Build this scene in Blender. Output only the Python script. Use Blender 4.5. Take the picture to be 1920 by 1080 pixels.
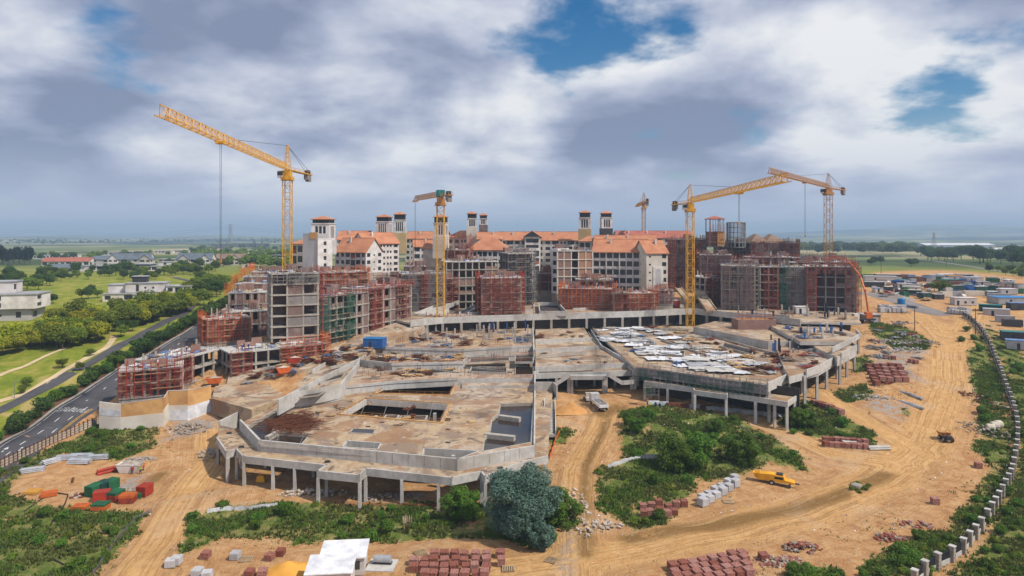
import bpy, math, random
import numpy as np
from mathutils import Vector, Matrix, noise as mnoise
for o in list(bpy.data.objects): bpy.data.objects.remove(o)
S = bpy.context.scene; COL = S.collection
R = math.radians; PI = math.pi
rng = random.Random(7); nrng = np.random.default_rng(7)

# ---------------------------------------------------------------- camera
F = 1250.0; CX = 960.0; HY = 437.0; CH = 50.0          # focal length, principal column, horizon row, camera height (m)
cd = bpy.data.cameras.new('camera'); cam = bpy.data.objects.new('camera', cd); COL.objects.link(cam)
cam.location = (0, 0, CH); cam.rotation_euler = (R(90), 0, 0)
cd.sensor_width = 36; cd.lens = 36 * F / 1920; cd.shift_y = -(540 - HY) / 1920
cd.clip_start = 1; cd.clip_end = 60000
S.camera = cam
# ---------------------------------------------------------------- light
SUN_AZ, SUN_EL = 118.0, 50.0        # azimuth clockwise from +Y (view direction), elevation
sd = bpy.data.lights.new('sun', 'SUN'); sun = bpy.data.objects.new('sun', sd); COL.objects.link(sun)
sd.energy = 4.5; sd.angle = R(2.0); sd.color = (1, .93, .82)
dirv = Vector((math.sin(R(SUN_AZ)) * math.cos(R(SUN_EL)), math.cos(R(SUN_AZ)) * math.cos(R(SUN_EL)), math.sin(R(SUN_EL))))
sun.rotation_euler = dirv.to_track_quat('Z', 'Y').to_euler(); sun.location = (60, -20, 160)
S.view_settings.view_transform = 'Standard'; S.view_settings.look = 'None'
S.view_settings.exposure = 0.0; S.view_settings.gamma = 1; S.view_settings.use_curve_mapping = False
S.render.engine = 'CYCLES'
S.cycles.max_bounces = 5; S.cycles.diffuse_bounces = 1; S.cycles.glossy_bounces = 2
S.cycles.transparent_max_bounces = 12; S.cycles.volume_bounces = 0; S.cycles.transmission_bounces = 2

class NT:
    """small node-tree writer"""
    def __init__(s, tree): s.t = tree; s.n = tree.nodes; s.l = tree.links
    def node(s, typ, **kw):
        n = s.n.new(typ)
        for k, v in kw.items(): setattr(n, k, v)
        return n
    def set(s, sock, v):
        if isinstance(v, bpy.types.NodeSocket): s.l.new(v, sock)
        elif v is not None:
            if isinstance(v, (tuple, list)) and len(v) == 3 and sock.type == 'RGBA': v = (*v, 1)
            sock.default_value = v
    def math(s, op, a, b=None, c=None, clamp=False):
        n = s.node('ShaderNodeMath', operation=op, use_clamp=clamp)
        for i, v in enumerate((a, b, c)):
            if v is not None: s.set(n.inputs[i], v)
        return n.outputs[0]
    def vmath(s, op, a, b=None):
        n = s.node('ShaderNodeVectorMath', operation=op)
        s.set(n.inputs[0], a)
        if b is not None: s.set(n.inputs[1], b)
        return n.outputs['Value' if op in ('DOT_PRODUCT', 'LENGTH', 'DISTANCE') else 'Vector']
    def mix(s, fac, a, b):
        n = s.node('ShaderNodeMix', data_type='RGBA'); s.set(n.inputs[0], fac); s.set(n.inputs[6], a); s.set(n.inputs[7], b); return n.outputs[2]
    def noise(s, vec, scale, detail=4, rough=.55, dist=0.0, out='Fac'):
        n = s.node('ShaderNodeTexNoise'); s.set(n.inputs['Vector'], vec); s.set(n.inputs['Scale'], scale)
        s.set(n.inputs['Detail'], float(detail)); s.set(n.inputs['Roughness'], rough); s.set(n.inputs['Distortion'], dist); return n.outputs[out]
    def ramp(s, fac, stops):
        n = s.node('ShaderNodeValToRGB'); s.set(n.inputs[0], fac); e = n.color_ramp.elements
        while len(e) < len(stops): e.new(.5)
        for el, (p, c) in zip(e, stops):
            el.position = p; el.color = (*c, 1) if len(c) == 3 else c
        return n.outputs[0]
    def step(s, v, lo, hi):
        n = s.node('ShaderNodeMapRange', interpolation_type='SMOOTHSTEP'); s.set(n.inputs[0], v); s.set(n.inputs[1], lo); s.set(n.inputs[2], hi); return n.outputs[0]

# ---------------------------------------------------------------- world: clear sky with a broken cloud deck, defined by direction over the whole dome
w = bpy.data.worlds.new('World'); S.world = w; w.use_nodes = True
T = NT(w.node_tree); T.n.clear()
out = T.node('ShaderNodeOutputWorld')
sky = T.node('ShaderNodeTexSky', sky_type='NISHITA', sun_disc=False)
sky.sun_elevation = R(SUN_EL); sky.sun_rotation = R(SUN_AZ); sky.air_density = 1.0; sky.dust_density = .6; sky.ozone_density = 1.6
bg1 = T.node('ShaderNodeBackground'); T.set(bg1.inputs[1], .10)
skyc = T.node('ShaderNodeHueSaturation'); T.set(skyc.inputs['Saturation'], 1.55); T.set(skyc.inputs['Color'], sky.outputs[0]); T.set(skyc.inputs['Value'], .92)
T.set(bg1.inputs[0], skyc.outputs[0])
d = T.node('ShaderNodeTexCoord').outputs['Generated']
sx = T.node('ShaderNodeSeparateXYZ'); T.set(sx.inputs[0], d)
dz = T.math('MAXIMUM', sx.outputs[2], 0.0)
den = T.math('ADD', dz, .30)
cx = T.math('DIVIDE', sx.outputs[0], den); cy = T.math('DIVIDE', sx.outputs[1], den)
cv = T.node('ShaderNodeCombineXYZ'); T.set(cv.inputs[0], cx); T.set(cv.inputs[1], cy); T.set(cv.inputs[2], 9.15)
big = T.noise(cv.outputs[0], 1.15, 3, .5, .25)
fine = T.noise(cv.outputs[0], 2.8, 9, .54, .1)
dens = T.math('ADD', T.math('MULTIPLY', big, .55), T.math('MULTIPLY', fine, .45))
mask = T.step(dens, .365, .44)
cv2 = T.vmath('ADD', cv.outputs[0], (.10, .16, .0))
shade = T.noise(cv2, 1.9, 9, .53, .12)
shade2 = T.noise(cv2, .8, 3, .5, .1)
sh = T.math('ADD', T.math('MULTIPLY', shade, .6), T.math('MULTIPLY', shade2, .4))
ccol = T.ramp(sh, [(.41, (.25, .30, .45)), (.47, (.41, .46, .62)), (.52, (.64, .68, .80)), (.58, (.95, .96, .98))])
lowf = T.step(dz, -.02, .14)
hcol = T.mix(lowf, (.62, .67, .84), ccol)
lowm = T.math('SUBTRACT', 1.0, T.step(dz, .01, .17))
bg2 = T.node('ShaderNodeBackground'); T.set(bg2.inputs[0], hcol); T.set(bg2.inputs[1], .93)
mk = T.math('MAXIMUM', mask, T.math('MULTIPLY', lowm, .85))
ms = T.node('ShaderNodeMixShader'); T.set(ms.inputs[0], mk)
T.l.new(bg1.outputs[0], ms.inputs[1]); T.l.new(bg2.outputs[0], ms.inputs[2]); T.l.new(ms.outputs[0], out.inputs[0])

# ---------------------------------------------------------------- materials
M = {}
def mat(name, fn):
    m = bpy.data.materials.new(name); m.use_nodes = True
    t = NT(m.node_tree); t.n.clear()
    o = t.node('ShaderNodeOutputMaterial'); b = t.node('ShaderNodeBsdfPrincipled'); t.l.new(b.outputs[0], o.inputs[0])
    t.b = b; t.o = o; t.pos = t.node('ShaderNodeNewGeometry').outputs['Position']; t.rnd = t.node('ShaderNodeObjectInfo').outputs['Random']
    t.set(b.inputs['Roughness'], .85); t.set(b.inputs['Specular IOR Level'], .25)
    fn(t); M[name] = m; return m
def bump(t, h, strength=.4, dist=.1):
    n = t.node('ShaderNodeBump'); t.set(n.inputs['Strength'], strength); t.set(n.inputs['Distance'], dist); t.set(n.inputs['Height'], h); t.l.new(n.outputs[0], t.b.inputs['Normal'])
def plain(name, c, c2=None, scale=.6, rough=.8, metal=0, rv=.12):
    """colour varied by a world noise (dirt) and by object"""
    def fn(t):
        n = t.noise(t.pos, scale, 5, .6)
        b2 = c2 or tuple(x * .62 for x in c)
        col = t.mix(t.step(n, .38, .68), c, b2)
        hs = t.node('ShaderNodeHueSaturation'); t.set(hs.inputs['Color'], col)
        t.set(hs.inputs['Value'], t.math('MULTIPLY_ADD', t.rnd, 2 * rv, 1 - rv))
        t.set(t.b.inputs['Base Color'], hs.outputs[0]); t.set(t.b.inputs['Roughness'], rough); t.set(t.b.inputs['Metallic'], metal)
    return mat(name, fn)
def concrete(name, light, dark, stain, k=1.0):
    def fn(t):
        n1 = t.noise(t.pos, .10 * k, 6, .6, .6); n2 = t.noise(t.pos, .9, 6, .65); n3 = t.noise(t.pos, .055 * k, 4, .55, 1.0)
        c = t.mix(t.step(n2, .3, .72), light, dark)
        c = t.mix(t.math('MULTIPLY', t.step(n1, .47, .66), .75), c, stain)
        vs = t.vmath('MULTIPLY', t.pos, (1.7, 1.7, .12)); st = t.noise(vs, 1.2, 4, .6)
        c = t.mix(t.math('MULTIPLY', t.step(st, .52, .75), .35), c, tuple(x * .45 for x in dark))
        c = t.mix(t.math('MULTIPLY', t.step(n3, .55, .68), .45), c, tuple(x * .55 for x in stain))
        t.set(t.b.inputs['Base Color'], c); bump(t, n2, .25, .05)
    return mat(name, fn)
concrete('concrete', (.46, .42, .37), (.33, .295, .255), (.30, .245, .19))
concrete('concrete_new', (.56, .54, .51), (.42, .40, .38), (.36, .33, .29))
concrete('concrete_grey', (.29, .275, .27), (.19, .18, .175), (.20, .17, .15))
def deckfn(t):
    n0 = t.noise(t.pos, .045, 3, .5, .5); n1 = t.noise(t.pos, .11, 7, .62, .9); n2 = t.noise(t.pos, 1.1, 6, .7); n3 = t.noise(t.pos, .2, 6, .6, 1.2)
    c = t.mix(t.step(n0, .36, .62), (.47, .38, .295), (.48, .345, .205))
    c = t.mix(t.math('MULTIPLY', t.step(n2, .35, .7), .55), c, (.34, .275, .21))
    c = t.mix(t.math('MULTIPLY', t.step(n1, .47, .60), .85), c, (.23, .16, .115))
    c = t.mix(t.math('MULTIPLY', t.step(n3, .56, .64), .85), c, (.12, .085, .065))
    n4 = t.noise(t.pos, .32, 8, .68, .8); n5 = t.noise(t.pos, .075, 5, .6, 1.5); n6 = t.noise(t.pos, 4.0, 4, .7)
    c = t.mix(t.math('MULTIPLY', t.step(n4, .54, .66), .75), c, (.20, .135, .095))
    c = t.mix(t.math('MULTIPLY', t.step(n5, .51, .62), .8), c, (.30, .165, .085))
    c = t.mix(t.math('MULTIPLY', t.step(n4, .42, .32), .6), c, (.62, .56, .48))
    c = t.mix(t.math('MULTIPLY', t.step(n6, .58, .70), .5), c, (.16, .12, .10))
    t.set(t.b.inputs['Base Color'], c); bump(t, n2, .3, .04)
    t.set(t.b.inputs['Roughness'], t.math('SUBTRACT', .9, t.math('MULTIPLY', t.step(n3, .60, .70), .35)))
mat('deck', deckfn)
def brickfn(a, b, mort):
    def fn(t):
        br = t.node('ShaderNodeTexBrick')
        g = t.node('ShaderNodeSeparateXYZ'); t.set(g.inputs[0], t.pos)
        cb = t.node('ShaderNodeCombineXYZ'); t.set(cb.inputs[0], t.math('ADD', g.outputs[0], g.outputs[1])); t.set(cb.inputs[1], g.outputs[2])
        t.set(br.inputs['Vector'], cb.outputs[0]); t.set(br.inputs['Scale'], 1.0); t.set(br.inputs['Brick Width'], .45); t.set(br.inputs['Row Height'], .17)
        t.set(br.inputs['Mortar Size'], .018); t.set(br.inputs['Color1'], a); t.set(br.inputs['Color2'], b); t.set(br.inputs['Mortar'], mort)
        n = t.noise(t.pos, .35, 6, .65)
        c = t.mix(t.math('MULTIPLY', t.step(n, .46, .72), .55), br.outputs['Color'], (.34, .27, .24))
        t.set(t.b.inputs['Base Color'], c); bump(t, br.outputs['Fac'], -.3, .03)
    return fn
mat('brick', brickfn((.30, .13, .09), (.19, .09, .07), (.31, .26, .23)))
mat('brick_dark', brickfn((.20, .11, .095), (.145, .085, .078), (.22, .18, .165)))
mat('brick_orange', brickfn((.46, .20, .085), (.36, .15, .07), (.38, .30, .24)))
def tilefn(a, b):
    def fn(t):
        n = t.noise(t.pos, .25, 5, .6); n2 = t.noise(t.pos, 3.0, 3, .6)
        wv = t.node('ShaderNodeTexWave', bands_direction='Z'); t.set(wv.inputs['Vector'], t.pos); t.set(wv.inputs['Scale'], 1.6); t.set(wv.inputs['Distortion'], .2)
        c = t.mix(t.step(n, .35, .7), a, b); c = t.mix(t.math('MULTIPLY', t.step(n2, .45, .7), .4), c, tuple(x * .6 for x in b))
        t.set(t.b.inputs['Base Color'], c); bump(t, wv.outputs['Fac'], .6, .1)
    return fn
mat('tile', tilefn((.56, .245, .135), (.43, .175, .095)))
mat('tile_red', tilefn((.44, .15, .105), (.34, .11, .08)))
mat('tile_grey', tilefn((.16, .19, .23), (.11, .13, .16)))
mat('tile_brown', tilefn((.30, .21, .155), (.22, .15, .11)))
plain('white', (.68, .64, .62), (.50, .46, .43), .3)
plain('plaster_grey', (.47, .45, .45), (.40, .38, .38), .2)
plain('plaster_ochre', (.50, .38, .20), (.42, .31, .16), .2)
plain('plaster_cream', (.66, .60, .52), (.54, .48, .41), .2)
plain('brown_panel', (.34, .10, .045), (.26, .075, .04), .8)
plain('louvre', (.035, .04, .05), (.02, .022, .03), .8, .5)
plain('charcoal', (.06, .06, .065), (.04, .04, .045), .5, .7)
plain('frame_dark', (.05, .055, .06), None, 1, .5)
def glassfn(t):
    n = t.noise(t.pos, .3, 2)
    t.set(t.b.inputs['Base Color'], t.mix(n, (.018, .022, .03), (.05, .06, .07))); t.set(t.b.inputs['Roughness'], .12); t.set(t.b.inputs['Specular IOR Level'], .5)
mat('glass', glassfn)
plain('depth_shade', (.06, .05, .045), (.035, .03, .03), .5, .95)  # near-black colour that paints shade into interiors, back walls and openings
plain('scaffold_red', (.40, .06, .03), (.22, .045, .028), .9, .65)
plain('scaffold_orange', (.70, .16, .03), (.55, .10, .025), .9, .6)
plain('scaffold_green', (.03, .15, .10), (.02, .10, .07), .9, .6)
plain('steel', (.34, .34, .35), (.22, .21, .21), .9, .5, .5)
plain('galv', (.50, .51, .54), (.36, .37, .40), .9, .45, .45)
plain('rust', (.16, .055, .028), (.09, .035, .02), 1.2)
plain('plank', (.42, .31, .19), (.28, .20, .12), 1.0)
plain('plywood', (.62, .36, .14), (.47, .25, .10), .35)
plain('tarp_white', (.72, .72, .74), (.50, .50, .53), .5, .55)
plain('tarp_blue', (.16, .27, .50), (.10, .18, .38), .6, .5)
plain('blue', (.03, .12, .36), (.02, .08, .25), .6, .45)
plain('blue_bright', (.02, .22, .52), (.015, .14, .38), .4, .45)
plain('teal', (.02, .19, .19), (.02, .13, .13), .4, .5)
plain('green_paint', (.025, .15, .06), (.03, .09, .05), .8, .5)
plain('green_dark', (.018, .07, .055), (.015, .05, .04), .4, .5)
plain('red', (.44, .045, .025), (.30, .05, .03), .8, .5)
plain('orange', (.66, .15, .025), (.46, .11, .03), .9, .5)
plain('crane_yellow', (.72, .38, .03), (.52, .27, .035), .5, .5)
plain('crane_ochre', (.52, .27, .09), (.40, .19, .07), .5, .55)
plain('pump_yellow', (.82, .40, .02), (.66, .30, .02), .7, .4)
plain('black', (.02, .02, .02), (.03, .03, .03), 1, .6)
plain('rubber', (.022, .021, .02), (.05, .04, .03), 1, .9)
plain('grey_sheet', (.40, .41, .43), (.28, .28, .30), .3, .6)
plain('cream', (.62, .56, .46), (.5, .44, .36), .3)
plain('skin', (.10, .05, .03), None, 1)
plain('hivis', (.62, .70, .05), None, 1)
plain('cloth_blue', (.03, .06, .25), None, 1)
plain('cloth_navy', (.015, .02, .06), None, 1)
plain('cloth_orange', (.75, .14, .02), None, 1)
plain('wood_pole', (.10, .07, .05), None, 1)
plain('asphalt', (.085, .082, .09), (.06, .058, .064), .18, .9, 0, 0)
plain('asphalt_pale', (.24, .215, .205), (.19, .165, .15), .08, .9, 0, 0)
plain('paint', (.75, .75, .73), (.5, .5, .5), 1.2, .8, 0, 0)
plain('paint_yellow', (.60, .33, .04), (.40, .24, .06), 1.2, .8, 0, 0)
plain('kerb', (.46, .42, .36), (.34, .30, .25), .8, .9, 0, .03)
plain('path', (.60, .47, .30), (.50, .37, .22), .25, .95, 0, 0)
plain('mulch', (.17, .085, .05), (.12, .06, .035), .4, .95, 0, 0)
plain('sand', (.56, .29, .10), (.47, .23, .08), .5, .95)
plain('sand_orange', (.62, .31, .06), (.52, .24, .04), .4, .95)
plain('rubble', (.42, .36, .30), (.27, .22, .18), 1.4, .95, 0, .3)
plain('stone_pillar', (.40, .34, .28), (.24, .20, .16), 2.2, .9, 0, .1)
plain('block_grey', (.50, .49, .50), (.40, .39, .40), 1.2, .9)
def palletbrick(t):
    n = t.noise(t.pos, 3.5, 4, .7); br = t.mix(t.step(n, .3, .7), (.38, .14, .095), (.19, .075, .06))
    hs = t.node('ShaderNodeHueSaturation'); t.set(hs.inputs['Color'], br); t.set(hs.inputs['Value'], t.math('MULTIPLY_ADD', t.rnd, .55, .75)); t.set(hs.inputs['Saturation'], t.math('MULTIPLY_ADD', t.rnd, -.3, 1.1))
    t.set(t.b.inputs['Base Color'], hs.outputs[0])
mat('pallet_brick', palletbrick)
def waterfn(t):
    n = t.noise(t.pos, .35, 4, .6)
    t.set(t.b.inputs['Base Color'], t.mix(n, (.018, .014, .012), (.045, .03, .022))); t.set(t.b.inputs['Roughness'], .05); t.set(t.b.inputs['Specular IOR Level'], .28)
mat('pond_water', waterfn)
def netfn(c, lo, hi):
    def fn(t):
        n = t.noise(t.pos, .35, 4, .6)
        vs = t.vmath('MULTIPLY', t.pos, (1.5, 1.5, .12)); st = t.noise(vs, .9, 3, .6)
        a = t.math('ADD', lo, t.math('MULTIPLY', t.step(t.math('MULTIPLY', t.math('ADD', n, st), .5), .36, .62), hi - lo))
        tr = t.node('ShaderNodeBsdfTransparent'); m = t.node('ShaderNodeMixShader'); t.set(m.inputs[0], a)
        t.set(t.b.inputs['Base Color'], t.mix(n, c, tuple(x * .6 for x in c)))
        t.l.new(tr.outputs[0], m.inputs[1]); t.l.new(t.b.outputs[0], m.inputs[2]); t.l.new(m.outputs[0], t.o.inputs[0])
    return fn
mat('net_brown', netfn((.27, .185, .18), .12, .62)); mat('net_red', netfn((.34, .075, .05), .04, .36)); mat('net_green', netfn((.035, .12, .085), .15, .65)); mat('net_grey', netfn((.25, .225, .22), .15, .65))
def leaf(name, c1, c2, c3):
    def fn(t):
        n = t.noise(t.pos, .55, 3, .6); n2 = t.noise(t.pos, 2.6, 2, .6)
        c = t.mix(t.step(n, .32, .68), c1, c2); c = t.mix(t.math('MULTIPLY', t.step(n2, .5, .75), .6), c, c3)
        hs = t.node('ShaderNodeHueSaturation'); t.set(hs.inputs['Color'], c); t.set(hs.inputs['Value'], t.math('MULTIPLY_ADD', t.rnd, .5, .75)); t.set(hs.inputs['Hue'], t.math('MULTIPLY_ADD', t.rnd, .03, .485))
        t.set(t.b.inputs['Base Color'], hs.outputs[0]); t.set(t.b.inputs['Roughness'], .6)
        tl = t.node('ShaderNodeBsdfTranslucent'); t.set(tl.inputs[0], hs.outputs[0]); m = t.node('ShaderNodeMixShader'); t.set(m.inputs[0], .36)
        t.l.new(t.b.outputs[0], m.inputs[1]); t.l.new(tl.outputs[0], m.inputs[2]); t.l.new(m.outputs[0], t.o.inputs[0])
    return mat(name, fn)
leaf('leaf_mid', (.19, .25, .022), (.11, .17, .018), (.30, .32, .03))
leaf('leaf_dark', (.075, .13, .022), (.042, .085, .018), (.13, .18, .03))
leaf('leaf_lime', (.38, .38, .018), (.24, .28, .018), (.48, .42, .03))
leaf('leaf_fresh', (.12, .22, .02), (.07, .15, .016), (.20, .30, .03))
leaf('leaf_blue', (.16, .27, .215), (.085, .165, .125), (.30, .42, .33))
leaf('leaf_conifer', (.016, .032, .022), (.010, .022, .016), (.025, .045, .028))
leaf('weed', (.13, .155, .03), (.075, .105, .022), (.30, .25, .09))
leaf('plume', (.55, .45, .30), (.45, .36, .23), (.6, .5, .35))
plain('bark', (.10, .075, .055), None, 1.5)
# ---------------------------------------------------------------- terrain shape (all in world metres; camera stands at 0,0,50)
_LY = [0, 97, 140, 160, 180, 195, 215, 235, 260, 290, 340, 400, 450, 600, 900, 1500, 3000, 6000, 12000, 40000]
_LH = [50.6, 50, 50, 48, 44, 40.5, 37.2, 35, 33.3, 32.4, 31, 29.6, 29, 29.6, 33, 40, 49, 56, 60, 62]
_RY = [0, 97, 140, 170, 190, 208, 235, 260, 290, 340, 400, 450, 600, 900, 1500, 3000, 6000, 12000, 40000]
_RH = [50.6, 50, 50, 46.5, 44, 42, 38.2, 35.6, 33.2, 31, 29.6, 29, 30.5, 35, 42, 52, 60, 60, 62]
def sm(x, a, b):
    t = np.clip((x - a) / (b - a), 0, 1); return t * t * (3 - 2 * t)
def ground_np(X, Y):
    k = sm(X, -40., 60.)
    h = np.interp(Y, _LY, _LH) * (1 - k) + np.interp(Y, _RY, _RH) * k
    z = CH - h
    near = 1 - sm(Y, 300, 420)
    z = z + near * .14 * (np.sin(X * .31 + np.sin(Y * .22) * 2) + np.sin(Y * .27 + np.sin(X * .17) * 2))
    def g(cx, cy, rx, ry, hh): return hh * np.exp(-(((X - cx) / rx) ** 2 + ((Y - cy) / ry) ** 2))
    z = z - g(19, 189, 12, 13, 3.2) + g(36, 160, 14, 12, 2.2) + g(24, 140, 8, 9, 1.2) - g(-26, 112, 40, 6, 1.0)
    z = z + np.where(Y > 5000, 150 * sm(X / np.maximum(Y, 1), .28, .62) * sm(Y, 6000, 9500) * (.8 + .2 * np.sin(X * .0021) + .12 * np.sin(X * .0057 + 1)), 0)
    z = z + np.where(Y > 2500, 26 * sm(Y, 2500, 6000) * np.sin(X * .0016 + Y * .0009) ** 2, 0)
    return z
def zg(x, y): return float(ground_np(np.array([float(x)]), np.array([float(y)]))[0])
def G(px, py):
    """ground point seen at a picture position"""
    a = (px - CX) / F; b = (py - HY) / F
    lo, hi = 40., 40000.
    for _ in range(50):
        m = math.sqrt(lo * hi)
        if zg(a * m, m) > CH - b * m: hi = m
        else: lo = m
    Y = (lo + hi) / 2; return Vector((a * Y, Y, zg(a * Y, Y)))
def W(px, py, hz):
    """point at height CH-hz seen at a picture position"""
    Y = F * hz / (py - HY); return Vector(((px - CX) * Y / F, Y, CH - hz))
def AT(px, py, Y): return Vector(((px - CX) * Y / F, Y, CH - (py - HY) * Y / F))

# ---------------------------------------------------------------- mesh helpers
class MB:
    def __init__(s): s.v = []; s.f = []; s.m = []
    def add(s, vs, fs, mi=0):
        n = len(s.v); s.v += [tuple(p) for p in vs]; s.f += [tuple(i + n for i in f) for f in fs]; s.m += [mi] * len(fs)
    def box(s, x0, y0, z0, x1, y1, z1, mi=0):
        s.add([(x0, y0, z0), (x1, y0, z0), (x1, y1, z0), (x0, y1, z0), (x0, y0, z1), (x1, y0, z1), (x1, y1, z1), (x0, y1, z1)],
              [(0, 3, 2, 1), (4, 5, 6, 7), (0, 1, 5, 4), (1, 2, 6, 5), (2, 3, 7, 6), (3, 0, 4, 7)], mi)
    def rbox(s, c, sx, sy, sz, rz=0, tilt=0, mi=0):
        m = Matrix.Translation(c) @ Matrix.Rotation(rz, 4, 'Z') @ Matrix.Rotation(tilt, 4, 'Y')
        vs = [m @ Vector((a * sx / 2, b * sy / 2, d * sz / 2)) for d in (-1, 1) for a, b in ((-1, -1), (1, -1), (1, 1), (-1, 1))]
        s.add(vs, [(0, 3, 2, 1), (4, 5, 6, 7), (0, 1, 5, 4), (1, 2, 6, 5), (2, 3, 7, 6), (3, 0, 4, 7)], mi)
    def bar(s, p, q, r, mi=0, r2=None, n=4, caps=True):
        p = Vector(p); q = Vector(q); d = q - p
        if d.length < 1e-6: return
        d.normalize(); u = d.orthogonal().normalized()
        if abs(d.z) < .9: u = d.cross(Vector((0, 0, 1))).normalized()
        w_ = d.cross(u); r2 = r if r2 is None else r2; vs = []
        for c, rr in ((p, r), (q, r2)):
            for k in range(n):
                a = 2 * PI * (k + .5) / n; vs.append(c + (u * math.cos(a) + w_ * math.sin(a)) * rr)
        fs = [(k, (k + 1) % n, n + (k + 1) % n, n + k) for k in range(n)]
        if caps: fs += [tuple(range(n))[::-1], tuple(range(n, 2 * n))]
        s.add(vs, fs, mi)
    def prism(s, poly, z0, z1, mi=0, mi_top=None):
        """poly: (x,y) pairs; z1 may be a list"""
        n = len(poly); a = sum(poly[i][0] * poly[(i + 1) % n][1] - poly[(i + 1) % n][0] * poly[i][1] for i in range(n))
        if a < 0: poly = poly[::-1]
        s.add([(x, y, z0) for x, y in poly] + [(x, y, z1) for x, y in poly], [tuple(range(n))[::-1]] + [(i, (i + 1) % n, n + (i + 1) % n, n + i) for i in range(n)], mi)
        k = len(s.v) - n; s.f.append(tuple(range(k, k + n))); s.m.append(mi if mi_top is None else mi_top)
    def lathe(s, prof, n=12, mi=0, c=(0, 0)):
        vs = []; fs = []
        for r, z in prof: vs += [(c[0] + r * math.cos(2 * PI * k / n), c[1] + r * math.sin(2 * PI * k / n), z) for k in range(n)]
        for i in range(len(prof) - 1):
            for k in range(n): fs.append((i * n + k, i * n + (k + 1) % n, (i + 1) * n + (k + 1) % n, (i + 1) * n + k))
        fs.append(tuple(range(n))[::-1]); fs.append(tuple(range(len(vs) - n, len(vs)))); s.add(vs, fs, mi)
    def mesh(s, name, mats):
        me = bpy.data.meshes.new(name); me.from_pydata(s.v, [], s.f)
        for m in ([mats] if isinstance(mats, str) else mats): me.materials.append(M[m])
        me.polygons.foreach_set('material_index', s.m); me.update(); return me
def npmesh(name, V, Fq, mats, mi=None):
    """numpy vertices (n,3) and quads/tris (m,k)"""
    me = bpy.data.meshes.new(name); k = Fq.shape[1]
    me.vertices.add(len(V)); me.vertices.foreach_set('co', V.astype(np.float32).ravel())
    me.loops.add(Fq.size); me.loops.foreach_set('vertex_index', Fq.astype(np.int32).ravel())
    me.polygons.add(len(Fq)); me.polygons.foreach_set('loop_start', np.arange(0, Fq.size, k, dtype=np.int32))
    for m in ([mats] if isinstance(mats, str) else mats): me.materials.append(M[m])
    if mi is not None: me.polygons.foreach_set('material_index', mi.astype(np.int32))
    me.update(calc_edges=True); return me
def tag(o, label=None, cat=None, group=None, kind=None):
    for k, v in (('label', label), ('category', cat), ('group', group), ('kind', kind)):
        if v: o[k] = v
    return o
def thing(name, label, cat, loc=(0, 0, 0), rz=0, group=None):
    o = bpy.data.objects.new(name, None); COL.objects.link(o); o.empty_display_size = .3
    o.location = loc; o.rotation_euler = (0, 0, rz); return tag(o, label, cat, group)
def part(name, me, parent=None, loc=(0, 0, 0), rz=0, scale=None, kind=None, label=None):
    o = bpy.data.objects.new(name, me); COL.objects.link(o); o.location = loc
    if rz: o.rotation_euler = (0, 0, rz)
    if scale: o.scale = scale
    if parent: o.parent = parent
    if kind: o['kind'] = kind
    if label: o['label'] = label
    return o
def single(name, me, label, cat, loc=(0, 0, 0), rz=0, group=None, scale=None, kind=None):
    return tag(part(name, me, None, loc, rz, scale), label, cat, group, kind)
_ub = {}
def ub(m):
    if m not in _ub:
        b = MB(); b.box(0, 0, 0, 1, 1, 1); _ub[m] = b.mesh('unit_' + m, m)
    return _ub[m]
def bx(name, parent, m, x0, y0, z0, x1, y1, z1): return part(name, ub(m), parent, (x0, y0, z0), 0, (x1 - x0, y1 - y0, z1 - z0))
def copy_tree(o, parent=None):
    kids = list(o.children); c = o.copy(); COL.objects.link(c); c.parent = parent
    for k in kids: copy_tree(k, c)
    return c
def struct(name, me): return tag(part(name, me), kind='structure')

# ---------------------------------------------------------------- ground sheet
def axis(parts):
    a = []
    for lo, hi, n in parts: a += list(np.linspace(lo, hi, n, endpoint=False))
    return np.array(a + [parts[-1][1]])
gx = axis([(-42000, -9000, 12), (-9000, -1500, 24), (-1500, -300, 36), (-300, -150, 40), (-150, 150, 300), (150, 300, 40), (300, 1500, 36), (1500, 9000, 30), (9000, 42000, 14)])
gy = axis([(-3000, -100, 6), (-100, 80, 12), (80, 300, 220), (300, 460, 50), (460, 1000, 40), (1000, 3000, 30), (3000, 12000, 36), (12000, 40000, 8)])
GX, GY = np.meshgrid(gx, gy); GZ = ground_np(GX.ravel(), GY.ravel())
VX, VY = GX.ravel(), GY.ravel()
def poly_world(pts): return np.array([G(*p)[:2] for p in pts])
def sdf(poly):
    """signed distance (inside positive) of every ground vertex to a polygon"""
    d = np.full(VX.shape, 1e9); ins = np.zeros(VX.shape, bool); n = len(poly)
    for i in range(n):
        (x0, y0), (x1, y1) = poly[i], poly[(i + 1) % n]; ex, ey = x1 - x0, y1 - y0
        t = np.clip(((VX - x0) * ex + (VY - y0) * ey) / (ex * ex + ey * ey + 1e-9), 0, 1)
        d = np.minimum(d, np.hypot(VX - x0 - t * ex, VY - y0 - t * ey))
        c = ((y0 <= VY) & (y1 > VY)) | ((y1 <= VY) & (y0 > VY))
        with np.errstate(divide='ignore', invalid='ignore'): xi = x0 + (VY - y0) / (y1 - y0) * ex
        ins ^= c & (VX < xi)
    return np.where(ins, d, -d)
def line_d(pts):
    d = np.full(VX.shape, 1e9); P = [G(*p) for p in pts]
    for a, b in zip(P, P[1:]):
        ex, ey = b.x - a.x, b.y - a.y; t = np.clip(((VX - a.x) * ex + (VY - a.y) * ey) / (ex * ex + ey * ey), 0, 1)
        d = np.minimum(d, np.hypot(VX - a.x - t * ex, VY - a.y - t * ey))
    return d
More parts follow.
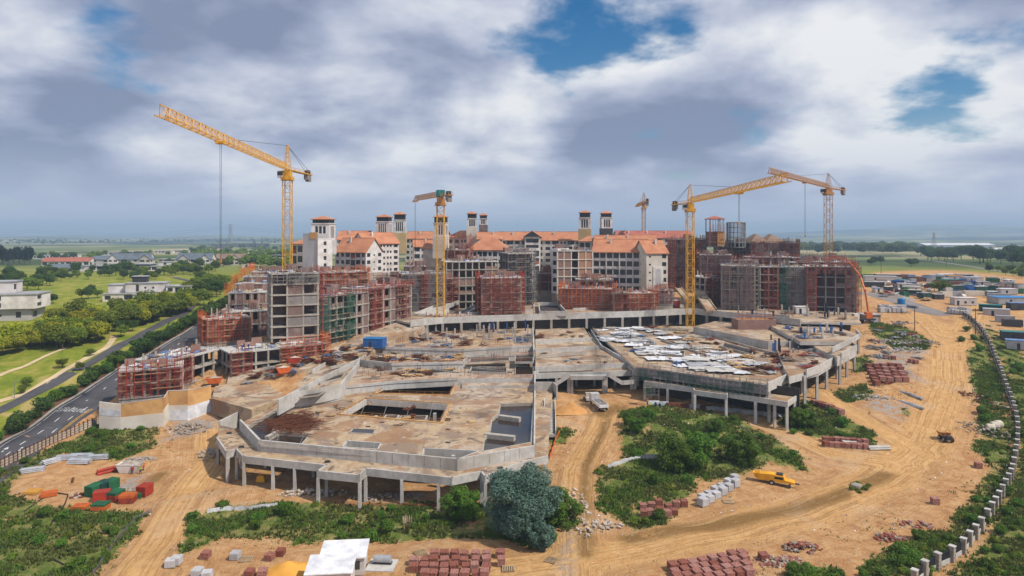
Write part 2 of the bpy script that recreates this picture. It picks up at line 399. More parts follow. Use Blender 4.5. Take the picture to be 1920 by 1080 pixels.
weedy = [
 [(-200, 1000), (-60, 905), (100, 840), (190, 792), (300, 800), (300, 835), (225, 862), (120, 848), (60, 880), (20, 905), (0, 930)],
 [(-300, 960), (0, 925), (120, 955), (285, 962), (235, 1020), (180, 1090), (-300, 1300)],
 [(345, 965), (430, 945), (600, 945), (860, 948), (1000, 935), (1065, 900), (1062, 1000), (1030, 1040), (960, 1012), (700, 1015), (560, 1020), (420, 1005), (340, 1040)],
 [(1160, 775), (1230, 757), (1310, 768), (1400, 790), (1480, 840), (1525, 890), (1440, 866), (1380, 895), (1310, 902), (1250, 985), (1190, 995), (1130, 960), (1112, 880), (1170, 860)],
 [(1620, 1060), (1690, 1020), (1770, 990), (1830, 935), (1858, 880), (1828, 840), (1842, 770), (1815, 700), (1800, 640), (1785, 602), (1830, 602), (1870, 680), (1905, 790), (1905, 850), (1890, 920), (1840, 1000), (1750, 1075), (1600, 1100)],
 [(2300, 1300), (1700, 1200), (1780, 1080), (1850, 1020), (1900, 920), (1910, 840), (1880, 700), (1835, 602), (1900, 640), (2000, 760), (2300, 900)],
 [(1460, 1100), (1490, 1055), (1570, 1065), (1590, 1100)],
 [(1460, 790), (1480, 760), (1540, 752), (1590, 790), (1655, 800), (1640, 845), (1560, 825), (1480, 812)],
 [(1545, 738), (1620, 720), (1645, 745), (1560, 757)], [(1628, 600), (1700, 615), (1755, 640), (1762, 662), (1680, 655), (1640, 630)],
 [(1690, 765), (1728, 775), (1732, 796), (1700, 795)], [(1580, 905), (1605, 898), (1630, 912), (1620, 926), (1590, 922)],
 [(1030, 800), (1075, 810), (1060, 830), (1030, 835)], [(1600, 670), (1625, 668), (1640, 690), (1600, 700)],
]
lawnp = [[(-2500, 830), (-700, 1100), (0, 832), (100, 768), (200, 705), (300, 650), (415, 581), (470, 545), (520, 505), (560, 470), (-2500, 470)]]
tracks = [([(230, 1110), (300, 1010), (345, 930), (400, 860), (400, 800)], 3.6), ([(1080, 1090), (1075, 960), (1085, 880), (1130, 800), (1140, 760)], 3.8),
          ([(930, 1075), (1200, 1030), (1500, 960), (1650, 900), (1735, 830), (1778, 720), (1775, 640), (1720, 590)], 6.0),
          ([(1735, 850), (1640, 800), (1540, 735)], 3.0), ([(1700, 870), (1560, 850), (1420, 790)], 3.2), ([(1790, 650), (1850, 560), (1920, 590)], 5), ([(1920, 590), (1860, 545), (1700, 525)], 4)]
wet = [([(1100, 1040), (1095, 930), (1100, 870), (1130, 810), (1140, 775)], 1.5), ([(1180, 1010), (1400, 972), (1560, 935), (1660, 890)], 2.6), ([(280, 905), (300, 890)], 2.), ([(1130, 775), (1160, 760)], 4)]
gravel = [[(330, 790), (400, 780), (415, 800), (360, 815), (300, 830)], [(190, 930), (230, 900), (275, 890), (270, 915), (215, 935)], [(1640, 745), (1700, 760), (1690, 790), (1620, 760)], [(1070, 1080), (1075, 930), (1050, 1080)], [(1620, 680), (1700, 640), (1740, 660), (1700, 690), (1740, 720)]]
Zg = np.zeros(VX.shape); Zl = np.zeros(VX.shape); Zt = np.zeros(VX.shape); Zw = np.zeros(VX.shape); Zv = np.zeros(VX.shape)
for p in weedy: Zg = np.maximum(Zg, sm(sdf(poly_world(p)), -2.5, 2.5))
for p in lawnp: Zl = np.maximum(Zl, sm(sdf(poly_world(p)), -.8, .8))
for p, wd in tracks: Zt = np.maximum(Zt, 1 - sm(line_d(p), wd * .5, wd * 1.3))
for p, wd in wet: Zw = np.maximum(Zw, 1 - sm(line_d(p), wd * .3, wd * 1.2))
for p in gravel: Zv = np.maximum(Zv, sm(sdf(poly_world(p)), -2, 2))
far = sm(VY, 330, 400) * np.where(VX > 0, sm(np.abs(VX - 40), 0, 1), 1)
yard = sdf(poly_world([(1590, 585), (1640, 510), (1760, 505), (2050, 530), (2300, 650), (1920, 660), (1790, 600), (1700, 640)]))
Zl = np.maximum(Zl, far * (1 - sm(yard, -3, 3)))
def patchy(x, y): return .5 + .2 * np.sin(x * .23 + 1.7 * np.sin(y * .19)) + .2 * np.sin(y * .31 + 1.9 * np.sin(x * .16 + 1)) + .14 * np.sin(x * .71 + y * .53 + np.sin(y * .9))
RD_ = np.full(VX.shape, 1e9)
for p, wd in tracks: RD_ = np.minimum(RD_, line_d(p))
Zg *= (1 - Zt) * np.clip(.42 + 1.0 * patchy(VX, VY), 0, 1); GRASS_FIELD = (Zg.copy(), Zl.copy())
podw = np.array([(-66, 138), (-50, 126), (-5, 122), (6, 130), (12, 168), (34, 172), (60, 186), (84, 200), (112, 246), (104, 288), (-30, 284), (-44, 214), (-60, 178), (-62, 152)])
pin = sdf(podw); lower = CH - np.interp(VY, [100, 140, 165, 190, 400], [50, 50, 47.5, 45.5, 45.5])
GZ2 = np.where(pin > 0, np.minimum(GZ, GZ + (lower - GZ) * sm(pin, .0, 5.)), GZ)
nx, ny = len(gx), len(gy)
idx = np.arange(nx * ny).reshape(ny, nx)
quads = np.stack([idx[:-1, :-1].ravel(), idx[:-1, 1:].ravel(), idx[1:, 1:].ravel(), idx[1:, :-1].ravel()], 1)
def groundfn(t):
    a1 = t.node('ShaderNodeAttribute', attribute_name='zone'); a2 = t.node('ShaderNodeAttribute', attribute_name='zone2')
    s1 = t.node('ShaderNodeSeparateColor'); t.set(s1.inputs[0], a1.outputs['Color']); s2 = t.node('ShaderNodeSeparateColor'); t.set(s2.inputs[0], a2.outputs['Color'])
    p = t.pos
    n1 = t.noise(p, .05, 6, .6, .8); n2 = t.noise(p, .45, 7, .66, .4); n3 = t.noise(p, 2.6, 6, .7); n4 = t.noise(p, .13, 6, .6, 1.0)
    soil = t.ramp(n2, [(.28, (.33, .165, .07)), (.44, (.47, .255, .11)), (.58, (.56, .335, .16)), (.75, (.64, .43, .24))])
    soil = t.mix(t.math('MULTIPLY', t.step(n4, .50, .66), .6), soil, (.40, .19, .085))
    soil = t.mix(t.math('MULTIPLY', t.step(n3, .52, .68), .35), soil, (.26, .135, .065))
    trk = t.mix(t.step(n2, .34, .66), (.64, .385, .165), (.54, .30, .115))
    soil = t.mix(t.math('MULTIPLY', s1.outputs[1], .95), soil, trk)
    soil = t.mix(t.math('MULTIPLY', s1.outputs[2], t.step(n4, .28, .48)), soil, (.24, .135, .045))
    rv = t.node('ShaderNodeCombineXYZ'); t.set(rv.inputs[0], t.math('MULTIPLY', s2.outputs[2], 20.)); t.set(rv.inputs[1], t.math('MULTIPLY', n1, 2.2))
    rt = t.noise(rv.outputs[0], 1.9, 4, .65, .3); rk = t.math('SUBTRACT', 1.0, t.step(s2.outputs[2], .15, .6))
    soil = t.mix(t.math('MULTIPLY', t.math('MULTIPLY', t.step(rt, .50, .62), rk), .65), soil, (.30, .16, .065))
    soil = t.mix(t.math('MULTIPLY', t.math('MULTIPLY', t.step(rt, .46, .34), rk), .4), soil, (.70, .49, .28))
    n5 = t.noise(p, .9, 8, .72, .8); soil = t.mix(t.math('MULTIPLY', t.step(n5, .56, .68), .4), soil, (.30, .155, .07))
    soil = t.mix(t.math('MULTIPLY', t.step(n1, .54, .68), .5), soil, (.50, .36, .24))
    grv = t.mix(t.step(n3, .4, .62), (.42, .38, .35), (.24, .21, .19))
    soil = t.mix(t.math('MULTIPLY', s2.outputs[1], t.step(n2, .38, .58)), soil, grv)
    wd = t.ramp(n2, [(.3, (.075, .11, .02)), (.48, (.13, .165, .035)), (.60, (.23, .21, .07)), (.74, (.40, .28, .14))])
    gm = t.step(t.math('ADD', s1.outputs[0], t.math('MULTIPLY', t.math('SUBTRACT', n5, .5), 2.2)), .34, .62)
    c = t.mix(gm, soil, wd)
    nf = t.noise(p, .0022, 7, .62, .6); nf2 = t.noise(p, .0009, 6, .62, .5)
    lawn = t.ramp(n4, [(.30, (.13, .18, .02)), (.46, (.20, .24, .025)), (.56, (.28, .27, .045)), (.68, (.42, .33, .12))])
    field = t.ramp(nf, [(.32, (.03, .05, .028)), (.45, (.085, .12, .035)), (.52, (.20, .22, .07)), (.60, (.42, .34, .19))])
    field = t.mix(t.step(nf2, .50, .56), field, (.022, .038, .028))
    sy = t.node('ShaderNodeSeparateXYZ'); t.set(sy.inputs[0], p)
    lw = t.mix(t.step(sy.outputs[1], 420., 650.), lawn, field)
    c = t.mix(s2.outputs[0], c, lw)
    t.set(t.b.inputs['Base Color'], c); t.set(t.b.inputs['Roughness'], .95); t.set(t.b.inputs['Specular IOR Level'], .1)
    bump(t, t.math('ADD', t.math('ADD', n3, rt), t.math('MULTIPLY', n2, 2.0)), .9, .3)
mat('ground', groundfn)
gm_ = npmesh('ground', np.stack([VX, VY, GZ2], 1), quads, 'ground')
for nm, (r_, g_, b_) in (('zone', (Zg, Zt, Zw)), ('zone2', (Zl, Zv, np.clip(RD_ / 20, 0, 1)))):
    at = gm_.attributes.new(nm, 'FLOAT_COLOR', 'POINT'); at.data.foreach_set('color', np.stack([r_, g_, b_, r_ * 0 + 1], 1).astype(np.float32).ravel())
gm_.polygons.foreach_set('use_smooth', np.ones(len(quads), bool))
struct('ground', gm_)

def strip(name, pts, wd, m, lift=.02, n=60, world=False):
    """a ribbon laid on the ground along a line"""
    P = [Vector(p) for p in pts] if world else [G(*p) for p in pts]
    P = resample(P, n); V = []; Fq = []
    for i, p in enumerate(P):
        t_ = (P[min(i + 1, n - 1)] - P[max(i - 1, 0)]); nrm = Vector((-t_.y, t_.x, 0)).normalized()
        for s_ in (-1, 0, 1):
            q = p + nrm * s_ * wd / 2; V.append((q.x, q.y, zg(q.x, q.y) + lift))
        if i: k = 3 * i; Fq += [(k - 3, k - 2, k + 1, k), (k - 2, k - 1, k + 2, k + 1)]
    return struct(name, npmesh(name, np.array(V), np.array(Fq), m))
def resample(P, n):
    L = [0]
    for a, b in zip(P, P[1:]): L.append(L[-1] + (b - a).length)
    o = []
    for i in range(n):
        s_ = L[-1] * i / (n - 1); k = 0
        while k < len(L) - 2 and L[k + 1] < s_: k += 1
        o.append(P[k].lerp(P[k + 1], (s_ - L[k]) / max(L[k + 1] - L[k], 1e-6)))
    return o
def offset_line(P, d):
    o = []
    for i, p in enumerate(P):
        t_ = P[min(i + 1, len(P) - 1)] - P[max(i - 1, 0)]; nrm = Vector((-t_.y, t_.x, 0)).normalized(); q = p + nrm * d; q.z = zg(q.x, q.y); o.append(q)
    return o
# road beside the site: centre line in world, from the kerb seen in the picture
kl = resample([G(*p) for p in ((-260, 1000), (0, 834), (100, 770), (200, 707), (300, 652), (380, 606), (418, 583), (450, 566))], 80)
RW = 10.5
strip('road', offset_line(kl, -RW / 2), RW, 'asphalt', .10, 80, True)
strip('kerb_strip', offset_line(kl, .35), .8, 'kerb', .2, 80, True)
strip('planting_bed', offset_line(kl, 2.2), 2.6, 'mulch', .06, 80, True)
strip('road_edge_line', offset_line(kl, -.8), .14, 'paint', .114, 80, True)
strip('road_centre_line', offset_line(kl, -RW + 1.7), .22, 'paint_yellow', .114, 80, True)
strip('road_centre_line', offset_line(kl, -RW + 1.2), .16, 'paint_yellow', .114, 80, True)
dm = MB(); tmp = offset_line(kl, -4.2); tmp2 = offset_line(kl, -7.2); tmp3 = offset_line(kl, -5.7)
for line in (tmp, tmp2):
    pp = resample(line, 200)
    for i in range(6, 198, 6):
        a, b = pp[i], pp[i + 2]; n_ = Vector((-(b - a).y, (b - a).x, 0)).normalized() * .1
        dm.add([(q.x, q.y, zg(q.x, q.y) + .116) for q in (a - n_, b - n_, b + n_, a + n_)], [(0, 1, 2, 3)])
pp = resample(kl, 200)
for ci in (31, 38):                                   # turn arrows
    for off in (-2.4, -5.7):
        q = offset_line(pp, off); a, b = q[ci], q[ci + 4]; t_ = (b - a).normalized(); n_ = Vector((-t_.y, t_.x, 0))
        def gp(v): return (v.x, v.y, zg(v.x, v.y) + .116)
        dm.add([gp(a - n_ * .12), gp(a + t_ * 1.6 - n_ * .12), gp(a + t_ * 1.6 + n_ * .12), gp(a + n_ * .12)], [(0, 1, 2, 3)])
        dm.add([gp(a + t_ * 1.6 - n_ * .5), gp(a + t_ * 3), gp(a + t_ * 1.6 + n_ * .5)], [(0, 1, 2)])
qq = offset_line(pp, -1.2); t_ = (qq[66] - qq[64]).normalized(); n_ = Vector((-t_.y, t_.x, 0)); base = qq[60]
for k in range(11):                                    # worn letter-like bars across the lanes
    c = base - n_ * (k * .72) + t_ * (k % 3) * .2
    for (du, dv, lu, lv) in ((0, 0, 2.0, .13), (.1, .18, .25, .3), (1.7, .2, .25, .3), (.9, .2, .25, .22))[:2 + (k * 7) % 3]:
        a = c + t_ * du - n_ * dv; dm.add([(q.x, q.y, zg(q.x, q.y) + .117) for q in (a, a + t_ * lu, a + t_ * lu - n_ * lv, a - n_ * lv)], [(0, 1, 2, 3)])
struct('road_markings', dm.mesh('road_markings', 'paint'))
strip('service_road', [(-120, 832), (17, 762), (60, 740), (120, 708), (200, 664), (260, 632), (345, 588), (372, 562), (378, 545), (360, 528), (325, 520)], 4.0, 'asphalt', .09, 80)
strip('path', [(-60, 764), (0, 752), (50, 738), (100, 708), (150, 678), (200, 652), (215, 630)], 2.0, 'path', .07)
strip('path', [(-40, 712), (0, 704), (50, 685), (128, 652)], 1.6, 'path', .07); strip('path', [(-30, 636), (30, 624), (110, 615), (220, 597)], 1.8, 'path', .07)
strip('path', [(372, 546), (366, 538), (362, 530)], 2.4, 'path', .12, 20)
strip('driveway', [(165, 580), (200, 590)], 9, 'asphalt_pale', .08, 12)
strip('access_road', [(1570, 548), (1640, 552), (1690, 566), (1740, 585), (1775, 592)], 11, 'asphalt_pale', .06, 30)
strip('access_road', [(1690, 480), (1780, 494), (1860, 507), (1960, 522)], 5, 'asphalt_pale', .2, 40)
# ---------------------------------------------------------------- podium: stepped concrete decks
def deck(root, name, pts, hz, thick, m='deck', holes=None):
    """flat deck from picture points on its top plane"""
    P = [W(x, y, hz) for x, y in pts]; b = MB(); z = CH - hz
    if not holes:
        b.prism([(p.x, p.y) for p in P], z - thick, z, 1, 0)
    else:
        import mathutils
        loops = [[Vector((p.x, p.y, 0)) for p in P]] + [[Vector((q.x, q.y, 0)) for q in (W(x, y, hz) for x, y in h)] for h in holes]
        tris = mathutils.geometry.tessellate_polygon(loops); flat = [v for l in loops for v in l]
        b.add([(v.x, v.y, z) for v in flat], [t if (flat[t[1]] - flat[t[0]]).cross(flat[t[2]] - flat[t[0]]).z > 0 else t[::-1] for t in tris], 0)
        b.add([(v.x, v.y, z - thick) for v in flat], [t if (flat[t[1]] - flat[t[0]]).cross(flat[t[2]] - flat[t[0]]).z < 0 else t[::-1] for t in tris], 1)
        for l in loops:
            n = len(l)
            for i in range(n):
                a, c = l[i], l[(i + 1) % n]; b.add([(a.x, a.y, z - thick), (c.x, c.y, z - thick), (c.x, c.y, z), (a.x, a.y, z)], [(0, 1, 2, 3)], 1)
    return part(name, b.mesh(name, [m, 'concrete_new']), root)
def wall_line(root, name, pts, hz, below, above, t=.3, m='concrete_new', close=False):
    """upright wall pieces following picture points on plane hz: each straight run is one part"""
    P = [W(x, y, hz) if not isinstance(x, Vector) else x for x, y in pts]
    if close: P.append(P[0])
    for a, c in zip(P, P[1:]):
        d_ = (c - a); L = d_.length; b = MB(); b.box(-t / 2, -t / 2, -below, L + t / 2 - .004, t / 2, above)
        part(name, b.mesh(name, m), root, a, math.atan2(d_.y, d_.x))
    return P
def column(root, p, ztop, zbot, s=.55, m='concrete_new'): bx('column', root, m, p.x - s / 2, p.y - s / 2, zbot, p.x + s / 2, p.y + s / 2, ztop)

pod = thing('concrete_podium', 'unfinished pale concrete parking podium with sunken courtyards, puddled deck and columns along its angular front', 'podium')
HO, HA = 44.3, 42.6; HR_ = 38.0
outer = [(407, 822), (425, 849), (443, 843), (456, 857), (612, 874), (596, 885), (674, 893), (685, 880), (848, 898), (903, 886), (910, 895), (977, 868), (1026, 857)]
ringback = [(1037, 722), (1003, 722), (1000, 857), (858, 883), (487, 846), (451, 806), (412, 797)]
deck(pod, 'walkway_deck', outer + ringback, HO, .5)
wall_line(pod, 'edge_beam', outer, HO, 1.15, .28, .34)
inner = [(451, 806), (487, 846), (858, 883), (1000, 857)]
PI_ = wall_line(pod, 'parapet', inner, HO, .5, 2.3, .4, 'concrete_new')
for a, b_ in zip(PI_, PI_[1:]):                      # recessed pour joints told apart on the long parapet
    n_ = max(1, int((b_ - a).length / 3.2)); d_ = (b_ - a).normalized(); q_ = Vector((d_.y, -d_.x, 0))
    for i in range(1, n_):
        c = a.lerp(b_, i / n_) + q_ * .2; bx('joint_strip', pod, 'concrete_grey', c.x - .03, c.y - .03, c.z + .3, c.x + .03, c.y + .03, c.z + 2.25)
for i, (x, y) in enumerate([(408, 824), (426, 850), (443, 845), (457, 858), (511, 864), (552, 868), (596, 886), (612, 876), (674, 894), (685, 882), (753, 889), (822, 896), (903, 888), (910, 896), (960, 876), (1022, 860), (1030, 790)]):
    p = W(x, y, HO); column(pod, p + Vector((0, .25, 0)), p.z - 1.1, min(zg(p.x, p.y), 0) - .6)
for i in range(13):
    x = 440 + i * 46; p = W(x, 838 + (12 if i > 2 else 0), HO); column(pod, p + Vector((0, 3.5, 0)), p.z - .5, -1)
def hole(pts, hz=HA): return pts
h1 = [(637, 777), (826, 793), (842, 758), (687, 748)]
h2 = [(703, 738), (742, 722), (856, 716), (843, 742)]
h3 = [(642, 838), (708, 842), (715, 830), (650, 826)]; h4 = [(792, 856), (862, 859), (900, 845), (795, 840)]
pond1 = [(464, 800), (490, 826), (565, 833), (582, 814), (510, 809), (538, 766), (522, 764)]
pond2 = [(905, 846), (996, 829), (1000, 755), (938, 757), (935, 775), (922, 785), (918, 810), (908, 820)]
pond3 = [(955, 708), (1001, 709), (1001, 690), (964, 690)]
deckA = deck(pod, 'courtyard_deck', [(452, 793), (488, 832), (858, 866), (999, 837), (1002, 722), (857, 719), (740, 724), (640, 729), (600, 735), (548, 752), (522, 757)], HA, .55, 'deck', [h1, h2, h3, h4, pond1, pond2])
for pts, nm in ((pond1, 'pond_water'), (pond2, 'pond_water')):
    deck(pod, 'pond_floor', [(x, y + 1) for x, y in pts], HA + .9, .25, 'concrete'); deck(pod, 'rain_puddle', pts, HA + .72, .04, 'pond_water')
    P = [W(x, y, HA) for x, y in pts]; wall_line(pod, 'pond_wall', [(p - Vector((0, 0, .0)), 0) for p in P], HA, 1.0, .03, .28, 'concrete', True)
for pts in ((936, 780, 975, 785), (910, 814, 965, 820)):
    a, b_ = W(pts[0], pts[1], HA), W(pts[2], pts[3], HA); d_ = b_ - a; b = MB(); b.box(0, -.6, -.9, d_.length, .6, .25); part('bench_beam', b.mesh('bench_beam', 'concrete'), pod, a, math.atan2(d_.y, d_.x))
a, b_ = W(500, 820, HA), W(542, 800, HA); d_ = b_ - a; b = MB(); b.box(0, -.5, -.9, d_.length, .5, .2); part('bench_beam', b.mesh('bench_beam', 'concrete'), pod, a, math.atan2(d_.y, d_.x))
for h in (h1, h2, h3, h4):
    P = [W(x, y, HA) for x, y in h]; wall_line(pod, 'opening_beam', [(p, 0) for p in P], HA, 1.5, .02, .3, 'concrete_new', True)
    if h is h1 or h is h2: wall_line(pod, 'plywood_edge', [(p + Vector((0, 0, .05)), 0) for p in [p.lerp(sum(P, Vector()) / 4, -.035) for p in P]], HA, .03, .22, .35, 'plywood', True)
# stair and lift core inside the open court
c0 = W(716, 786, HA); b = MB()
bx('lift_core', pod, 'concrete_new', c0.x, c0.y + 1, c0.z - 4.6, c0.x + 3.4, c0.y + 4.2, c0.z - .15); bx('lift_core', pod, 'concrete', c0.x + 3.6, c0.y + .4, c0.z - 4.6, c0.x + 10, c0.y + 4.6, c0.z - .35)
bx('lift_shaft_shade', pod, 'depth_shade', c0.x + .4, c0.y + 1.4, c0.z - .15, c0.x + 3, c0.y + 3.8, c0.z - .12); bx('lift_shaft_shade', pod, 'depth_shade', c0.x + 4, c0.y + .8, c0.z - .35, c0.x + 9.6, c0.y + 4.2, c0.z - .32)  # thin dark plates on solid cores, painting the shade of open shafts
for x, y in ((705, 775), (792, 779), (815, 770), (830, 735), (765, 735), (850, 848), (668, 838)): p = W(x, y, HA); column(pod, p, p.z - .6, p.z - 5, .7)
# guard rails round the courts
def rail(root, pts, hz, h=1.0, gap=2.2, m='crane_ochre', r=.03):
    b = MB(); P = [W(x, y, hz) for x, y in pts]
    for a, c in zip(P, P[1:]):
        n = max(1, round((c - a).length / gap))
        for i in range(n + 1): q = a.lerp(c, i / n); b.bar(q, q + Vector((0, 0, h)), r * 1.3, caps=False)
        for z in (.5, .97): b.bar(a + Vector((0, 0, z)), c + Vector((0, 0, z)), r, caps=False)
    return part('guard_rail', b.mesh('guard_rail', m), root, kind='stuff')
rail(pod, h1 + h1[:1], HA); rail(pod, h2 + h2[:1], HA)
# stepped upper decks
HB, HC, HD = 40.6, 38.7, 36.9
deck(pod, 'stepped_deck', [(640, 726), (742, 716), (857, 710), (1003, 708), (1003, 672), (868, 682), (735, 684), (676, 676)], HB, 2.4)
deck(pod, 'stepped_deck', [(1003, 722), (1003, 706), (868, 707), (866, 724)], HA - .7, 1.2)
deck(pod, 'stepped_deck', [(676, 676), (735, 683), (868, 680), (875, 668), (1003, 664), (1003, 634), (870, 640), (720, 648)], HC, 2.4)
deck(pod, 'stepped_deck', [(716, 652), (870, 656), (1003, 648), (1000, 612), (830, 604), (770, 620)], HD, 2.6)
deck(pod, 'stepped_deck', [(545, 736), (562, 742), (640, 728), (676, 677), (720, 650), (700, 640), (660, 655), (580, 695)], HC + .8, 3)
for pts, hz in (([(640, 726), (742, 716), (857, 710)], HB), ([(676, 676), (735, 683), (868, 680), (875, 668), (1001, 664)], HC), ([(716, 652), (870, 656), (1001, 648)], HD)):
    wall_line(pod, 'upstand', pts, hz, .4, .35, .35, 'concrete_new')
for pts, hz in (([(1002, 836), (1003, 722)], HA), ([(1003, 722), (1003, 662)], HB), ([(1001, 660), (999, 612)], HD)): wall_line(pod, 'spine_wall', pts, hz, 2.4, .5, .35, 'concrete_new')
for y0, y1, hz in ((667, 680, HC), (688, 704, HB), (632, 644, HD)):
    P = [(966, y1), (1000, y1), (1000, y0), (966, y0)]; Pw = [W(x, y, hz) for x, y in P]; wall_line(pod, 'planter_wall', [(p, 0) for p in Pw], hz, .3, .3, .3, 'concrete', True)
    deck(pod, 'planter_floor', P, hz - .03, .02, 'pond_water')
for pts, hz in (([(585, 700), (640, 668), (700, 642)], HC + .7), ([(412, 797), (470, 768), (530, 741)], HO + .1), ([(640, 726), (668, 690), (676, 677)], HC + .7), ([(556, 742), (600, 735), (640, 727)], HC + .7), ([(522, 757), (600, 716), (655, 688), (705, 660), (760, 632)], HC + .4)):
    wall_line(pod, 'ramp_wall', pts, hz, 2.6, 1.0, .4, 'concrete_new')
for x0, y0, x1, y1, hz in ((590, 715, 630, 705, HC + .8), (680, 662, 730, 668, HC), (700, 700, 760, 696, HB), (760, 690, 860, 700, HB), (870, 690, 960, 700, HB), (1010, 668, 1100, 662, HC), (620, 690, 665, 680, HC)):
    wall_line(pod, 'upstand', [(x0, y0), (x1, y1)], hz, .3, .45, .3, 'concrete')
def rimmed_patch(root, pts, hz, wet=False, rim=.45):  # raised rims; dry floors are thin near-black sheets painting a shaft's shade
    P = [W(x, y, hz) for x, y in pts]; wall_line(root, 'patch_rim', [(p, 0) for p in P], hz, .1, rim, .3, 'concrete', True); deck(root, 'rain_puddle' if wet else 'shaft_shade', pts, hz - .03, .02, 'pond_water' if wet else 'depth_shade')
for pts, hz, wt in (([(562, 746), (596, 742), (612, 733), (590, 730)], HC + .8, True), ([(600, 722), (640, 712), (650, 700), (622, 706)], HC + .8, False), ([(690, 676), (730, 680), (735, 672), (700, 668)], HC, True), ([(760, 702), (850, 698), (850, 692), (770, 694)], HB, True), ([(880, 680), (955, 676), (955, 670), (882, 673)], HC, True), ([(735, 660), (800, 664), (804, 658), (742, 655)], HC, True), ([(880, 700), (950, 702), (950, 692), (885, 690)], HB, False), ([(655, 812), (700, 814), (704, 806), (662, 804)], HA, True)): rimmed_patch(pod, pts, hz, wt, .12 if wt else .6)
for pts, hz in (([(640, 726), (742, 716), (857, 710), (1001, 708)], HB), ([(676, 676), (735, 683), (868, 680), (1001, 666)], HC), ([(716, 652), (870, 656), (1001, 648)], HD), ([(522, 757), (600, 735), (640, 728)], HA)): rail(pod, pts, hz, 1.1, 1.9, 'scaffold_orange', .022)
b = MB(); jr = random.Random(14)
for i in range(420):
    x, y, hz = jr.choice(((jr.uniform(680, 995), jr.uniform(655, 680), HC), (jr.uniform(740, 995), jr.uniform(615, 648), HD), (jr.uniform(660, 995), jr.uniform(690, 708), HB), (jr.uniform(1110, 1440), jr.uniform(614, 690), HR_))); p = W(x, y, hz); b.bar(p, p + Vector((jr.uniform(-.1, .1), 0, jr.uniform(.8, 2.2))), .04, caps=False)
part('starter_bars', b.mesh('starter_bars', 'rust'), pod, kind='stuff')
for k in range(9):                                       # sawn pour joints on the courtyard deck
    x = 560 + k * 42; a, c = W(x, 752 + (k % 2), HA), W(x - (960 - x) * .12, 838, HA); b = MB(); L = (c - a).length; b.box(0, -.05, .002, L, .05, .012); part('pour_joint', b.mesh('pour_joint', 'concrete_grey'), pod, a, math.atan2((c - a).y, (c - a).x))
# outdoor stair beside the truck bay
s0 = W(1031, 815, 47.); s1 = W(1031, 752, 44.4); n_st = 22; stw = 2.3
for i in range(n_st):
    t_ = i / n_st; p = s0.lerp(s1, t_); q = s0.lerp(s1, (i + 1) / n_st); bx('step', pod, 'concrete_new', p.x - stw / 2, p.y, p.z - .6, p.x + stw / 2, q.y - .003, q.z)
for sx_ in (-1, 1):
    b = MB(); o_ = Vector((sx_ * (stw / 2 + .12), 0, 0)); b.add([s0 + o_ - Vector((0, 0, 2)), s1 + o_ - Vector((0, 0, 2)), s1 + o_ + Vector((0, 0, .9)), s0 + o_ + Vector((0, 0, .9))] + [v + Vector((sx_ * .2, 0, 0)) for v in (s0 + o_ - Vector((0, 0, 2)), s1 + o_ - Vector((0, 0, 2)), s1 + o_ + Vector((0, 0, .9)), s0 + o_ + Vector((0, 0, .9)))],
        [(0, 1, 2, 3), (7, 6, 5, 4), (3, 2, 6, 7), (0, 3, 7, 4), (1, 5, 6, 2)]); part('stair_wall', b.mesh('stair_wall', 'concrete_new'), pod)
# right-hand stepped decks over the truck bays
bay = thing('concrete_podium', 'concrete deck over the truck bay with sloping stair flights and a gravel truck beneath', 'podium')
H1 = 40.4
deck(bay, 'roof_deck', [(1004, 703), (1190, 697), (1176, 684), (1004, 690)], H1, .6)
deck(bay, 'roof_deck', [(1004, 691), (1176, 683), (1122, 652), (1004, 657)], H1 - 1.0, 1.7)
deck(bay, 'roof_deck', [(1004, 657), (1122, 651), (1108, 636), (1004, 641)], H1 - 2.1, 2.2)
deck(bay, 'roof_deck', [(1004, 641), (1108, 635), (1094, 612), (1004, 616)], H1 - 2.9, 2.6)
deck(bay, 'rain_puddle', [(1010, 701), (1120, 698), (1110, 694), (1010, 697)], H1 - .02, .01, 'pond_water')
for pts, hz in (([(1004, 703), (1070, 701)], H1), ([(1070, 701), (1140, 699)], H1), ([(1140, 699), (1190, 697)], H1), ([(1004, 690), (1176, 683)], H1 - 1), ([(1004, 656), (1122, 651)], H1 - 2.1), ([(1004, 640), (1108, 635)], H1 - 2.9), ([(1190, 697), (1176, 684), (1122, 652), (1094, 610)], H1 - .6), ([(1180, 680), (1128, 650), (1102, 610)], H1 - 1.6)):
    wall_line(bay, 'fascia', pts, hz, 1.1, .45, .35)
pL, pR = W(1004, 704, H1), W(1190, 698, H1)
for x in (1043, 1066, 1072, 1131, 1136, 1184, 1190): p = W(x, 701, H1); column(bay, p + Vector((0, -.3, 0)), p.z - 1.0, zg(p.x, p.y) - .8, .8)
for x in (1030, 1085, 1120, 1160): p = W(x, 701, H1); column(bay, p + Vector((0, 7, 0)), p.z - .6, p.z - 8, .7)
bx('bay_back_wall', bay, 'depth_shade', pL.x, pL.y + 16, 2, pR.x + 2, pL.y + 16.4, pL.z - .6)
po = W(1070, 718, 41.6); p2 = W(1138, 716, 41.6)
b = MB(); b.box(0, -2.4, -1.2, (pR - pL).x * .36, -.2, -.1); part('canopy', b.mesh('canopy', 'concrete_new'), bay, (W(1068, 701, H1).x, W(1068, 701, H1).y, pL.z))
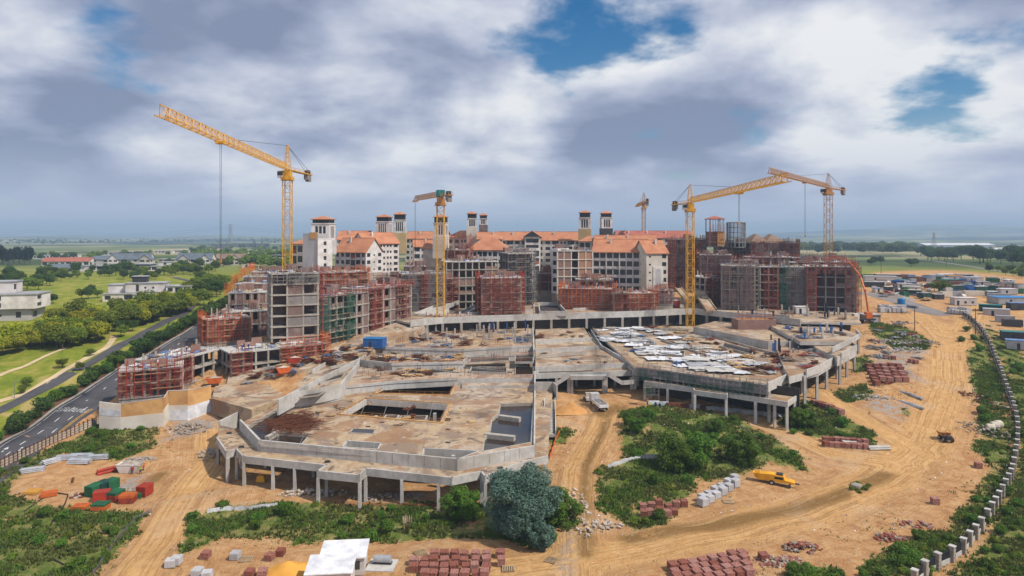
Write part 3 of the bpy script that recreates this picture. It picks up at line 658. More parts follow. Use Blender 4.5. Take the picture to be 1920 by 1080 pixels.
for a, c in (((1040, 726), (1068, 708)), ((1140, 706), (1166, 722)), ((1166, 722), (1190, 720))):
    A, C_ = W(a[0], a[1], 43.2), W(c[0], c[1], 43.2); Y_ = pL.y - 1.2; A = AT(a[0], a[1], Y_); C_ = AT(c[0], c[1], Y_)
    b = MB(); b.add([A, C_, C_ + Vector((0, 0, 1.3)), A + Vector((0, 0, 1.3))] + [v + Vector((0, 1.6, 0)) for v in (A, C_, C_ + Vector((0, 0, .4)), A + Vector((0, 0, .4)))], [(0, 1, 2, 3), (3, 2, 6, 7), (7, 6, 5, 4), (0, 4, 5, 1), (0, 3, 7, 4), (1, 5, 6, 2)]); part('stair_flight', b.mesh('stair_flight', 'concrete_new'), bay)
wall_line(bay, 'retaining_wall', [(1004, 722), (1037, 722), (1044, 728)], 42.8, 4, .9, .35)
bx('side_wall', bay, 'concrete_new', pR.x - .6, pR.y - .3, zg(pR.x, pR.y) - 1, pR.x + 1.2, pR.y + 8, pR.z - .6)

# wide deck with the white sheets, its lower terrace, colonnade and raised corner decks
wd_ = thing('concrete_podium', 'wide concrete deck strewn with white sheets and formwork above a colonnaded terrace', 'podium')
HR, HT = 38.0, 41.0
deck(wd_, 'roof_deck', [(1192, 690), (1215, 692), (1440, 724), (1480, 706), (1512, 690), (1450, 652), (1330, 612), (1104, 610)], HR, .8, 'deck')
deck(wd_, 'raised_deck', [(1480, 706), (1536, 691), (1575, 668), (1540, 640), (1450, 640), (1470, 690)], HR - 1.2, 1.9, 'deck')
deck(wd_, 'raised_deck', [(1570, 670), (1606, 652), (1580, 636), (1505, 634), (1535, 655)], HR - 2.6, 2.6, 'deck')
deck(wd_, 'raised_deck', [(1500, 640), (1590, 640), (1612, 628), (1560, 610), (1440, 608)], HR - 4.0, 1.2, 'deck')
deck(wd_, 'raised_deck', [(1300, 612), (1440, 640), (1500, 640), (1480, 606), (1350, 600)], HR - 2.6, 2.8, 'deck')
front = [(1192, 690), (1215, 692), (1300, 704), (1380, 716), (1440, 724)]
wall_line(wd_, 'fascia', front, HR, 2.2, .2, .3, 'concrete_grey')
wall_line(wd_, 'fascia', [(1440, 724), (1480, 706), (1512, 691)], HR, 1.4, .9, .35); wall_line(wd_, 'fascia', [(1512, 699), (1536, 691), (1577, 667)], HR - 1.2, 1.2, .9, .35)
wall_line(wd_, 'fascia', [(1577, 667), (1606, 651), (1590, 640)], HR - 2.6, 1.1, .8, .35); wall_line(wd_, 'fascia', [(1560, 655), (1590, 641), (1613, 628), (1605, 620)], HR - 4.0, 1.0, .6, .35)
b = MB()
ter = [(1209, 717), (1300, 729), (1303, 734), (1362, 742), (1364, 738), (1476, 756), (1492, 745), (1440, 724), (1300, 706), (1209, 694)]
deck(wd_, 'terrace_slab', ter, HT, .45, 'deck')
wall_line(wd_, 'terrace_beam', ter[:7], HT, .95, .35, .32)
for x, y in ((1209, 717), (1252, 723), (1300, 730), (1303, 735), (1362, 742), (1417, 747), (1453, 752), (1476, 756), (1490, 746)): p = W(x, y, HT); column(wd_, p + Vector((0, .2, 0)), p.z - .9, zg(p.x, p.y) - .8, .6)
for x, y in ((1230, 712), (1280, 718), (1330, 724), (1390, 732), (1440, 738)): p = W(x, y, HT); column(wd_, p + Vector((0, 2.5, 0)), p.z - .4, zg(p.x, p.y) - 3, .6)
a, b_ = W(1200, 694, HR), W(1440, 725, HR); d_ = b_ - a; bb = MB(); bb.box(0, 6, -9, d_.length + 6, 6.4, -.8); part('back_wall', bb.mesh('back_wall', 'depth_shade'), wd_, a, math.atan2(d_.y, d_.x))
for x, y, hz in ((1444, 723, HR), (1482, 706, HR), (1511, 700, HR - 1.2), (1534, 692, HR - 1.2), (1552, 682, HR - 1.2), (1572, 671, HR - 1.2), (1577, 668, HR - 2.6), (1590, 660, HR - 2.6), (1604, 652, HR - 2.6), (1611, 629, HR - 4)):
    p = W(x, y, hz); column(wd_, p + Vector((-.2, .3, 0)), p.z - .7, zg(p.x, p.y) - .8, .65)
for x, y in ((1505, 688), (1545, 668), (1570, 655)): p = W(x, y, HR - 1); bx('pier', wd_, 'concrete_new', p.x - .5, p.y, zg(p.x, p.y) - 1, p.x + 1.3, p.y + 2.5, p.z - 1)
wall_line(wd_, 'upper_wall', [(1440, 722), (1480, 706)], HR + 3.2, .2, .9, .3)
for pts, wt in (([(1236, 664), (1282, 672), (1284, 662), (1244, 654)], False), ([(1300, 622), (1350, 632), (1352, 626), (1308, 617)], True), ([(1350, 652), (1410, 668), (1412, 660), (1358, 646)], False), ([(1220, 628), (1280, 640), (1282, 634), (1228, 623)], True), ([(1410, 690), (1450, 700), (1462, 690), (1424, 682)], True), ([(1370, 636), (1420, 650), (1424, 644), (1380, 632)], False)): rimmed_patch(wd_, pts, HR, wt, .2 if wt else .7)
rail(wd_, [(1104, 611), (1200, 690), (1440, 722)], HR, 1.1, 2.4, 'steel', .025)
for y0, x0, y1, x1 in ((640, 1240, 690, 1390), (628, 1320, 668, 1460), (618, 1200, 622, 1290), (655, 1270, 652, 1330), (622, 1330, 650, 1420)):
    wall_line(wd_, 'upstand', [(x0, y0), (x1, y1)], HR, .1, .7, .35, 'concrete')

# raised plaza behind, over a row of dark openings
plz = thing('concrete_podium', 'raised concrete plaza slab over a long row of dark openings, ramps climbing its ends', 'podium')
HP = 32.4
pf = [(770, 606), (830, 600), (1000, 594), (1100, 591), (1200, 588), (1300, 583), (1500, 604)]
deck(plz, 'plaza_slab', pf + [(1615, 606), (1600, 582), (1560, 566), (1240, 560), (800, 560), (700, 590)], HP, .7, 'deck')
Pp = wall_line(plz, 'plaza_parapet', pf, HP, 1.3, 1.1, .4)
for a, c in zip(Pp, Pp[1:]):
    n = max(1, round((c - a).length / 7)); 
    for i in range(n): p = a.lerp(c, i / n); column(plz, p + Vector((0, .1, 0)), p.z - 1.3, p.z - 5.2, .9, 'concrete')
    d_ = c - a; bb = MB(); bb.box(0, 2.0, -5.6, d_.length, 2.3, -.7); part('recess_wall', bb.mesh('recess_wall', 'depth_shade'), plz, a, math.atan2(d_.y, d_.x))
def sloped(root, name, p, q, wd, th, m='concrete_new', up=.9):
    b = MB(); p = Vector(p); q = Vector(q); n_ = Vector((-(q - p).y, (q - p).x, 0)).normalized() * wd / 2
    b.add([p - n_, q - n_, q + n_, p + n_] + [v - Vector((0, 0, th)) for v in (p - n_, q - n_, q + n_, p + n_)], [(0, 1, 2, 3), (7, 6, 5, 4), (0, 4, 5, 1), (1, 5, 6, 2), (2, 6, 7, 3), (3, 7, 4, 0)])
    for s_ in (-1, 1):
        o_ = n_ * s_; i_ = n_ * s_ * (1 - .6 / wd); u = Vector((0, 0, up))
        b.add([p + o_, q + o_, q + o_ + u, p + o_ + u, p + i_, q + i_, q + i_ + u, p + i_ + u], [(0, 1, 2, 3), (7, 6, 5, 4), (3, 2, 6, 7)])
    return part(name, b.mesh(name, m), root)
sloped(plz, 'ramp', AT(778, 596, 262), AT(850, 566, 285), 6, .8); sloped(plz, 'ramp', AT(760, 606, 255), AT(836, 582, 270), 4, .8); sloped(plz, 'ramp', AT(868, 590, 264), AT(905, 572, 285), 4, .6)
sloped(plz, 'ramp', AT(1334, 582, 270), AT(1306, 540, 300), 4.5, .9, 'deck', .5); sloped(plz, 'ramp', AT(1288, 560, 285), AT(1272, 540, 300), 3, .7, 'deck', .4)
wall_line(plz, 'well_wall', [(1012, 587), (1062, 587), (1046, 570), (1010, 570)], HP - 1.2, 1.2, .8, .4, 'concrete_new', True); deck(plz, 'well_shade_floor', [(1013, 586), (1061, 586), (1045, 571), (1011, 571)], HP - .55, .04, 'depth_shade')  # floor lies above the slab; the well's deep shade is in its colour
for pts in ([(1075, 582), (1280, 575)], [(1000, 578), (1008, 560)], [(1400, 590), (1480, 596)], [(880, 590), (1000, 586)]): wall_line(plz, 'low_wall', pts, HP, .1, 1.0, .4)
def forest(root, n, x0, x1, y0, y1, hz, hh, mats, seed):
    r_ = random.Random(seed)
    for i in range(n):
        p = W(r_.uniform(x0, x1), r_.uniform(y0, y1), hz); s_ = r_.uniform(.35, .6); bx('starter_column', root, r_.choice(mats), p.x - s_ / 2, p.y - s_ / 2, p.z, p.x + s_ / 2, p.y + s_ / 2, p.z + r_.uniform(*hh))
forest(pod, 26, 790, 990, 618, 642, HD, (2, 4.4), ['concrete_new', 'concrete', 'concrete'], 3); forest(pod, 5, 905, 990, 620, 634, HD, (3.5, 4.5), ['blue', 'cloth_blue'], 4)
forest(wd_, 16, 1480, 1580, 622, 636, HR - 4, (2, 3.4), ['concrete_new', 'blue', 'concrete', 'cloth_navy'], 5); forest(plz, 26, 1380, 1590, 584, 598, HP, (2, 4.2), ['concrete_new', 'concrete', 'cloth_navy', 'concrete_grey'], 6)
forest(wd_, 10, 1440, 1540, 640, 662, HR - 1.2, (2.2, 4), ['concrete_new', 'blue', 'cloth_navy'], 8)
# ---------------------------------------------------------------- buildings
_pm = {}
def win_mesh(fr='frame_dark'):
    k = 'win' + fr
    if k not in _pm:
        b = MB(); b.box(0, 0, 0, 1, .08, .07); b.box(0, 0, .93, 1, .08, 1); b.box(0, 0, .07, .06, .08, .93); b.box(.94, 0, .07, 1, .08, .93); b.box(.475, 0, .07, .525, .07, .93)
        b.box(.06, .03, .07, .94, .05, .93, 1); _pm[k] = b.mesh('window', [fr, 'glass'])
    return _pm[k]
def wall_mesh(L, H, rects, t, m):
    """wall in the xz plane (front at y=0) with real openings and reveals"""
    xs = sorted({0, L, *[r[0] for r in rects], *[r[2] for r in rects]}); zs = sorted({0, H, *[r[1] for r in rects], *[r[3] for r in rects]}); b = MB()
    for x0, x1 in zip(xs, xs[1:]):
        run = None
        for z0, z1 in zip(zs, zs[1:]):
            cx_, cz_ = (x0 + x1) / 2, (z0 + z1) / 2; solid = not any(r[0] < cx_ < r[2] and r[1] < cz_ < r[3] for r in rects)
            if solid: run = [run[0], z1] if run else [z0, z1]
            if (not solid or z1 == zs[-1]) and run: b.add([(x0, 0, run[0]), (x1, 0, run[0]), (x1, 0, run[1]), (x0, 0, run[1])], [(0, 1, 2, 3)]); run = None
    for x0, z0, x1, z1 in rects:
        b.add([(x0, 0, z0), (x1, 0, z0), (x1, 0, z1), (x0, 0, z1), (x0, t, z0), (x1, t, z0), (x1, t, z1), (x0, t, z1)], [(0, 4, 5, 1), (1, 5, 6, 2), (2, 6, 7, 3), (3, 7, 4, 0)])
    b.add([(0, 0, H), (L, 0, H), (L, t, H), (0, t, H)], [(0, 1, 2, 3)])
    return b.mesh('wall', m)
def place(pxL, YL, pxR, YR, ybot, ytop):
    """front-left base, yaw, length, height of a block whose front spans two picture columns at given depths"""
    a = Vector(((pxL - CX) * YL / F, YL, 0)); c = Vector(((pxR - CX) * YR / F, YR, 0)); Ym = (YL + YR) / 2
    z0 = CH - (ybot - HY) * Ym / F; z1 = CH - (ytop - HY) * Ym / F; a.z = z0; d_ = c - a; d_.z = 0
    return a, math.atan2(d_.y, d_.x), d_.length, z1 - z0
def facade(root, L, H, floors, pat, m, loc, rz, t=.35, wfr='frame_dark', base=0.0):
    """pat: bay letters left to right; w window, s pair of small windows, b balcony bay, o brown panel, t tall window, x blank"""
    rects = []; wins = []; n = len(pat); bw = L / n; fh = (H - base) / floors; ex = []
    for f in range(floors):
        z = base + f * fh
        for i, c in enumerate(pat):
            x = i * bw
            if c == 'w': rc = [(x + bw * .2, z + fh * .28, x + bw * .8, z + fh * .8)]
            elif c == 's': rc = [(x + bw * .14, z + fh * .35, x + bw * .42, z + fh * .75), (x + bw * .58, z + fh * .35, x + bw * .86, z + fh * .75)]
            elif c in 'bo': rc = [(x + bw * .08, z + fh * .08, x + bw * .92, z + fh * .86)]
            elif c == 't': rc = [(x + bw * .3, z + fh * .1, x + bw * .7, z + fh * .85)]
            elif c == 'm': rc = [(x + bw * .36, z + fh * .4, x + bw * .64, z + fh * .62)]
            else: rc = []
            for r_ in rc: rects.append(r_); wins.append((c, r_, f))
    part('wall', wall_mesh(L, H, rects, t, m), root, loc, rz)
    rot = Matrix.Rotation(rz, 3, 'Z')
    for c, (x0, z0, x1, z1), f in wins:
        p = Vector(loc) + rot @ Vector((x0, t - .1, z0))
        if c == 'o' and f % 2 == 0: part('brown_panel', ub('brown_panel'), root, Vector(loc) + rot @ Vector((x0, .12, z0)), rz, (x1 - x0, .1, (z1 - z0) * .55)); part('window', win_mesh(wfr), root, Vector(loc) + rot @ Vector((x0, t - .1, z0 + (z1 - z0) * .55)), rz, (x1 - x0, 1, (z1 - z0) * .45)); continue
        part('window', win_mesh(wfr), root, p, rz, (x1 - x0, 1, z1 - z0))
        if c == 'b': part('balustrade', ub('white'), root, Vector(loc) + rot @ Vector((x0, .06, z0)), rz, (x1 - x0, .1, (z1 - z0) * .2))
def gable_roof(L, D, h, m='tile', oh=.6, wallm='white'):
    b = MB(); a = -oh; t = .28
    for s_ in (0, 1):
        y0, y1 = (-oh, D / 2) if s_ == 0 else (D + oh, D / 2); z0 = -oh * h / (D / 2)
        vs = [(a, y0, z0), (L - a, y0, z0), (L - a, y1, h), (a, y1, h)]; up = [(x, y, z + t) for x, y, z in vs]
        fs = [(4, 5, 6, 7), (3, 2, 1, 0), (0, 1, 5, 4), (0, 4, 7, 3), (1, 2, 6, 5)]
        b.add(vs + up, fs if s_ == 0 else [f[::-1] for f in fs], 0)
    b.add([(0, 0, 0), (0, D, 0), (0, D / 2, h)], [(0, 2, 1)], 1); b.add([(L, 0, 0), (L, D, 0), (L, D / 2, h)], [(0, 1, 2)], 1)
    b.bar((a, D / 2, h + t), (L - a, D / 2, h + t), .2, 0)
    return b.mesh('roof', [m, wallm])
def hip_roof(L, D, h, m='tile', oh=.6):
    b = MB(); r_ = min(L, D) / 2 * .98; x0, x1, y0, y1 = -oh, L + oh, -oh, D + oh
    if L >= D: top = [(r_, D / 2, h), (L - r_, D / 2, h)]; fs = [(0, 1, 5, 4), (1, 2, 5), (2, 3, 4, 5), (3, 0, 4)]
    else: top = [(L / 2, r_, h), (L / 2, D - r_, h)]; fs = [(0, 1, 4), (1, 2, 5, 4), (2, 3, 5), (3, 0, 4, 5)]
    b.add([(x0, y0, 0), (x1, y0, 0), (x1, y1, 0), (x0, y1, 0)] + top, fs + [(3, 2, 1, 0)]); b.box(x0 + .05, y0 + .05, -.25, x1 - .05, y1 - .05, -.01); return b.mesh('roof', m)
def finished(label, pxL, YL, pxR, YR, ybot, ytop, D, floors, pat, roof='gable', rh=4.0, m='white', side='wwx', rm='tile', name='apartment_building', cat='building', group=None, bars=False):
    a, rz, L, H = place(pxL, YL, pxR, YR, ybot, ytop); root = thing(name, label, cat, a, rz, group)
    facade(root, L, H, floors, pat, m, (0, 0, 0), 0); facade(root, D, H, floors, side, m, (L, 0, 0), PI / 2); facade(root, D, H, floors, side, m, (0, D, 0), -PI / 2); facade(root, L, H, 1, 'x', m, (L, D, 0), PI)
    bx('interior', root, 'depth_shade', .5, .5, .1, L - .5, D - .5, H - .05)
    bx('foundation', root, 'concrete', .02, .02, -8, L - .02, D - .02, -.002)
    if bars:
        n = len(pat)
        for i in range(n + 1):
            if i % 2 == 0: bx('pier', root, m, max(0, i * L / n - .25), -.3, 0, min(L, i * L / n + .25), -.003, H)
        for f in range(1, floors): bx('string_course', root, m, 0, -.14, f * H / floors - .14, L, -.004, f * H / floors + .14)
    if roof == 'gable': r_ = part('roof', gable_roof(L, D, rh, rm, .6, m), root, (0, 0, H))
    elif roof == 'hip': r_ = part('roof', hip_roof(L, D, rh, rm), root, (0, 0, H + .25))
    else:
        r_ = bx('roof', root, 'grey_sheet', .2, .2, H, L - .2, D - .2, H + .15)
        for q in ((0, -.01, L, .25), (0, D - .25, L, D), (-.01, .25, .24, D - .25), (L - .24, .25, L + .01, D - .25)): bx('parapet', root, m, q[0], q[1], H + .002, q[2], q[3], H + .7)
    if roof in ('gable', 'hip'):
        for k in range(max(1, int(L / 14))):
            x = L * (k + .6) / (int(L / 14) + 1); 
            if roof == 'gable': bx('chimney', root, m, x, D * .3, H + rh * .45, x + .8, D * .3 + .9, H + rh + .7)
    return root, L, H
def tower(label, px, Y, yroof, ybot, wd, slits=3, base='white', baseh=.35, group='bell towers of the finished blocks'):
    """square tower: white shaft with slit windows, dark louvred lantern, low orange roof"""
    z1 = CH - (yroof - HY) * Y / F; z0 = CH - (ybot - HY) * Y / F; H = z1 - z0; x = (px - CX) * Y / F
    root = thing('bell_tower', label, 'tower', (x - wd / 2, Y, z0), R(rng.uniform(-12, 14)), group)
    hb = H * baseh; hs = H * (.80 - baseh) if baseh < .6 else H * .3; hl = H - hb - hs - .8
    bx('tower_base', root, base, -.35, -.35, -4, wd + .35, wd + .35, hb)
    b = MB()
    for k, (loc, rz) in enumerate((((0, 0, hb), 0), ((wd, 0, hb), PI / 2), ((wd, wd, hb), PI), ((0, wd, hb), -PI / 2))):
        rects = [(wd * (.18 + .64 * i / slits + .03), hs * .12, wd * (.18 + .64 * (i + 1) / slits - .03), hs * .86) for i in range(slits)]
        part('wall', wall_mesh(wd, hs, rects, .3, 'white'), root, loc, rz); rot = Matrix.Rotation(rz, 3, 'Z')
        for r_ in rects[:slits]: part('slit_window', win_mesh(), root, Vector(loc) + rot @ Vector((r_[0], .2, r_[1])), rz, (r_[2] - r_[0], 1, r_[3] - r_[1]))
    bx('shaft_core', root, 'depth_shade', .4, .4, hb, wd - .4, wd - .4, hb + hs - .05); bx('cornice', root, 'white', -.25, -.25, hb + hs, wd + .25, wd + .25, hb + hs + .4)
    e = wd * .06; zl = hb + hs + .4; bx('lantern', root, 'louvre', e, e, zl, wd - e, wd - e, zl + hl)
    n = 7
    for i in range(n):
        zz = zl + hl * (i + .3) / n; bx('louvre_blade', root, 'frame_dark', e - .12, e - .12, zz, wd - e + .12, wd - e + .12, zz + .12)
    part('roof', hip_roof(wd, wd, 1.5, 'tile', .35), root, (0, 0, zl + hl + .25)); return root

# ---- frames, brick infill and scaffolding of the unfinished blocks
_lat = {}
def scaffold(label, a, rz, x0, y0, x1, y1, z0, z1, m='scaffold_red', net=None, lift=1.9, bay_=1.7, wdt=1.1, boards=True, group='scaffolds wrapped round the unfinished blocks', r=.055, seed=0, netz=None):
    """tube scaffold along one face line given in the block's own frame"""
    r_ = random.Random(seed); root = thing('scaffold', label, 'scaffold', a, rz, group)
    p0, p1 = Vector((x0, y0, 0)), Vector((x1, y1, 0)); d_ = p1 - p0; L = d_.length; d_.normalize(); o = Vector((d_.y, -d_.x, 0)); n = max(1, round(L / bay_)); nl = max(1, int((z1 - z0) / lift))
    s_, l_, bo = MB(), MB(), MB()
    for i in range(n + 1):
        for k in (.25, .25 + wdt):
            q = p0 + d_ * (L * i / n) + o * k; s_.bar(q + Vector((0, 0, z0)), q + Vector((0, 0, z1 + r_.uniform(.2, 1.6))), r, caps=False)
    for j in range(1, nl + 1):
        z = z0 + j * lift
        for k in (.25, .25 + wdt):
            for dz_ in (0, 1.0) if k > .3 else (0,):
                if z + dz_ < z1 + 1: l_.bar(p0 + o * k + Vector((0, 0, z + dz_)), p1 + o * k + Vector((0, 0, z + dz_)), r * .9, caps=False)
        for i in range(n + 1): q = p0 + d_ * (L * i / n); l_.bar(q + o * .2 + Vector((0, 0, z)), q + o * (.35 + wdt) + Vector((0, 0, z)), r * .8, caps=False)
        for i in range(n):
            if r_.random() < .30: A = p0 + d_ * (L * i / n) + o * (.25 + wdt); B = p0 + d_ * (L * (i + 1) / n) + o * (.25 + wdt); l_.bar(A + Vector((0, 0, z - lift)), B + Vector((0, 0, z)), r * .8, caps=False)
            if boards and r_.random() < .6: A = p0 + d_ * (L * (i + .5) / n) + o * (.25 + wdt / 2); bo.rbox(A + Vector((0, 0, z + .08)), L / n, wdt * .8, .06, math.atan2(d_.y, d_.x))
    part('standards', s_.mesh('standards', m), root, kind='stuff'); part('ledgers', l_.mesh('ledgers', m), root, kind='stuff')
    if boards and bo.v: part('boards', bo.mesh('boards', 'plank'), root, kind='stuff')
    if net:
        nz0, nz1 = netz or (z0, z1); nb = MB(); nx_, nz_ = max(2, int(L / 1.5)), max(2, int((nz1 - nz0) / 1.5))
        for j in range(nz_ + 1):
            for i in range(nx_ + 1):
                q = p0 + d_ * (L * i / nx_) + o * (.36 + wdt + r_.uniform(-.03, .10)); nb.v.append((q.x, q.y, nz0 + (nz1 - nz0) * j / nz_ + (r_.uniform(-.5, .2) if j == nz_ else 0)))
        for j in range(nz_):
            for i in range(nx_):
                if mnoise.noise((i * .45 + seed, j * .38, seed * .7)) > .12: continue
                k = j * (nx_ + 1) + i; nb.f.append((k, k + 1, k + nx_ + 2, k + nx_ + 1)); nb.m.append(0)
        part('shade_net', nb.mesh('shade_net', net), root, kind='stuff')
    return root
def clutter(root, L, D, z, seed, n=14, tarps=True, bars=True, big=1.0):
    """wet slab, shutter boards and starter bars lying on a roof slab"""
    r_ = random.Random(seed); b = MB()
    for i in range(n):
        c = (r_.uniform(.08, .92) * L, r_.uniform(.1, .9) * D, z + .1 + r_.uniform(0, .25)); k = r_.random()
        b.rbox(c, r_.uniform(1, 3.4) * big, r_.uniform(.3, 1.4), r_.uniform(.08, .5), r_.uniform(0, 3), r_.uniform(-.08, .08), r_.choice([0, 0, 1, 2, 3, 4, 5] if tarps else [0, 1, 1, 2]))
    part('roof_clutter', b.mesh('roof_clutter', ['plank', 'steel', 'concrete_grey', 'tarp_white', 'tarp_blue', 'rust']), root, kind='stuff')
    if bars:
        b = MB()
        for i in range(int(n * 2)):
            x, y = r_.uniform(.03, .97) * L, r_.choice([.05, .95, r_.random()]) * D; b.bar((x, y, z), (x + r_.uniform(-.05, .05), y, z + r_.uniform(1.0, 2.4)), .045, caps=False)
        part('starter_bars', b.mesh('starter_bars', 'rust'), root, kind='stuff')
def unfinished(label, pxL, YL, pxR, YR, ybot, ytop, D, floors, pat, m='brick', frame='concrete', sidepat='oww', roofm='concrete_new', seed=0, group=None, name='unfinished_building', roof=True, rows=None, sheets=0):
    """concrete frame with one slab per floor, a column per grid line, infill per bay: o open, b brick, w brick with window, g grey panel, d orange brick"""
    a, rz, L, H = place(pxL, YL, pxR, YR, ybot, ytop); root = thing(name, label, 'building', a, rz, group); fh = H / floors; r_ = random.Random(seed); st = .38; cs = .5
    bx('foundation', root, frame, .1, .1, -9, L - .1, D - .1, -.01)
    for f in range(floors + 1): bx('slab', root, frame if f < floors else roofm, -.12, -.12, f * fh - st, L + .12, D + .12, f * fh)
    def face(n, LL, fn, pats, skip=False):
        for i in range(n + 1):
            for f in range(floors):
                x = min(max(i * LL / n - cs / 2, .0), LL - cs); fn('column', frame, x, .02, f * fh, x + cs, .02 + cs, (f + 1) * fh - st)
        for f in range(floors):
            row = pats[f % len(pats)]
            for i in range(n):
                c = row[i % len(row)]; x0 = i * LL / n + (cs / 2 if i else cs); x1 = (i + 1) * LL / n - (cs / 2 if i < n - 1 else cs); z0, z1 = f * fh, (f + 1) * fh - st; mm = {'g': 'concrete_grey', 'd': 'brick_orange', 'n': 'brick_dark'}.get(c, m); wdt_ = x1 - x0
                if c in 'bgdn': fn('infill_wall', mm, x0, .18, z0, x1, .40, z1)
                elif c in 'wv':
                    o0, o1 = (.22, .78) if c == 'w' else (.12, .88); h0 = z0 + (z1 - z0) * .34
                    fn('infill_wall', mm, x0, .18, z0, x1, .40, h0); fn('infill_wall', mm, x0, .18, h0, x0 + wdt_ * o0, .40, z1 - .25); fn('infill_wall', mm, x0 + wdt_ * o1, .18, h0, x1, .40, z1 - .25); fn('lintel', frame, x0, .17, z1 - .25, x1, .41, z1)
                elif c == 'h': fn('infill_wall', mm, x0, .18, z0, x1, .40, z0 + (z1 - z0) * .4)
    P = lambda q: (lambda nm, mm, x0, y0, z0, x1, y1, z1: bx(nm, root, mm, *q(x0, y0, x1, y1, z0, z1)))
    face(len(pat if rows is None else rows[0]), L, P(lambda x0, y0, x1, y1, z0, z1: (x0, y0, z0, x1, y1, z1)), rows or [pat])
    face(len(sidepat), D, P(lambda x0, y0, x1, y1, z0, z1: (L - y1, x0, z0, L - y0, x1, z1)), [sidepat]); face(len(sidepat), D, P(lambda x0, y0, x1, y1, z0, z1: (y0, x0, z0, y1, x1, z1)), [sidepat])
    for f in range(floors): bx('partition', root, 'brick_dark', .6, min(D * .55, 5), f * fh, L - .6, min(D * .55, 5) + .2, (f + 1) * fh - st)
    bx('back_wall', root, m, .1, D - .3, 0, L - .1, D - .05, H - st)
    if roof:
        clutter(root, L, D, H, seed, int(10 + L * D / 18))
        for i in range(int(3 + L / 5)):                       # half-built walls, stub columns and cores standing on the top slab
            x, y = r_.uniform(.04, .9) * L, r_.uniform(.1, .85) * D; k = r_.random()
            if k < .45: bx('stub_wall', root, m, x, y, H, min(L, x + r_.uniform(1.5, 4.5)), y + .25, H + r_.uniform(.6, 2.6))
            elif k < .85: bx('stub_column', root, frame, x, y, H, x + .4, y + .4, H + r_.uniform(1.2, 3))
            else: bx('stair_core', root, m, x, y, H, min(L, x + r_.uniform(2, 4)), min(D, y + 3), H + r_.uniform(1.6, 3.2))
    for i in range(sheets):
        x, y = r_.uniform(.05, .6) * L, r_.uniform(.05, .6) * D; part('tarpaulin', sheet(r_.uniform(4, 8), r_.uniform(3, 6), seed + i, r_.choice(['tarp_white', 'tarp_white', 'tarp_blue'])), root, (x, y, H + .12))
    return root, a, rz, L, D, H
def sheet(w_, h_, seed, m, amp=.22):
    r_ = random.Random(seed); n = 9; V = []; Fq = []
    for j in range(n):
        for i in range(n):
            e = 1 + .12 * math.sin(i * 2.1 + seed) ; V.append((w_ * i / (n - 1) * e, h_ * j / (n - 1) + .3 * math.sin(i * 1.3 + seed), amp * r_.random()))
    for j in range(n - 1):
        for i in range(n - 1): k = j * n + i; Fq.append((k, k + 1, k + n + 1, k + n))
    return npmesh('sheet', np.array(V), np.array(Fq), m)

# ---- finished white blocks with tiled roofs (back to front)
finished('far white apartment wing with long orange roof behind the radio mast', 935, 395, 1092, 388, 505, 450, 13, 5, 'sbwbswwbsbw', 'gable', 4.6, 'white', 'wxw')
g_, L_, H_ = finished('white apartment block with glazed gable bay in the middle of its orange roof', 984, 386, 1012, 385, 505, 446, 6, 5, 'b', 'flat', 3, 'white', 'x')
part('glazed_gable', gable_roof(9, L_ + 1, 3.2, 'tile', .4, 'glass'), g_, (L_ + .5, -.8, H_ + .7), PI / 2)
finished('long white wing with orange roof reaching left of the paired towers', 760, 405, 835, 400, 500, 447, 12, 5, 'wswwswws', 'gable', 4, 'white')
finished('low orange roofed white house block in front of the long left wing', 776, 372, 812, 374, 500, 462, 10, 3, 'bwb', 'gable', 3.4, 'white')
finished('white block with pale orange roof behind the central crane mast', 838, 385, 900, 380, 500, 446, 12, 4, 'wwsww', 'hip', 4, 'plaster_cream')
finished('white block with broad blank gable left of the central crane mast', 793, 352, 826, 350, 500, 466, 14, 2, 'x', 'gable', 4, 'white', 'x')
finished('white wing with bright orange roof right of the second tower pair', 895, 372, 942, 372, 500, 448, 12, 4, 'wbwsbw', 'gable', 3.6, 'white')
finished('distant red roofed wing behind the right hand crane', 1160, 400, 1300, 405, 480, 446, 14, 3, 'wwwwwwwwww', 'gable', 4, 'white', 'ww', 'tile_red')
finished('white wing with dull orange roof beneath the right hand tower pair', 1086, 372, 1118, 370, 510, 453, 12, 4, 'bbw', 'hip', 3, 'white')
finished('white wing with orange roof and gabled dormer behind the balconied block', 1116, 366, 1230, 362, 510, 455, 12, 4, 'xwwbwbww', 'gable', 3.8, 'white')
finished('grey gabled block between the right tower pair and the balconied block', 1118, 360, 1150, 360, 510, 455, 12, 3, 'www', 'gable', 3, 'plaster_grey')
r1, L1, H1_ = finished('five storey white block with open balcony grid and orange roof', 1112, 318, 1212, 312, 550, 472, 15, 5, 'bbbbbbbb', 'gable', 5.6, 'white', 'mmx', bars=True)
ge, Lg, Hg = finished('tall pale gable end block with arched blind panel next to the balcony grid', 1212, 306, 1252, 309, 548, 474, 13, 5, 'mxw', 'gable', 5.5, 'plaster_cream', 'xmx')
bx('panel_surround', ge, 'white', Lg * .3, -.3, .2, Lg * .78, -.01, Hg * .66); b = MB(); b.add([(math.cos(PI * k / 10) * Lg * .13, 0, math.sin(PI * k / 10) * Lg * .13) for k in range(11)] + [(-Lg * .13, 0, -Hg * .45), (Lg * .13, 0, -Hg * .45)], [tuple(range(12, -1, -1))]); part('arched_panel', b.mesh('arched_panel', 'plaster_grey'), ge, (Lg * .54, -.32, Hg * .52))
finished('white five storey block with orange roof beside the grey core tower', 686, 322, 748, 335, 512, 456, 13, 5, 'bossw', 'gable', 5, 'white', 'swx')
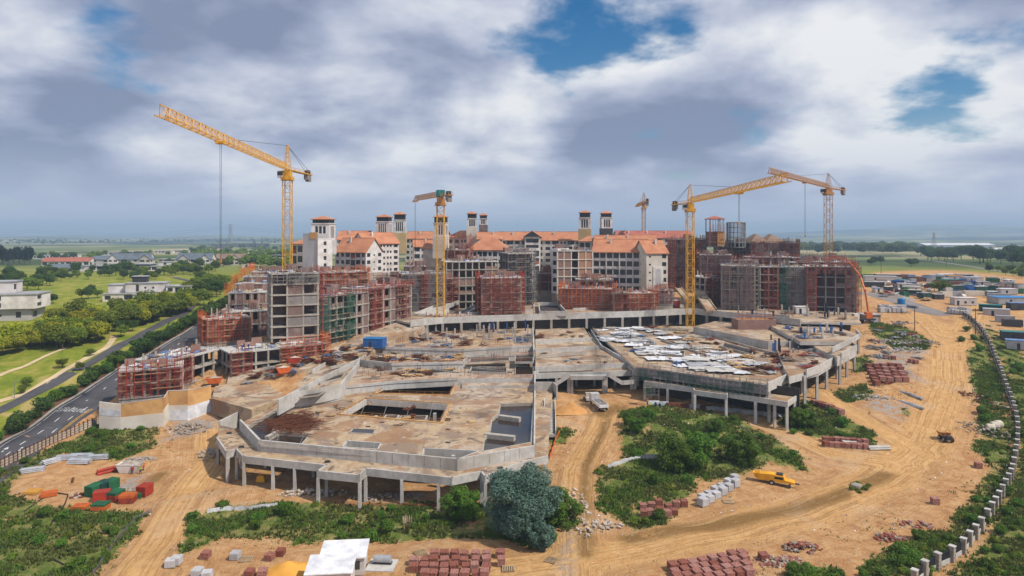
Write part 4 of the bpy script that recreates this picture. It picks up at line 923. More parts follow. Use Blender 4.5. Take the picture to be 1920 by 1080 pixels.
finished('white block with steep orange roof and brown balcony panels', 628, 312, 686, 305, 512, 472, 13, 3, 'wwbobw', 'gable', 6, 'white', 'wmw')
finished('rear white block with hipped orange roof left of the second tower', 632, 345, 690, 345, 500, 449, 14, 3, 'wwww', 'gable', 4.2, 'white')
finished('narrow white balconied house block left of the grey core tower', 546, 330, 568, 325, 515, 458, 10, 3, 'ob', 'hip', 2.5, 'plaster_cream')
finished('white block with orange hipped roof behind the curved unfinished frame', 876, 320, 952, 318, 512, 470, 14, 3, 'bwbbwbwb', 'hip', 6, 'white', 'bw')
finished('white slab block with red panelled side above the plaza well', 985, 322, 1012, 330, 555, 468, 10, 6, 'wo', 'flat', 0, 'white', 'oox')
core, Lc, Hc = finished('plain grey rendered core block below the nearest bell tower', 568, 282, 596, 280, 505, 441, 9, 5, 'x', 'flat', 0, 'plaster_grey', 'x')
finished('whitewashed core wall with three boarded openings under the bell tower', 596, 279.5, 623, 284, 505, 450, 9, 4, 'xwx', 'flat', 0, 'white', 'x')
bx('plywood_cover', core, 'plywood', Lc * .45, -.15, Hc - 1.5, Lc * .95, .4, Hc + 1.2)
tower('largest bell tower, rising from the grey core block', 601, 288, 410, 460, 8.0, 3, 'white', .2)
tower('bell tower on a charcoal base, left of the ochre based tower', 717, 345, 406, 458, 6.8, 4, 'charcoal', .36); tower('bell tower on an ochre yellow base', 749, 372, 401, 462, 6.6, 4, 'plaster_ochre', .42)
tower('bell tower partly hidden by the central crane mast', 824, 345, 406, 470, 6.2, 3, 'plaster_cream', .42); tower('slim bell tower with three small square windows on a pale base', 885, 380, 400, 452, 5.6, 3, 'plaster_cream', .5)
tower('smallest bell tower on a brown brick base', 906, 420, 403, 440, 4.6, 3, 'brick_dark', .5); tower('bell tower on a tan base left of the scaffolded tower base', 1096, 378, 398, 452, 6.4, 3, 'plaster_ochre', .42); tower('bell tower rising from a grey scaffolded base', 1138, 380, 399, 446, 6.0, 3, 'charcoal', .38)

# ---- unfinished blocks
SC = scaffold
def wrap(label, info, m, net=None, faces='fr', z0=0, zx=1.2, seed=0, **kw):
    root, a, rz, L, D, H = info
    if 'f' in faces: SC(label + ', front run', a, rz, 0, 0, L, 0, z0, H + zx, m, net, seed=seed, **kw)
    if 'r' in faces: SC(label + ', right return', a, rz, L, 0, L, D, z0, H + zx, m, net, seed=seed + 1, **kw)
    if 'l' in faces: SC(label + ', left return', a, rz, 0, D, 0, 0, z0, H + zx, m, net, seed=seed + 2, **kw)
    if 'b' in faces: SC(label + ', rear run', a, rz, L, D, 0, D, z0, H + zx, m, net, seed=seed + 3, **kw)
# left: stepped brick terraces beside the road
for i, (x0, x1, yb, yt, Y, lb) in enumerate(((428, 500, 590, 548, 236, 'lowest'), (440, 512, 560, 531, 250, 'second'), (455, 524, 540, 518, 262, 'third'), (470, 540, 525, 509, 276, 'topmost'))):
    I = unfinished(f'{lb} of four stepped brick terraces climbing beside the road', x0, Y, x1, Y + 3, yb, yt, 14, 2 if i == 0 else 1, 'wbwwb' if i == 0 else 'bbbb', 'brick', 'concrete', 'bbb', seed=20 + i)
    SC(f'orange guard scaffold on the {lb} brick terrace', I[1], I[2], 0, 14, 0, 0, I[5] - 1, I[5] + 2.2, 'scaffold_orange', None, boards=False, seed=i, lift=1.0)
I = unfinished('low curved brick block with scaffold between road and grey frame', 388, 214, 470, 221, 640, 597, 12, 2, 'bbbbb', 'brick', 'concrete', 'bbb', seed=30); wrap('red scaffold round the low brick block by the road', I, 'scaffold_orange', 'net_red', 'fl', seed=31)
I = unfinished('unfinished brick podium wing with bare columns below the stepped terraces', 416, 226, 505, 232, 632, 583, 10, 2, 'wbowb', 'brick', 'concrete', 'bwb', seed=33)
g4 = unfinished('tall bare grey concrete frame with blockwork bays and no roof', 508, 206, 598, 212, 650, 512, 14, 7, 'og', 'brick_dark', 'concrete', 'og', seed=40, rows=[['o', 'g', 'g'], ['o', 'n', 'o']])
SC('grey propping scaffold crowning the bare concrete frame', g4[1], g4[2], 0, 0, g4[3], 0, g4[5] - 3.4, g4[5] + .6, 'steel', None, boards=True, seed=41, lift=1.2); SC('red edge scaffold on the side of the bare concrete frame', g4[1], g4[2], g4[3], 0, g4[3], 14, 0, g4[5] + 1, 'scaffold_red', None, boards=False, seed=42)
I = unfinished('small unfinished block with yellow slab edge behind the bare frame', 606, 262, 690, 272, 560, 510, 14, 4, 'wbwb', 'brick_dark', 'concrete', 'wow', seed=45); wrap('bright orange scaffold behind the bare concrete frame', I, 'scaffold_orange', None, 'fr', seed=46)
for k in range(2):
    I = unfinished('four storey brick block with white slab roof ' + ('and green netted bays' if k == 0 else 'and red scaffolding at its end'), (592, 690)[k], (214, 236)[k], (692, 772)[k], (236, 258)[k], (640, 622)[k], (552, 538)[k], 13, 4, 'wnwhwvwn' if k == 0 else 'wvwnvw', 'brick_dark', 'concrete', 'wow', seed=50 + k, sheets=5)
    r_, a_, rz_, L_, D_, H_ = I
    if k == 0: SC('green netted scaffold on the four storey brick block', a_, rz_, L_ * .5, 0, L_ * .68, 0, 0, H_ + .5, 'scaffold_green', 'net_green', seed=52); SC('grey netted scaffold at the near corner of the four storey block', a_, rz_, 0, 0, L_ * .22, 0, 0, H_ + .5, 'steel', 'net_green', seed=53); SC('thin green scaffold across the middle bays of the four storey block', a_, rz_, L_ * .22, 0, L_ * .5, 0, 0, H_ * .8, 'scaffold_green', None, boards=True, seed=58)
    else: SC('red scaffold towers on the end of the four storey brick block', a_, rz_, L_ * .0, 0, L_ * .3, 0, 0, H_ + 1, 'scaffold_red', 'net_red', seed=54); SC('red scaffold tower near the corner of the four storey brick block', a_, rz_, L_ * .62, 0, L_ * .86, 0, 0, H_ + 1, 'scaffold_red', None, seed=55)
    SC('red roof edge rail of the four storey brick block, ' + ('netted half' if k == 0 else 'scaffolded half'), a_, rz_, 0, 0, L_, 0, H_ - .5, H_ + 1.2, 'scaffold_red', None, boards=False, lift=.8, seed=56 + k)
# low scaffolded blocks near the boundary hoarding
I = unfinished('low two storey concrete shell with sheeted roof beside the plywood hoarding', 222, 166, 342, 172, 742, 692, 10, 2, 'hoowh', 'brick', 'concrete', 'obo', seed=60, sheets=4); wrap('red scaffold round the shell beside the plywood hoarding', I, 'scaffold_red', 'net_red', 'f', seed=61)
I = unfinished('two storey open concrete shell with white sheeted roof and workers', 318, 178, 420, 200, 712, 664, 12, 2, 'ooooo', 'brick', 'concrete', 'ooo', seed=64, sheets=7); SC('red scaffold tower at the corner of the open concrete shell', I[1], I[2], -1, 0, I[3] * .35, 0, 0, I[5] + 1.5, 'scaffold_red', 'net_red', seed=65)
I = unfinished('two storey brick shell with blue clad workers on its slab', 432, 190, 612, 208, 700, 652, 13, 2, 'nooovwvv', 'brick', 'concrete', 'vov', seed=68, sheets=3); SC('dense orange scaffold round the end of the two storey brick shell', I[1], I[2], I[3] * .5, 0, I[3], 0, 0, I[5] + 2.2, 'scaffold_orange', 'net_red', seed=69); SC('orange return scaffold at the end of the two storey brick shell', I[1], I[2], I[3], 0, I[3], 13, 0, I[5] + 2.2, 'scaffold_orange', 'net_red', seed=70); SC('dark red scaffold on the near bays of the two storey brick shell', I[1], I[2], 0, 0, I[3] * .2, 0, 0, I[5], 'scaffold_red', 'net_red', seed=71)
# centre
I = unfinished('dark netted brick block left of the central crane', 752, 274, 835, 280, 592, 512, 14, 5, 'wnwnw', 'brick_dark', 'concrete_grey', 'wnw', seed=80); wrap('grey netted scaffold on the dark block left of the central crane', I, 'steel', 'net_grey', 'f', seed=81); SC('red scaffold column on the dark netted block', I[1], I[2], I[3] * .42, -.8, I[3] * .6, -.8, 0, I[5], 'scaffold_red', 'net_red', seed=82)
I = unfinished('curved concrete frame of open galleries right of the central crane', 836, 284, 935, 290, 580, 490, 14, 6, 'ohohohbb', 'brick', 'concrete', 'oho', seed=84, rows=[list('booooobb'), list('oooooohh'), list('hhhhhhbb'), list('bbbbbbob')]); SC('red scaffold bay on the curved concrete frame', I[1], I[2], 0, 0, I[3] * .22, 0, 0, I[5] * .7, 'scaffold_red', 'net_red', seed=85)
I = unfinished('half built upper storeys with red scaffold beside the hipped orange roof', 838, 300, 882, 302, 520, 468, 12, 3, 'ooo', 'brick', 'concrete', 'oo', seed=87); wrap('red scaffold over the half built storeys by the orange roof', I, 'scaffold_red', None, 'fr', seed=88, zx=6)
I = unfinished('unfinished grey frame stair block with scaffold in front of the plaza well', 952, 296, 1003, 300, 580, 474, 12, 7, 'ovo', 'brick', 'concrete_grey', 'ovo', seed=90); wrap('steel scaffold on the grey stair block', I, 'steel', None, 'fr', seed=91)
I = unfinished('square red brick block wrapped in red netting beside the central crane', 902, 263, 978, 265, 594, 520, 14, 5, 'bbbb', 'brick', 'concrete', 'bbb', seed=94, sheets=2); wrap('red netted scaffold round the square brick block', I, 'scaffold_red', 'net_red', 'frl', seed=95)
I = unfinished('half finished frame block with orange brick panels', 1044, 304, 1112, 306, 550, 470, 14, 5, 'bbodd', 'brick', 'plaster_cream', 'wbw', seed=98)
finished('narrow white stair block with a red side beside the orange brick panels', 1034, 306, 1046, 304, 550, 469, 10, 5, 'w', 'flat', 0, 'white', 'x')
I = unfinished('low brick shell under construction with white sheeted roof on the plaza', 1052, 284, 1148, 280, 584, 541, 16, 3, 'bbbbb', 'brick', 'concrete', 'bbb', seed=100, sheets=6); wrap('red netted scaffold round the sheeted plaza shell', I, 'scaffold_orange', 'net_red', 'flr', seed=101)
I = unfinished('low brick shell with two small windows on the plaza', 1150, 276, 1228, 278, 584, 550, 12, 2, 'bwbbb', 'brick', 'concrete', 'bbb', seed=104); wrap('orange scaffold round the shell with two small windows', I, 'scaffold_orange', 'net_red', 'fr', seed=105)
I = unfinished('low scaffolded roof terrace below the orange brick panels', 1082, 290, 1150, 290, 560, 524, 10, 2, 'owow', 'brick', 'concrete', 'oo', seed=107); wrap('red scaffold on the low terrace below the orange brick panels', I, 'scaffold_red', None, 'f', seed=108)
# right
I = unfinished('red netted block in the gap behind the right hand crane', 1252, 350, 1325, 345, 545, 448, 14, 7, 'nwwwn', 'brick_dark', 'concrete_grey', 'www', seed=110); wrap('dark red netted scaffold behind the right hand crane', I, 'scaffold_red', 'net_brown', 'f', seed=111); SC('red netted scaffold tower left of the right hand crane', I[1], I[2], -2, -3, I[3] * .2, -3, 0, I[5], 'scaffold_red', 'net_red', seed=112)
I = unfinished('brown netted block with stepped concrete base right of the crane', 1312, 304, 1372, 300, 570, 478, 16, 6, 'wnwn', 'brick_dark', 'concrete', 'wow', seed=114); wrap('brown netted scaffold on the block with the stepped base', I, 'scaffold_red', 'net_brown', 'fl', seed=115)
I = unfinished('rounded brick block fully draped in brown netting', 1352, 282, 1416, 278, 586, 498, 16, 6, 'bwbb', 'brick_dark', 'concrete', 'bwb', seed=118); wrap('brown draped scaffold round the rounded brick block', I, 'steel', 'net_brown', 'fr', seed=119); SC('red scaffold beside the brown draped block', I[1], I[2], I[3] + 3.5, 2, I[3] + 9, 2, 0, I[5] - 1, 'scaffold_red', 'net_red', seed=120)
I = unfinished('grey frame block with six storeys of bare columns', 1424, 284, 1512, 280, 588, 500, 16, 6, 'oonnw', 'brick_dark', 'concrete', 'onw', seed=122, rows=[list('oognn'), list('ooonn')]); SC('grey netted scaffold on the bare column block', I[1], I[2], I[3] * .56, 0, I[3], 0, 0, I[5], 'steel', 'net_grey', seed=123); SC('green scaffold strip on the bare column block', I[1], I[2], I[3] * .42, -.4, I[3] * .6, -.4, 0, I[5], 'scaffold_green', 'net_green', seed=124)
I = unfinished('end block with open dark floors next to the orange pump boom', 1512, 278, 1604, 272, 594, 500, 18, 5, 'noovo', 'brick_dark', 'concrete_grey', 'vov', seed=126, rows=[list('voooo'), list('nooho')]); SC('red scaffold tower on the end block', I[1], I[2], 0, -.5, I[3] * .2, -.5, 0, I[5] - 2, 'scaffold_red', 'net_red', seed=127); SC('brown netted scaffold over the right of the end block', I[1], I[2], I[3] * .8, 0, I[3] + 2, 0, 0, I[5], 'scaffold_red', 'net_brown', seed=128); SC('brown netted return scaffold of the end block', I[1], I[2], I[3], 0, I[3], 18, 0, I[5] + 1, 'scaffold_red', 'net_brown', seed=129); SC('brown netted top lift of the end block', I[1], I[2], 0, 0, I[3], 0, I[5] - 3, I[5] + 1.5, 'scaffold_red', 'net_brown', seed=130)
I = unfinished('long upper brick storey behind the bare column block', 1402, 322, 1490, 318, 520, 482, 14, 2, 'bwbwbb', 'brick_dark', 'concrete_new', 'bb', seed=132); wrap('brown scaffold on the long upper brick storey', I, 'scaffold_red', 'net_brown', 'f', seed=133)
I = unfinished('long low brick storey behind the end block', 1488, 312, 1584, 306, 520, 484, 14, 2, 'bbwbbw', 'brick_dark', 'concrete_new', 'bb', seed=135); wrap('brown scaffold on the low brick storey behind the end block', I, 'scaffold_red', 'net_brown', 'f', seed=136)
I = unfinished('upper frame block carrying the round unfinished tower', 1348, 352, 1412, 350, 510, 456, 16, 4, 'ohoho', 'brick_dark', 'concrete', 'oho', seed=138); wrap('steel scaffold on the block under the round tower', I, 'steel', None, 'f', seed=139)
for k, (x0, x1) in enumerate(((1408, 1442), (1436, 1472))):
    I = unfinished(('left', 'right')[k] + ' of two dark brick blocks with hipped brown roofs by the round tower', x0, 345 + 4 * k, x1, 345 + 4 * k, 500, 456, 14, 3, 'bbb', 'brick_dark', 'concrete_grey', 'bb', seed=140 + k, roof=False)
    part('roof', hip_roof(I[3], 14, 4.5, 'tile_brown'), I[0], (0, 0, I[5] + .26)); wrap(f'brown scaffold on the {("left", "right")[k]} hipped brick block', I, 'scaffold_red', 'net_brown', 'f', seed=142 + k)
I = unfinished('dark brick wing stepping down right of the hipped brick blocks', 1468, 348, 1500, 345, 500, 455, 14, 3, 'bwb', 'brick_dark', 'concrete_grey', 'bb', seed=145); wrap('brown scaffold on the stepping dark brick wing', I, 'scaffold_red', 'net_brown', 'f', seed=146)
# two unfinished towers on the right
def raw_tower(label, px, Y, yt, yb, wd, rnd=False):
    z1 = CH - (yt - HY) * Y / F; z0 = CH - (yb - HY) * Y / F; H = z1 - z0; x = (px - CX) * Y / F; root = thing('unfinished_tower', label, 'tower', (x, Y + wd / 2, z0)); n = 14 if rnd else 4
    b = MB()
    for f in range(6 if rnd else 4):
        z = H * f / (5 if rnd else 3.0) * (1 if rnd else .55)
        if rnd: b.lathe([(wd / 2, z - .2), (wd / 2, z + .15)], 20)
        else: bx('slab', root, 'concrete', -wd / 2, -wd / 2, z - .3, wd / 2, wd / 2, z)
    if rnd: part('ring_beams', b.mesh('ring_beams', 'steel'), root)
    for k in range(n):
        a = 2 * PI * (k + .5) / n; r_ = wd / 2 * (.96 if rnd else 1.28); q = (r_ * math.cos(a), r_ * math.sin(a)); bx('post', root, 'concrete' if not rnd else 'steel', q[0] - .22, q[1] - .22, 0, q[0] + .22, q[1] + .22, H)
    if not rnd:
        bx('core_wall', root, 'brick_dark', -wd / 2 + .3, -wd / 2 + .3, 0, wd / 2 - .3, wd / 2 - .3, H * .55); bx('plywood_sheet', root, 'plywood', 0, -wd / 2 - .9, H * .02, wd * .5, -wd / 2 - .8, H * .52)
        for k in range(6): q = -wd / 2 + wd * (k + .5) / 6; bx('post', root, 'steel', q - .15, -wd / 2, H * .55, q + .15, -wd / 2 + .3, H)
        part('roof', hip_roof(wd, wd, 1.6, 'tile_red', .4), root, (-wd / 2, -wd / 2, H + .25))
    return root
raw_tower('square unfinished tower with red cap and tan plywood sheet', 1344, 340, 411, 462, 7.6); raw_tower('round open framed unfinished tower of grey posts and rings', 1386, 344, 417, 464, 9.6, True)
SC('red scaffold round the square unfinished tower', ((1344 - CX) * 340 / F - 3.8, 340, CH - (462 - HY) * 340 / F), 0, 0, 0, 7.6, 0, 0, 11, 'scaffold_red', None, seed=150)

# smaller half-built pieces filling the gaps between the larger blocks
for i, (x0, x1, Y, yb, yt, D, fl, pt, mm, lb) in enumerate(((612, 668, 245, 590, 540, 10, 3, 'wobw', 'brick', 'narrow half built brick piece behind the bare concrete frame'), (700, 752, 268, 560, 524, 10, 2, 'obwo', 'brick_dark', 'low half built piece behind the white slab roof'), (760, 800, 296, 540, 500, 12, 3, 'bwb', 'brick_dark', 'brown brick piece left of the central crane mast'), (1012, 1046, 312, 545, 512, 8, 2, 'oo', 'brick', 'low open frame beside the plaza well'), (1230, 1262, 282, 570, 543, 8, 2, 'ow', 'brick', 'small brick frame at the foot of the ramps'), (1322, 1352, 292, 575, 520, 9, 4, 'ov', 'brick_dark', 'narrow open frame between crane and brown netting'), (1414, 1428, 286, 586, 506, 10, 6, 'o', 'brick_dark', 'slim open stair bay right of the brown netting'), (1360, 1420, 312, 520, 488, 10, 2, 'wbow', 'brick', 'low brown storey above the brown netted blocks'), (1490, 1560, 300, 520, 492, 10, 2, 'obwo', 'brick_dark', 'uneven upper storey behind the end block'), (1546, 1600, 286, 520, 491, 9, 2, 'owb', 'brick_dark', 'uneven upper storey over the end block corner'))):
    I = unfinished(lb, x0, Y, x1, Y + 2, yb, yt, D, fl, pt, mm, 'concrete', 'ow', seed=400 + i); SC('red tube scaffold on the ' + lb, I[1], I[2], 0, 0, I[3], 0, 0, I[5] + 2, 'scaffold_red', 'net_red' if i % 2 else 'net_brown', seed=420 + i)
# ---------------------------------------------------------------- apron and ramps on the left of the podium
apr = thing('concrete_apron', 'dusty concrete access ramp between the scaffolded shells and the stepped decks', 'ramp')
rp = [(420, 742), (500, 712), (612, 690), (700, 662), (760, 634), (800, 612), (770, 600), (690, 628), (612, 662), (520, 690), (430, 706)]
V = [G(x, y) + Vector((0, 0, .9)) for x, y in rp]
b = MB(); n = len(V); b.add(V, [tuple(range(n))[::-1] if False else tuple(range(n))]); b.add(V + [v - Vector((0, 0, 3)) for v in V], [(i, (i + 1) % n, n + (i + 1) % n, n + i) for i in range(n)])
part('ramp_slab', b.mesh('ramp_slab', 'deck'), apr)
# ---------------------------------------------------------------- hoarding and fences
hd = thing('site_hoarding', 'white rendered site hoarding wall with bare plywood band along its top', 'hoarding')
hp = [(186, 806, 752), (226, 806, 757), (308, 800, 745), (316, 790, 732), (352, 789, 731), (396, 772, 722)]
HPW = [(G(x, y), t) for x, y, t in hp]
for k, ((a, ta), (c, tc)) in enumerate(zip(HPW, HPW[1:])):
    za = AT(0, ta, a.y).z; zc = AT(0, tc, c.y).z; lowf = (.98, .52, .62, .55, .5)[k]
    d_ = (c - a); d_.z = 0; n_ = Vector((d_.y, -d_.x, 0)).normalized()
    def pan(name, f0, f1, m, th, off):
        A0, A1 = a.z - .6 + (za - a.z + .6) * f0, a.z - .6 + (za - a.z + .6) * f1; C0, C1 = c.z - .6 + (zc - c.z + .6) * f0, c.z - .6 + (zc - c.z + .6) * f1; o = n_ * off; q = n_ * (off - th)
        v = [Vector((a.x, a.y, A0)) + o, Vector((c.x, c.y, C0)) + o, Vector((c.x, c.y, C1)) + o, Vector((a.x, a.y, A1)) + o]; v += [p - n_ * th for p in v]
        b = MB(); b.add(v, [(0, 1, 2, 3), (7, 6, 5, 4), (3, 2, 6, 7), (0, 4, 5, 1), (1, 5, 6, 2), (3, 7, 4, 0)]); part(name, b.mesh(name, m), hd)
    pan('rendered_wall', 0, lowf, 'plaster_cream' if k not in (4,) else 'tarp_white', .3, 0)
    if lowf < .9: pan('plywood_band', lowf - .01, .985, 'plywood', .08, -.06); pan('cap_rail', .986, 1.0, 'white', .14, 0)
    if k in (0, 3): pan('white_patch', .55 if k == 0 else .1, .78 if k == 0 else .42, 'tarp_white', .03, .04)
# board wall of rough shutters right of the hoarding
rw = thing('shuttering_wall', 'weathered grey shutter wall retaining the ramp right of the plywood hoarding', 'wall')
A, C_ = G(396, 774), G(472, 784); n = 16
for i in range(n):
    p = A.lerp(C_, i / n); q = A.lerp(C_, (i + 1) / n); b = MB(); h_ = 4.2 - 1.4 * i / n; L_ = (q - p).length; b.box(.01, rng.uniform(-.06, .06), -1, L_ - .02, .2, h_ + rng.uniform(-.1, .1)); part('shutter_board', b.mesh('shutter_board', 'concrete_grey'), rw, p, math.atan2((q - p).y, (q - p).x))
hzu = CH - A.z - 3.9; V = [W(x, y, hzu) for x, y in ((397, 747), (472, 768), (532, 744), (505, 722), (450, 716), (404, 724))]
b = MB(); b.add(V, [tuple(range(6))]); b.add(V + [v - Vector((0, 0, 4)) for v in V], [(i, (i + 1) % 6, 6 + (i + 1) % 6, 6 + i) for i in range(6)]); part('upper_slab', b.mesh('upper_slab', 'deck'), rw)
# lattice fence along the road
lf = thing('lattice_fence', 'rusty brown lattice panel fence between the road and the grassy bank', 'fence')
fl = resample([G(*p) for p in ((-60, 915), (0, 880), (50, 856), (100, 832), (140, 815), (188, 794))], 34)
b = MB(); w_ = 1.0
pm = MB()
for i in range(4): pm.box(i / 3 - .012, -.03, 0, i / 3 + .012, .03, 1)
for z in (.05, .35, .65, .95): pm.box(0, -.025, z - .02, 1, .025, z + .02)
pm.box(.02, .03, .06, .98, .05, .94, 1); pmm = pm.mesh('fence_panel', ['rust', 'cream'])
for a, c in zip(fl, fl[1:]):
    d_ = c - a; part('fence_panel', pmm, lf, a + Vector((0, 0, .1)), math.atan2(d_.y, d_.x), (d_.length - .1, 1, 1.9)); bx('fence_post', lf, 'rust', a.x - .09, a.y - .09, a.z - .3, a.x + .09, a.y + .09, a.z + 2.3)
# boundary wall with pillars on the right
bw = thing('boundary_wall', 'curving boundary wall of stone pillars with pale caps and dark railings', 'wall')
wl = [G(*p) for p in ((1715, 1100), (1745, 1072), (1775, 1060), (1805, 1040), (1824, 1018), (1840, 998), (1856, 975), (1871, 950), (1884, 925), (1895, 905), (1901, 882), (1905, 862), (1908, 840), (1909, 815), (1906, 790), (1901, 770), (1895, 752), (1888, 735), (1882, 718), (1876, 700), (1870, 685), (1864, 668), (1857, 652), (1848, 636), (1839, 622), (1828, 610), (1816, 600), (1806, 594))]
Lw = sum((c - a).length for a, c in zip(wl, wl[1:])); wl = resample(wl, int(Lw / 3.9))
pb = MB(); pb.box(-.33, -.33, -.5, .33, .33, 2.3)
for k in range(9): pb.box(-.36 - .02 * (k % 2), -.36 - .02 * (k % 2), .05 + k * .25, .36 + .02 * (k % 3), .36, .22 + k * .25)
pbm = pb.mesh('pillar', 'stone_pillar')
for i, (a, c) in enumerate(zip(wl, wl[1:])):
    d_ = c - a; rz = math.atan2(d_.y, d_.x); pl = part('pillar', pbm, bw, (a.x, a.y, zg(a.x, a.y)), rz); bx('cap', pl, 'concrete_new', -.44, -.44, 2.3, .44, .44, 2.48)
    part('plinth', ub('concrete_new'), bw, (a.x, a.y, min(a.z, c.z) - .4), rz, (d_.length, .3, 1.15)); b = MB(); n = 14
    if i < 60:
        for k in range(n): x = .45 + (d_.length - .9) * (k + .5) / n; b.bar((x, .15, .5), (x, .15, 2.05), .06, caps=False)
        b.box(.45, .11, 1.82, d_.length - .45, .19, 1.9); b.box(.45, .11, .62, d_.length - .45, .19, .7); part('railing', b.mesh('railing', 'charcoal'), bw, (a.x, a.y, (a.z + c.z) / 2), rz)

# ---------------------------------------------------------------- tower cranes
def lattice(b, p, q, s, n, tri=False, r=.13, rb=.07, up=Vector((0, 0, 1))):
    """lattice girder between two points: four (or three) chords with zig-zag bracing"""
    p = Vector(p); q = Vector(q); d_ = (q - p).normalized(); u = d_.cross(up)
    u = (Vector((1, 0, 0)) if u.length < .1 else u.normalized()); v = u.cross(d_).normalized()
    off = [u * s / 2, -u * s / 2, v * s * 1.05] if tri else [u * s / 2 + v * s / 2, u * s / 2 - v * s / 2, -u * s / 2 - v * s / 2, -u * s / 2 + v * s / 2]
    for o in off: b.bar(p + o, q + o, r, caps=False)
    m = len(off)
    for i in range(n):
        A = p.lerp(q, i / n); B = p.lerp(q, (i + 1) / n)
        for k in range(m):
            o0, o1 = off[k], off[(k + 1) % m]; (b.bar(A + o0, B + o1, rb, caps=False) if (i + k) % 2 else b.bar(A + o1, B + o0, rb, caps=False)); b.bar(A + o0, A + o1, rb, caps=False)
def crane(label, px, Y, ybase, yjib, tip, cnt, s, col, ytop=None, trolley=None, hook=None, hcol='crane_yellow'):
    X = (px - CX) * Y / F; z0 = CH - (ybase - HY) * Y / F; zj = CH - (yjib - HY) * Y / F
    root = thing('tower_crane', label, 'crane', (X, Y, z0)); O = Vector((X, Y, z0)); h = zj - z0
    def lvl(px_, py_): Yt = Y * (HY - yjib) / (HY - py_); return Vector(((px_ - CX) * Yt / F, Yt, zj)) - O
    T_, K = lvl(*tip), lvl(*cnt)
    b = MB(); lattice(b, (0, 0, -1), (0, 0, h - 3.2), s, max(6, int(h / (s * .95))), False, .15, .075); part('mast', b.mesh('mast', col), root)
    b = MB(); b.box(-s * .7, -s * .7, h - 3.4, s * .7, s * .7, h - 2.4); b.box(-s * .5, -s * .5, h - 2.4, s * .5, s * .5, h - .4); b.lathe([(s * .95, h - 3.7), (s * .95, h - 3.55)], 10); part('slewing_unit', b.mesh('slewing_unit', hcol), root)
    dj = T_.copy(); dj.z = 0; dj.normalize(); sd_ = Vector((dj.y, -dj.x, 0))
    b = MB(); c = Vector((0, 0, h - 1.6)) + sd_ * s * .85 + dj * .6; b.rbox(c, 2.2, 1.6, 2.3, math.atan2(dj.y, dj.x)); b2 = MB(); b2.rbox(c + dj * .5 + Vector((0, 0, .2)), 1.4, 1.66, 1.3, math.atan2(dj.y, dj.x)); cb = part('cab', b.mesh('cab', 'white'), root); part('cab_window', b2.mesh('cab_window', 'glass'), cb)
    b = MB(); lattice(b, (0, 0, h), Vector((T_.x, T_.y, h)), 1.9, max(10, int(T_.length / 2.2)), True, .12, .06); part('jib', b.mesh('jib', hcol), root)
    b = MB(); kd = K.copy(); kd.z = 0; lk = kd.length; kd.normalize(); b.rbox(kd * lk / 2 + Vector((0, 0, h - .1)), lk, 1.7, .35, math.atan2(kd.y, kd.x)); n_ = Vector((-kd.y, kd.x, 0))
    for s_ in (-.8, .8):
        b.bar(n_ * s_ + Vector((0, 0, h + 1)), kd * lk + n_ * s_ + Vector((0, 0, h + 1)), .06, caps=False); b.bar(n_ * s_ + Vector((0, 0, h)), kd * lk + n_ * s_ + Vector((0, 0, h)), .22)
        for i in range(6): q = kd * lk * i / 5 + n_ * s_; b.bar(q + Vector((0, 0, h)), q + Vector((0, 0, h + 1)), .05, caps=False)
    part('counter_jib', b.mesh('counter_jib', hcol), root)
    b = MB(); b.rbox(kd * (lk - 1.6) + Vector((0, 0, h - 1.4)), 2.0, 1.5, 2.4, math.atan2(kd.y, kd.x)); b.rbox(kd * (lk - 3.4) + Vector((0, 0, h - 1.1)), 1.2, 1.5, 1.8, math.atan2(kd.y, kd.x)); part('counterweight', b.mesh('counterweight', 'concrete_grey'), root)
    b = MB(); b.rbox(kd * (lk - 2.4) + Vector((0, 0, h + .8)), 2.2, 1.4, 1.3, math.atan2(kd.y, kd.x)); part('winch', b.mesh('winch', 'charcoal'), root)
    if ytop:
        ht = CH - (ytop - HY) * Y / F - z0; b = MB()
        for a_, c_ in ((1, 1), (1, -1), (-1, 1), (-1, -1)): b.bar((a_ * s * .4, c_ * s * .4, h), (a_ * .2, c_ * .2, ht), .14, r2=.1, caps=False)
        for i in range(1, 6):
            t_ = i / 6; e = s * .4 * (1 - t_) + .2 * t_; z = h + (ht - h) * t_
            for k in range(4): cs = [(e, e), (e, -e), (-e, -e), (-e, e)]; b.bar((*cs[k], z), (*cs[(k + 1) % 4], z), .06, caps=False)
        part('tower_head', b.mesh('tower_head', hcol), root); b = MB()
        b.bar((0, 0, ht - .2), dj * T_.length * .5 + Vector((0, 0, h + 2.1)), .07, caps=False)
        for s_ in (-.7, .7): b.bar((0, 0, ht - .2), kd * (lk - 1) + n_ * s_ + Vector((0, 0, h + .4)), .06, caps=False)
        part('tie_rod', b.mesh('tie_rod', 'charcoal'), root)
    else:
        b = MB(); b.rbox(Vector((0, 0, h + 1.1)), 3.2, 2.6, 2.6, math.atan2(dj.y, dj.x)); part('head_block', b.mesh('head_block', 'teal'), root)
    if trolley:
        p = dj * T_.length * trolley + Vector((0, 0, h - .4)); b = MB(); b.rbox(p, 2.2, 2.0, .5, math.atan2(dj.y, dj.x)); part('trolley', b.mesh('trolley', hcol), root); Yh = (O + p).y; zh = CH - (hook - HY) * Yh / F - z0; b = MB()
        for o in (-.55, .55): b.bar(p + dj * o, Vector((p.x, p.y, zh)) + dj * o * .6, .045, caps=False)
        part('hoist_rope', b.mesh('hoist_rope', 'charcoal'), root); b = MB(); b.rbox(Vector((p.x, p.y, zh - .5)), .5, .35, .8, 0); b.bar((p.x, p.y, zh - .9), (p.x, p.y, zh - 1.4), .09); part('hook_block', b.mesh('hook_block', 'crane_ochre'), root)
    return root
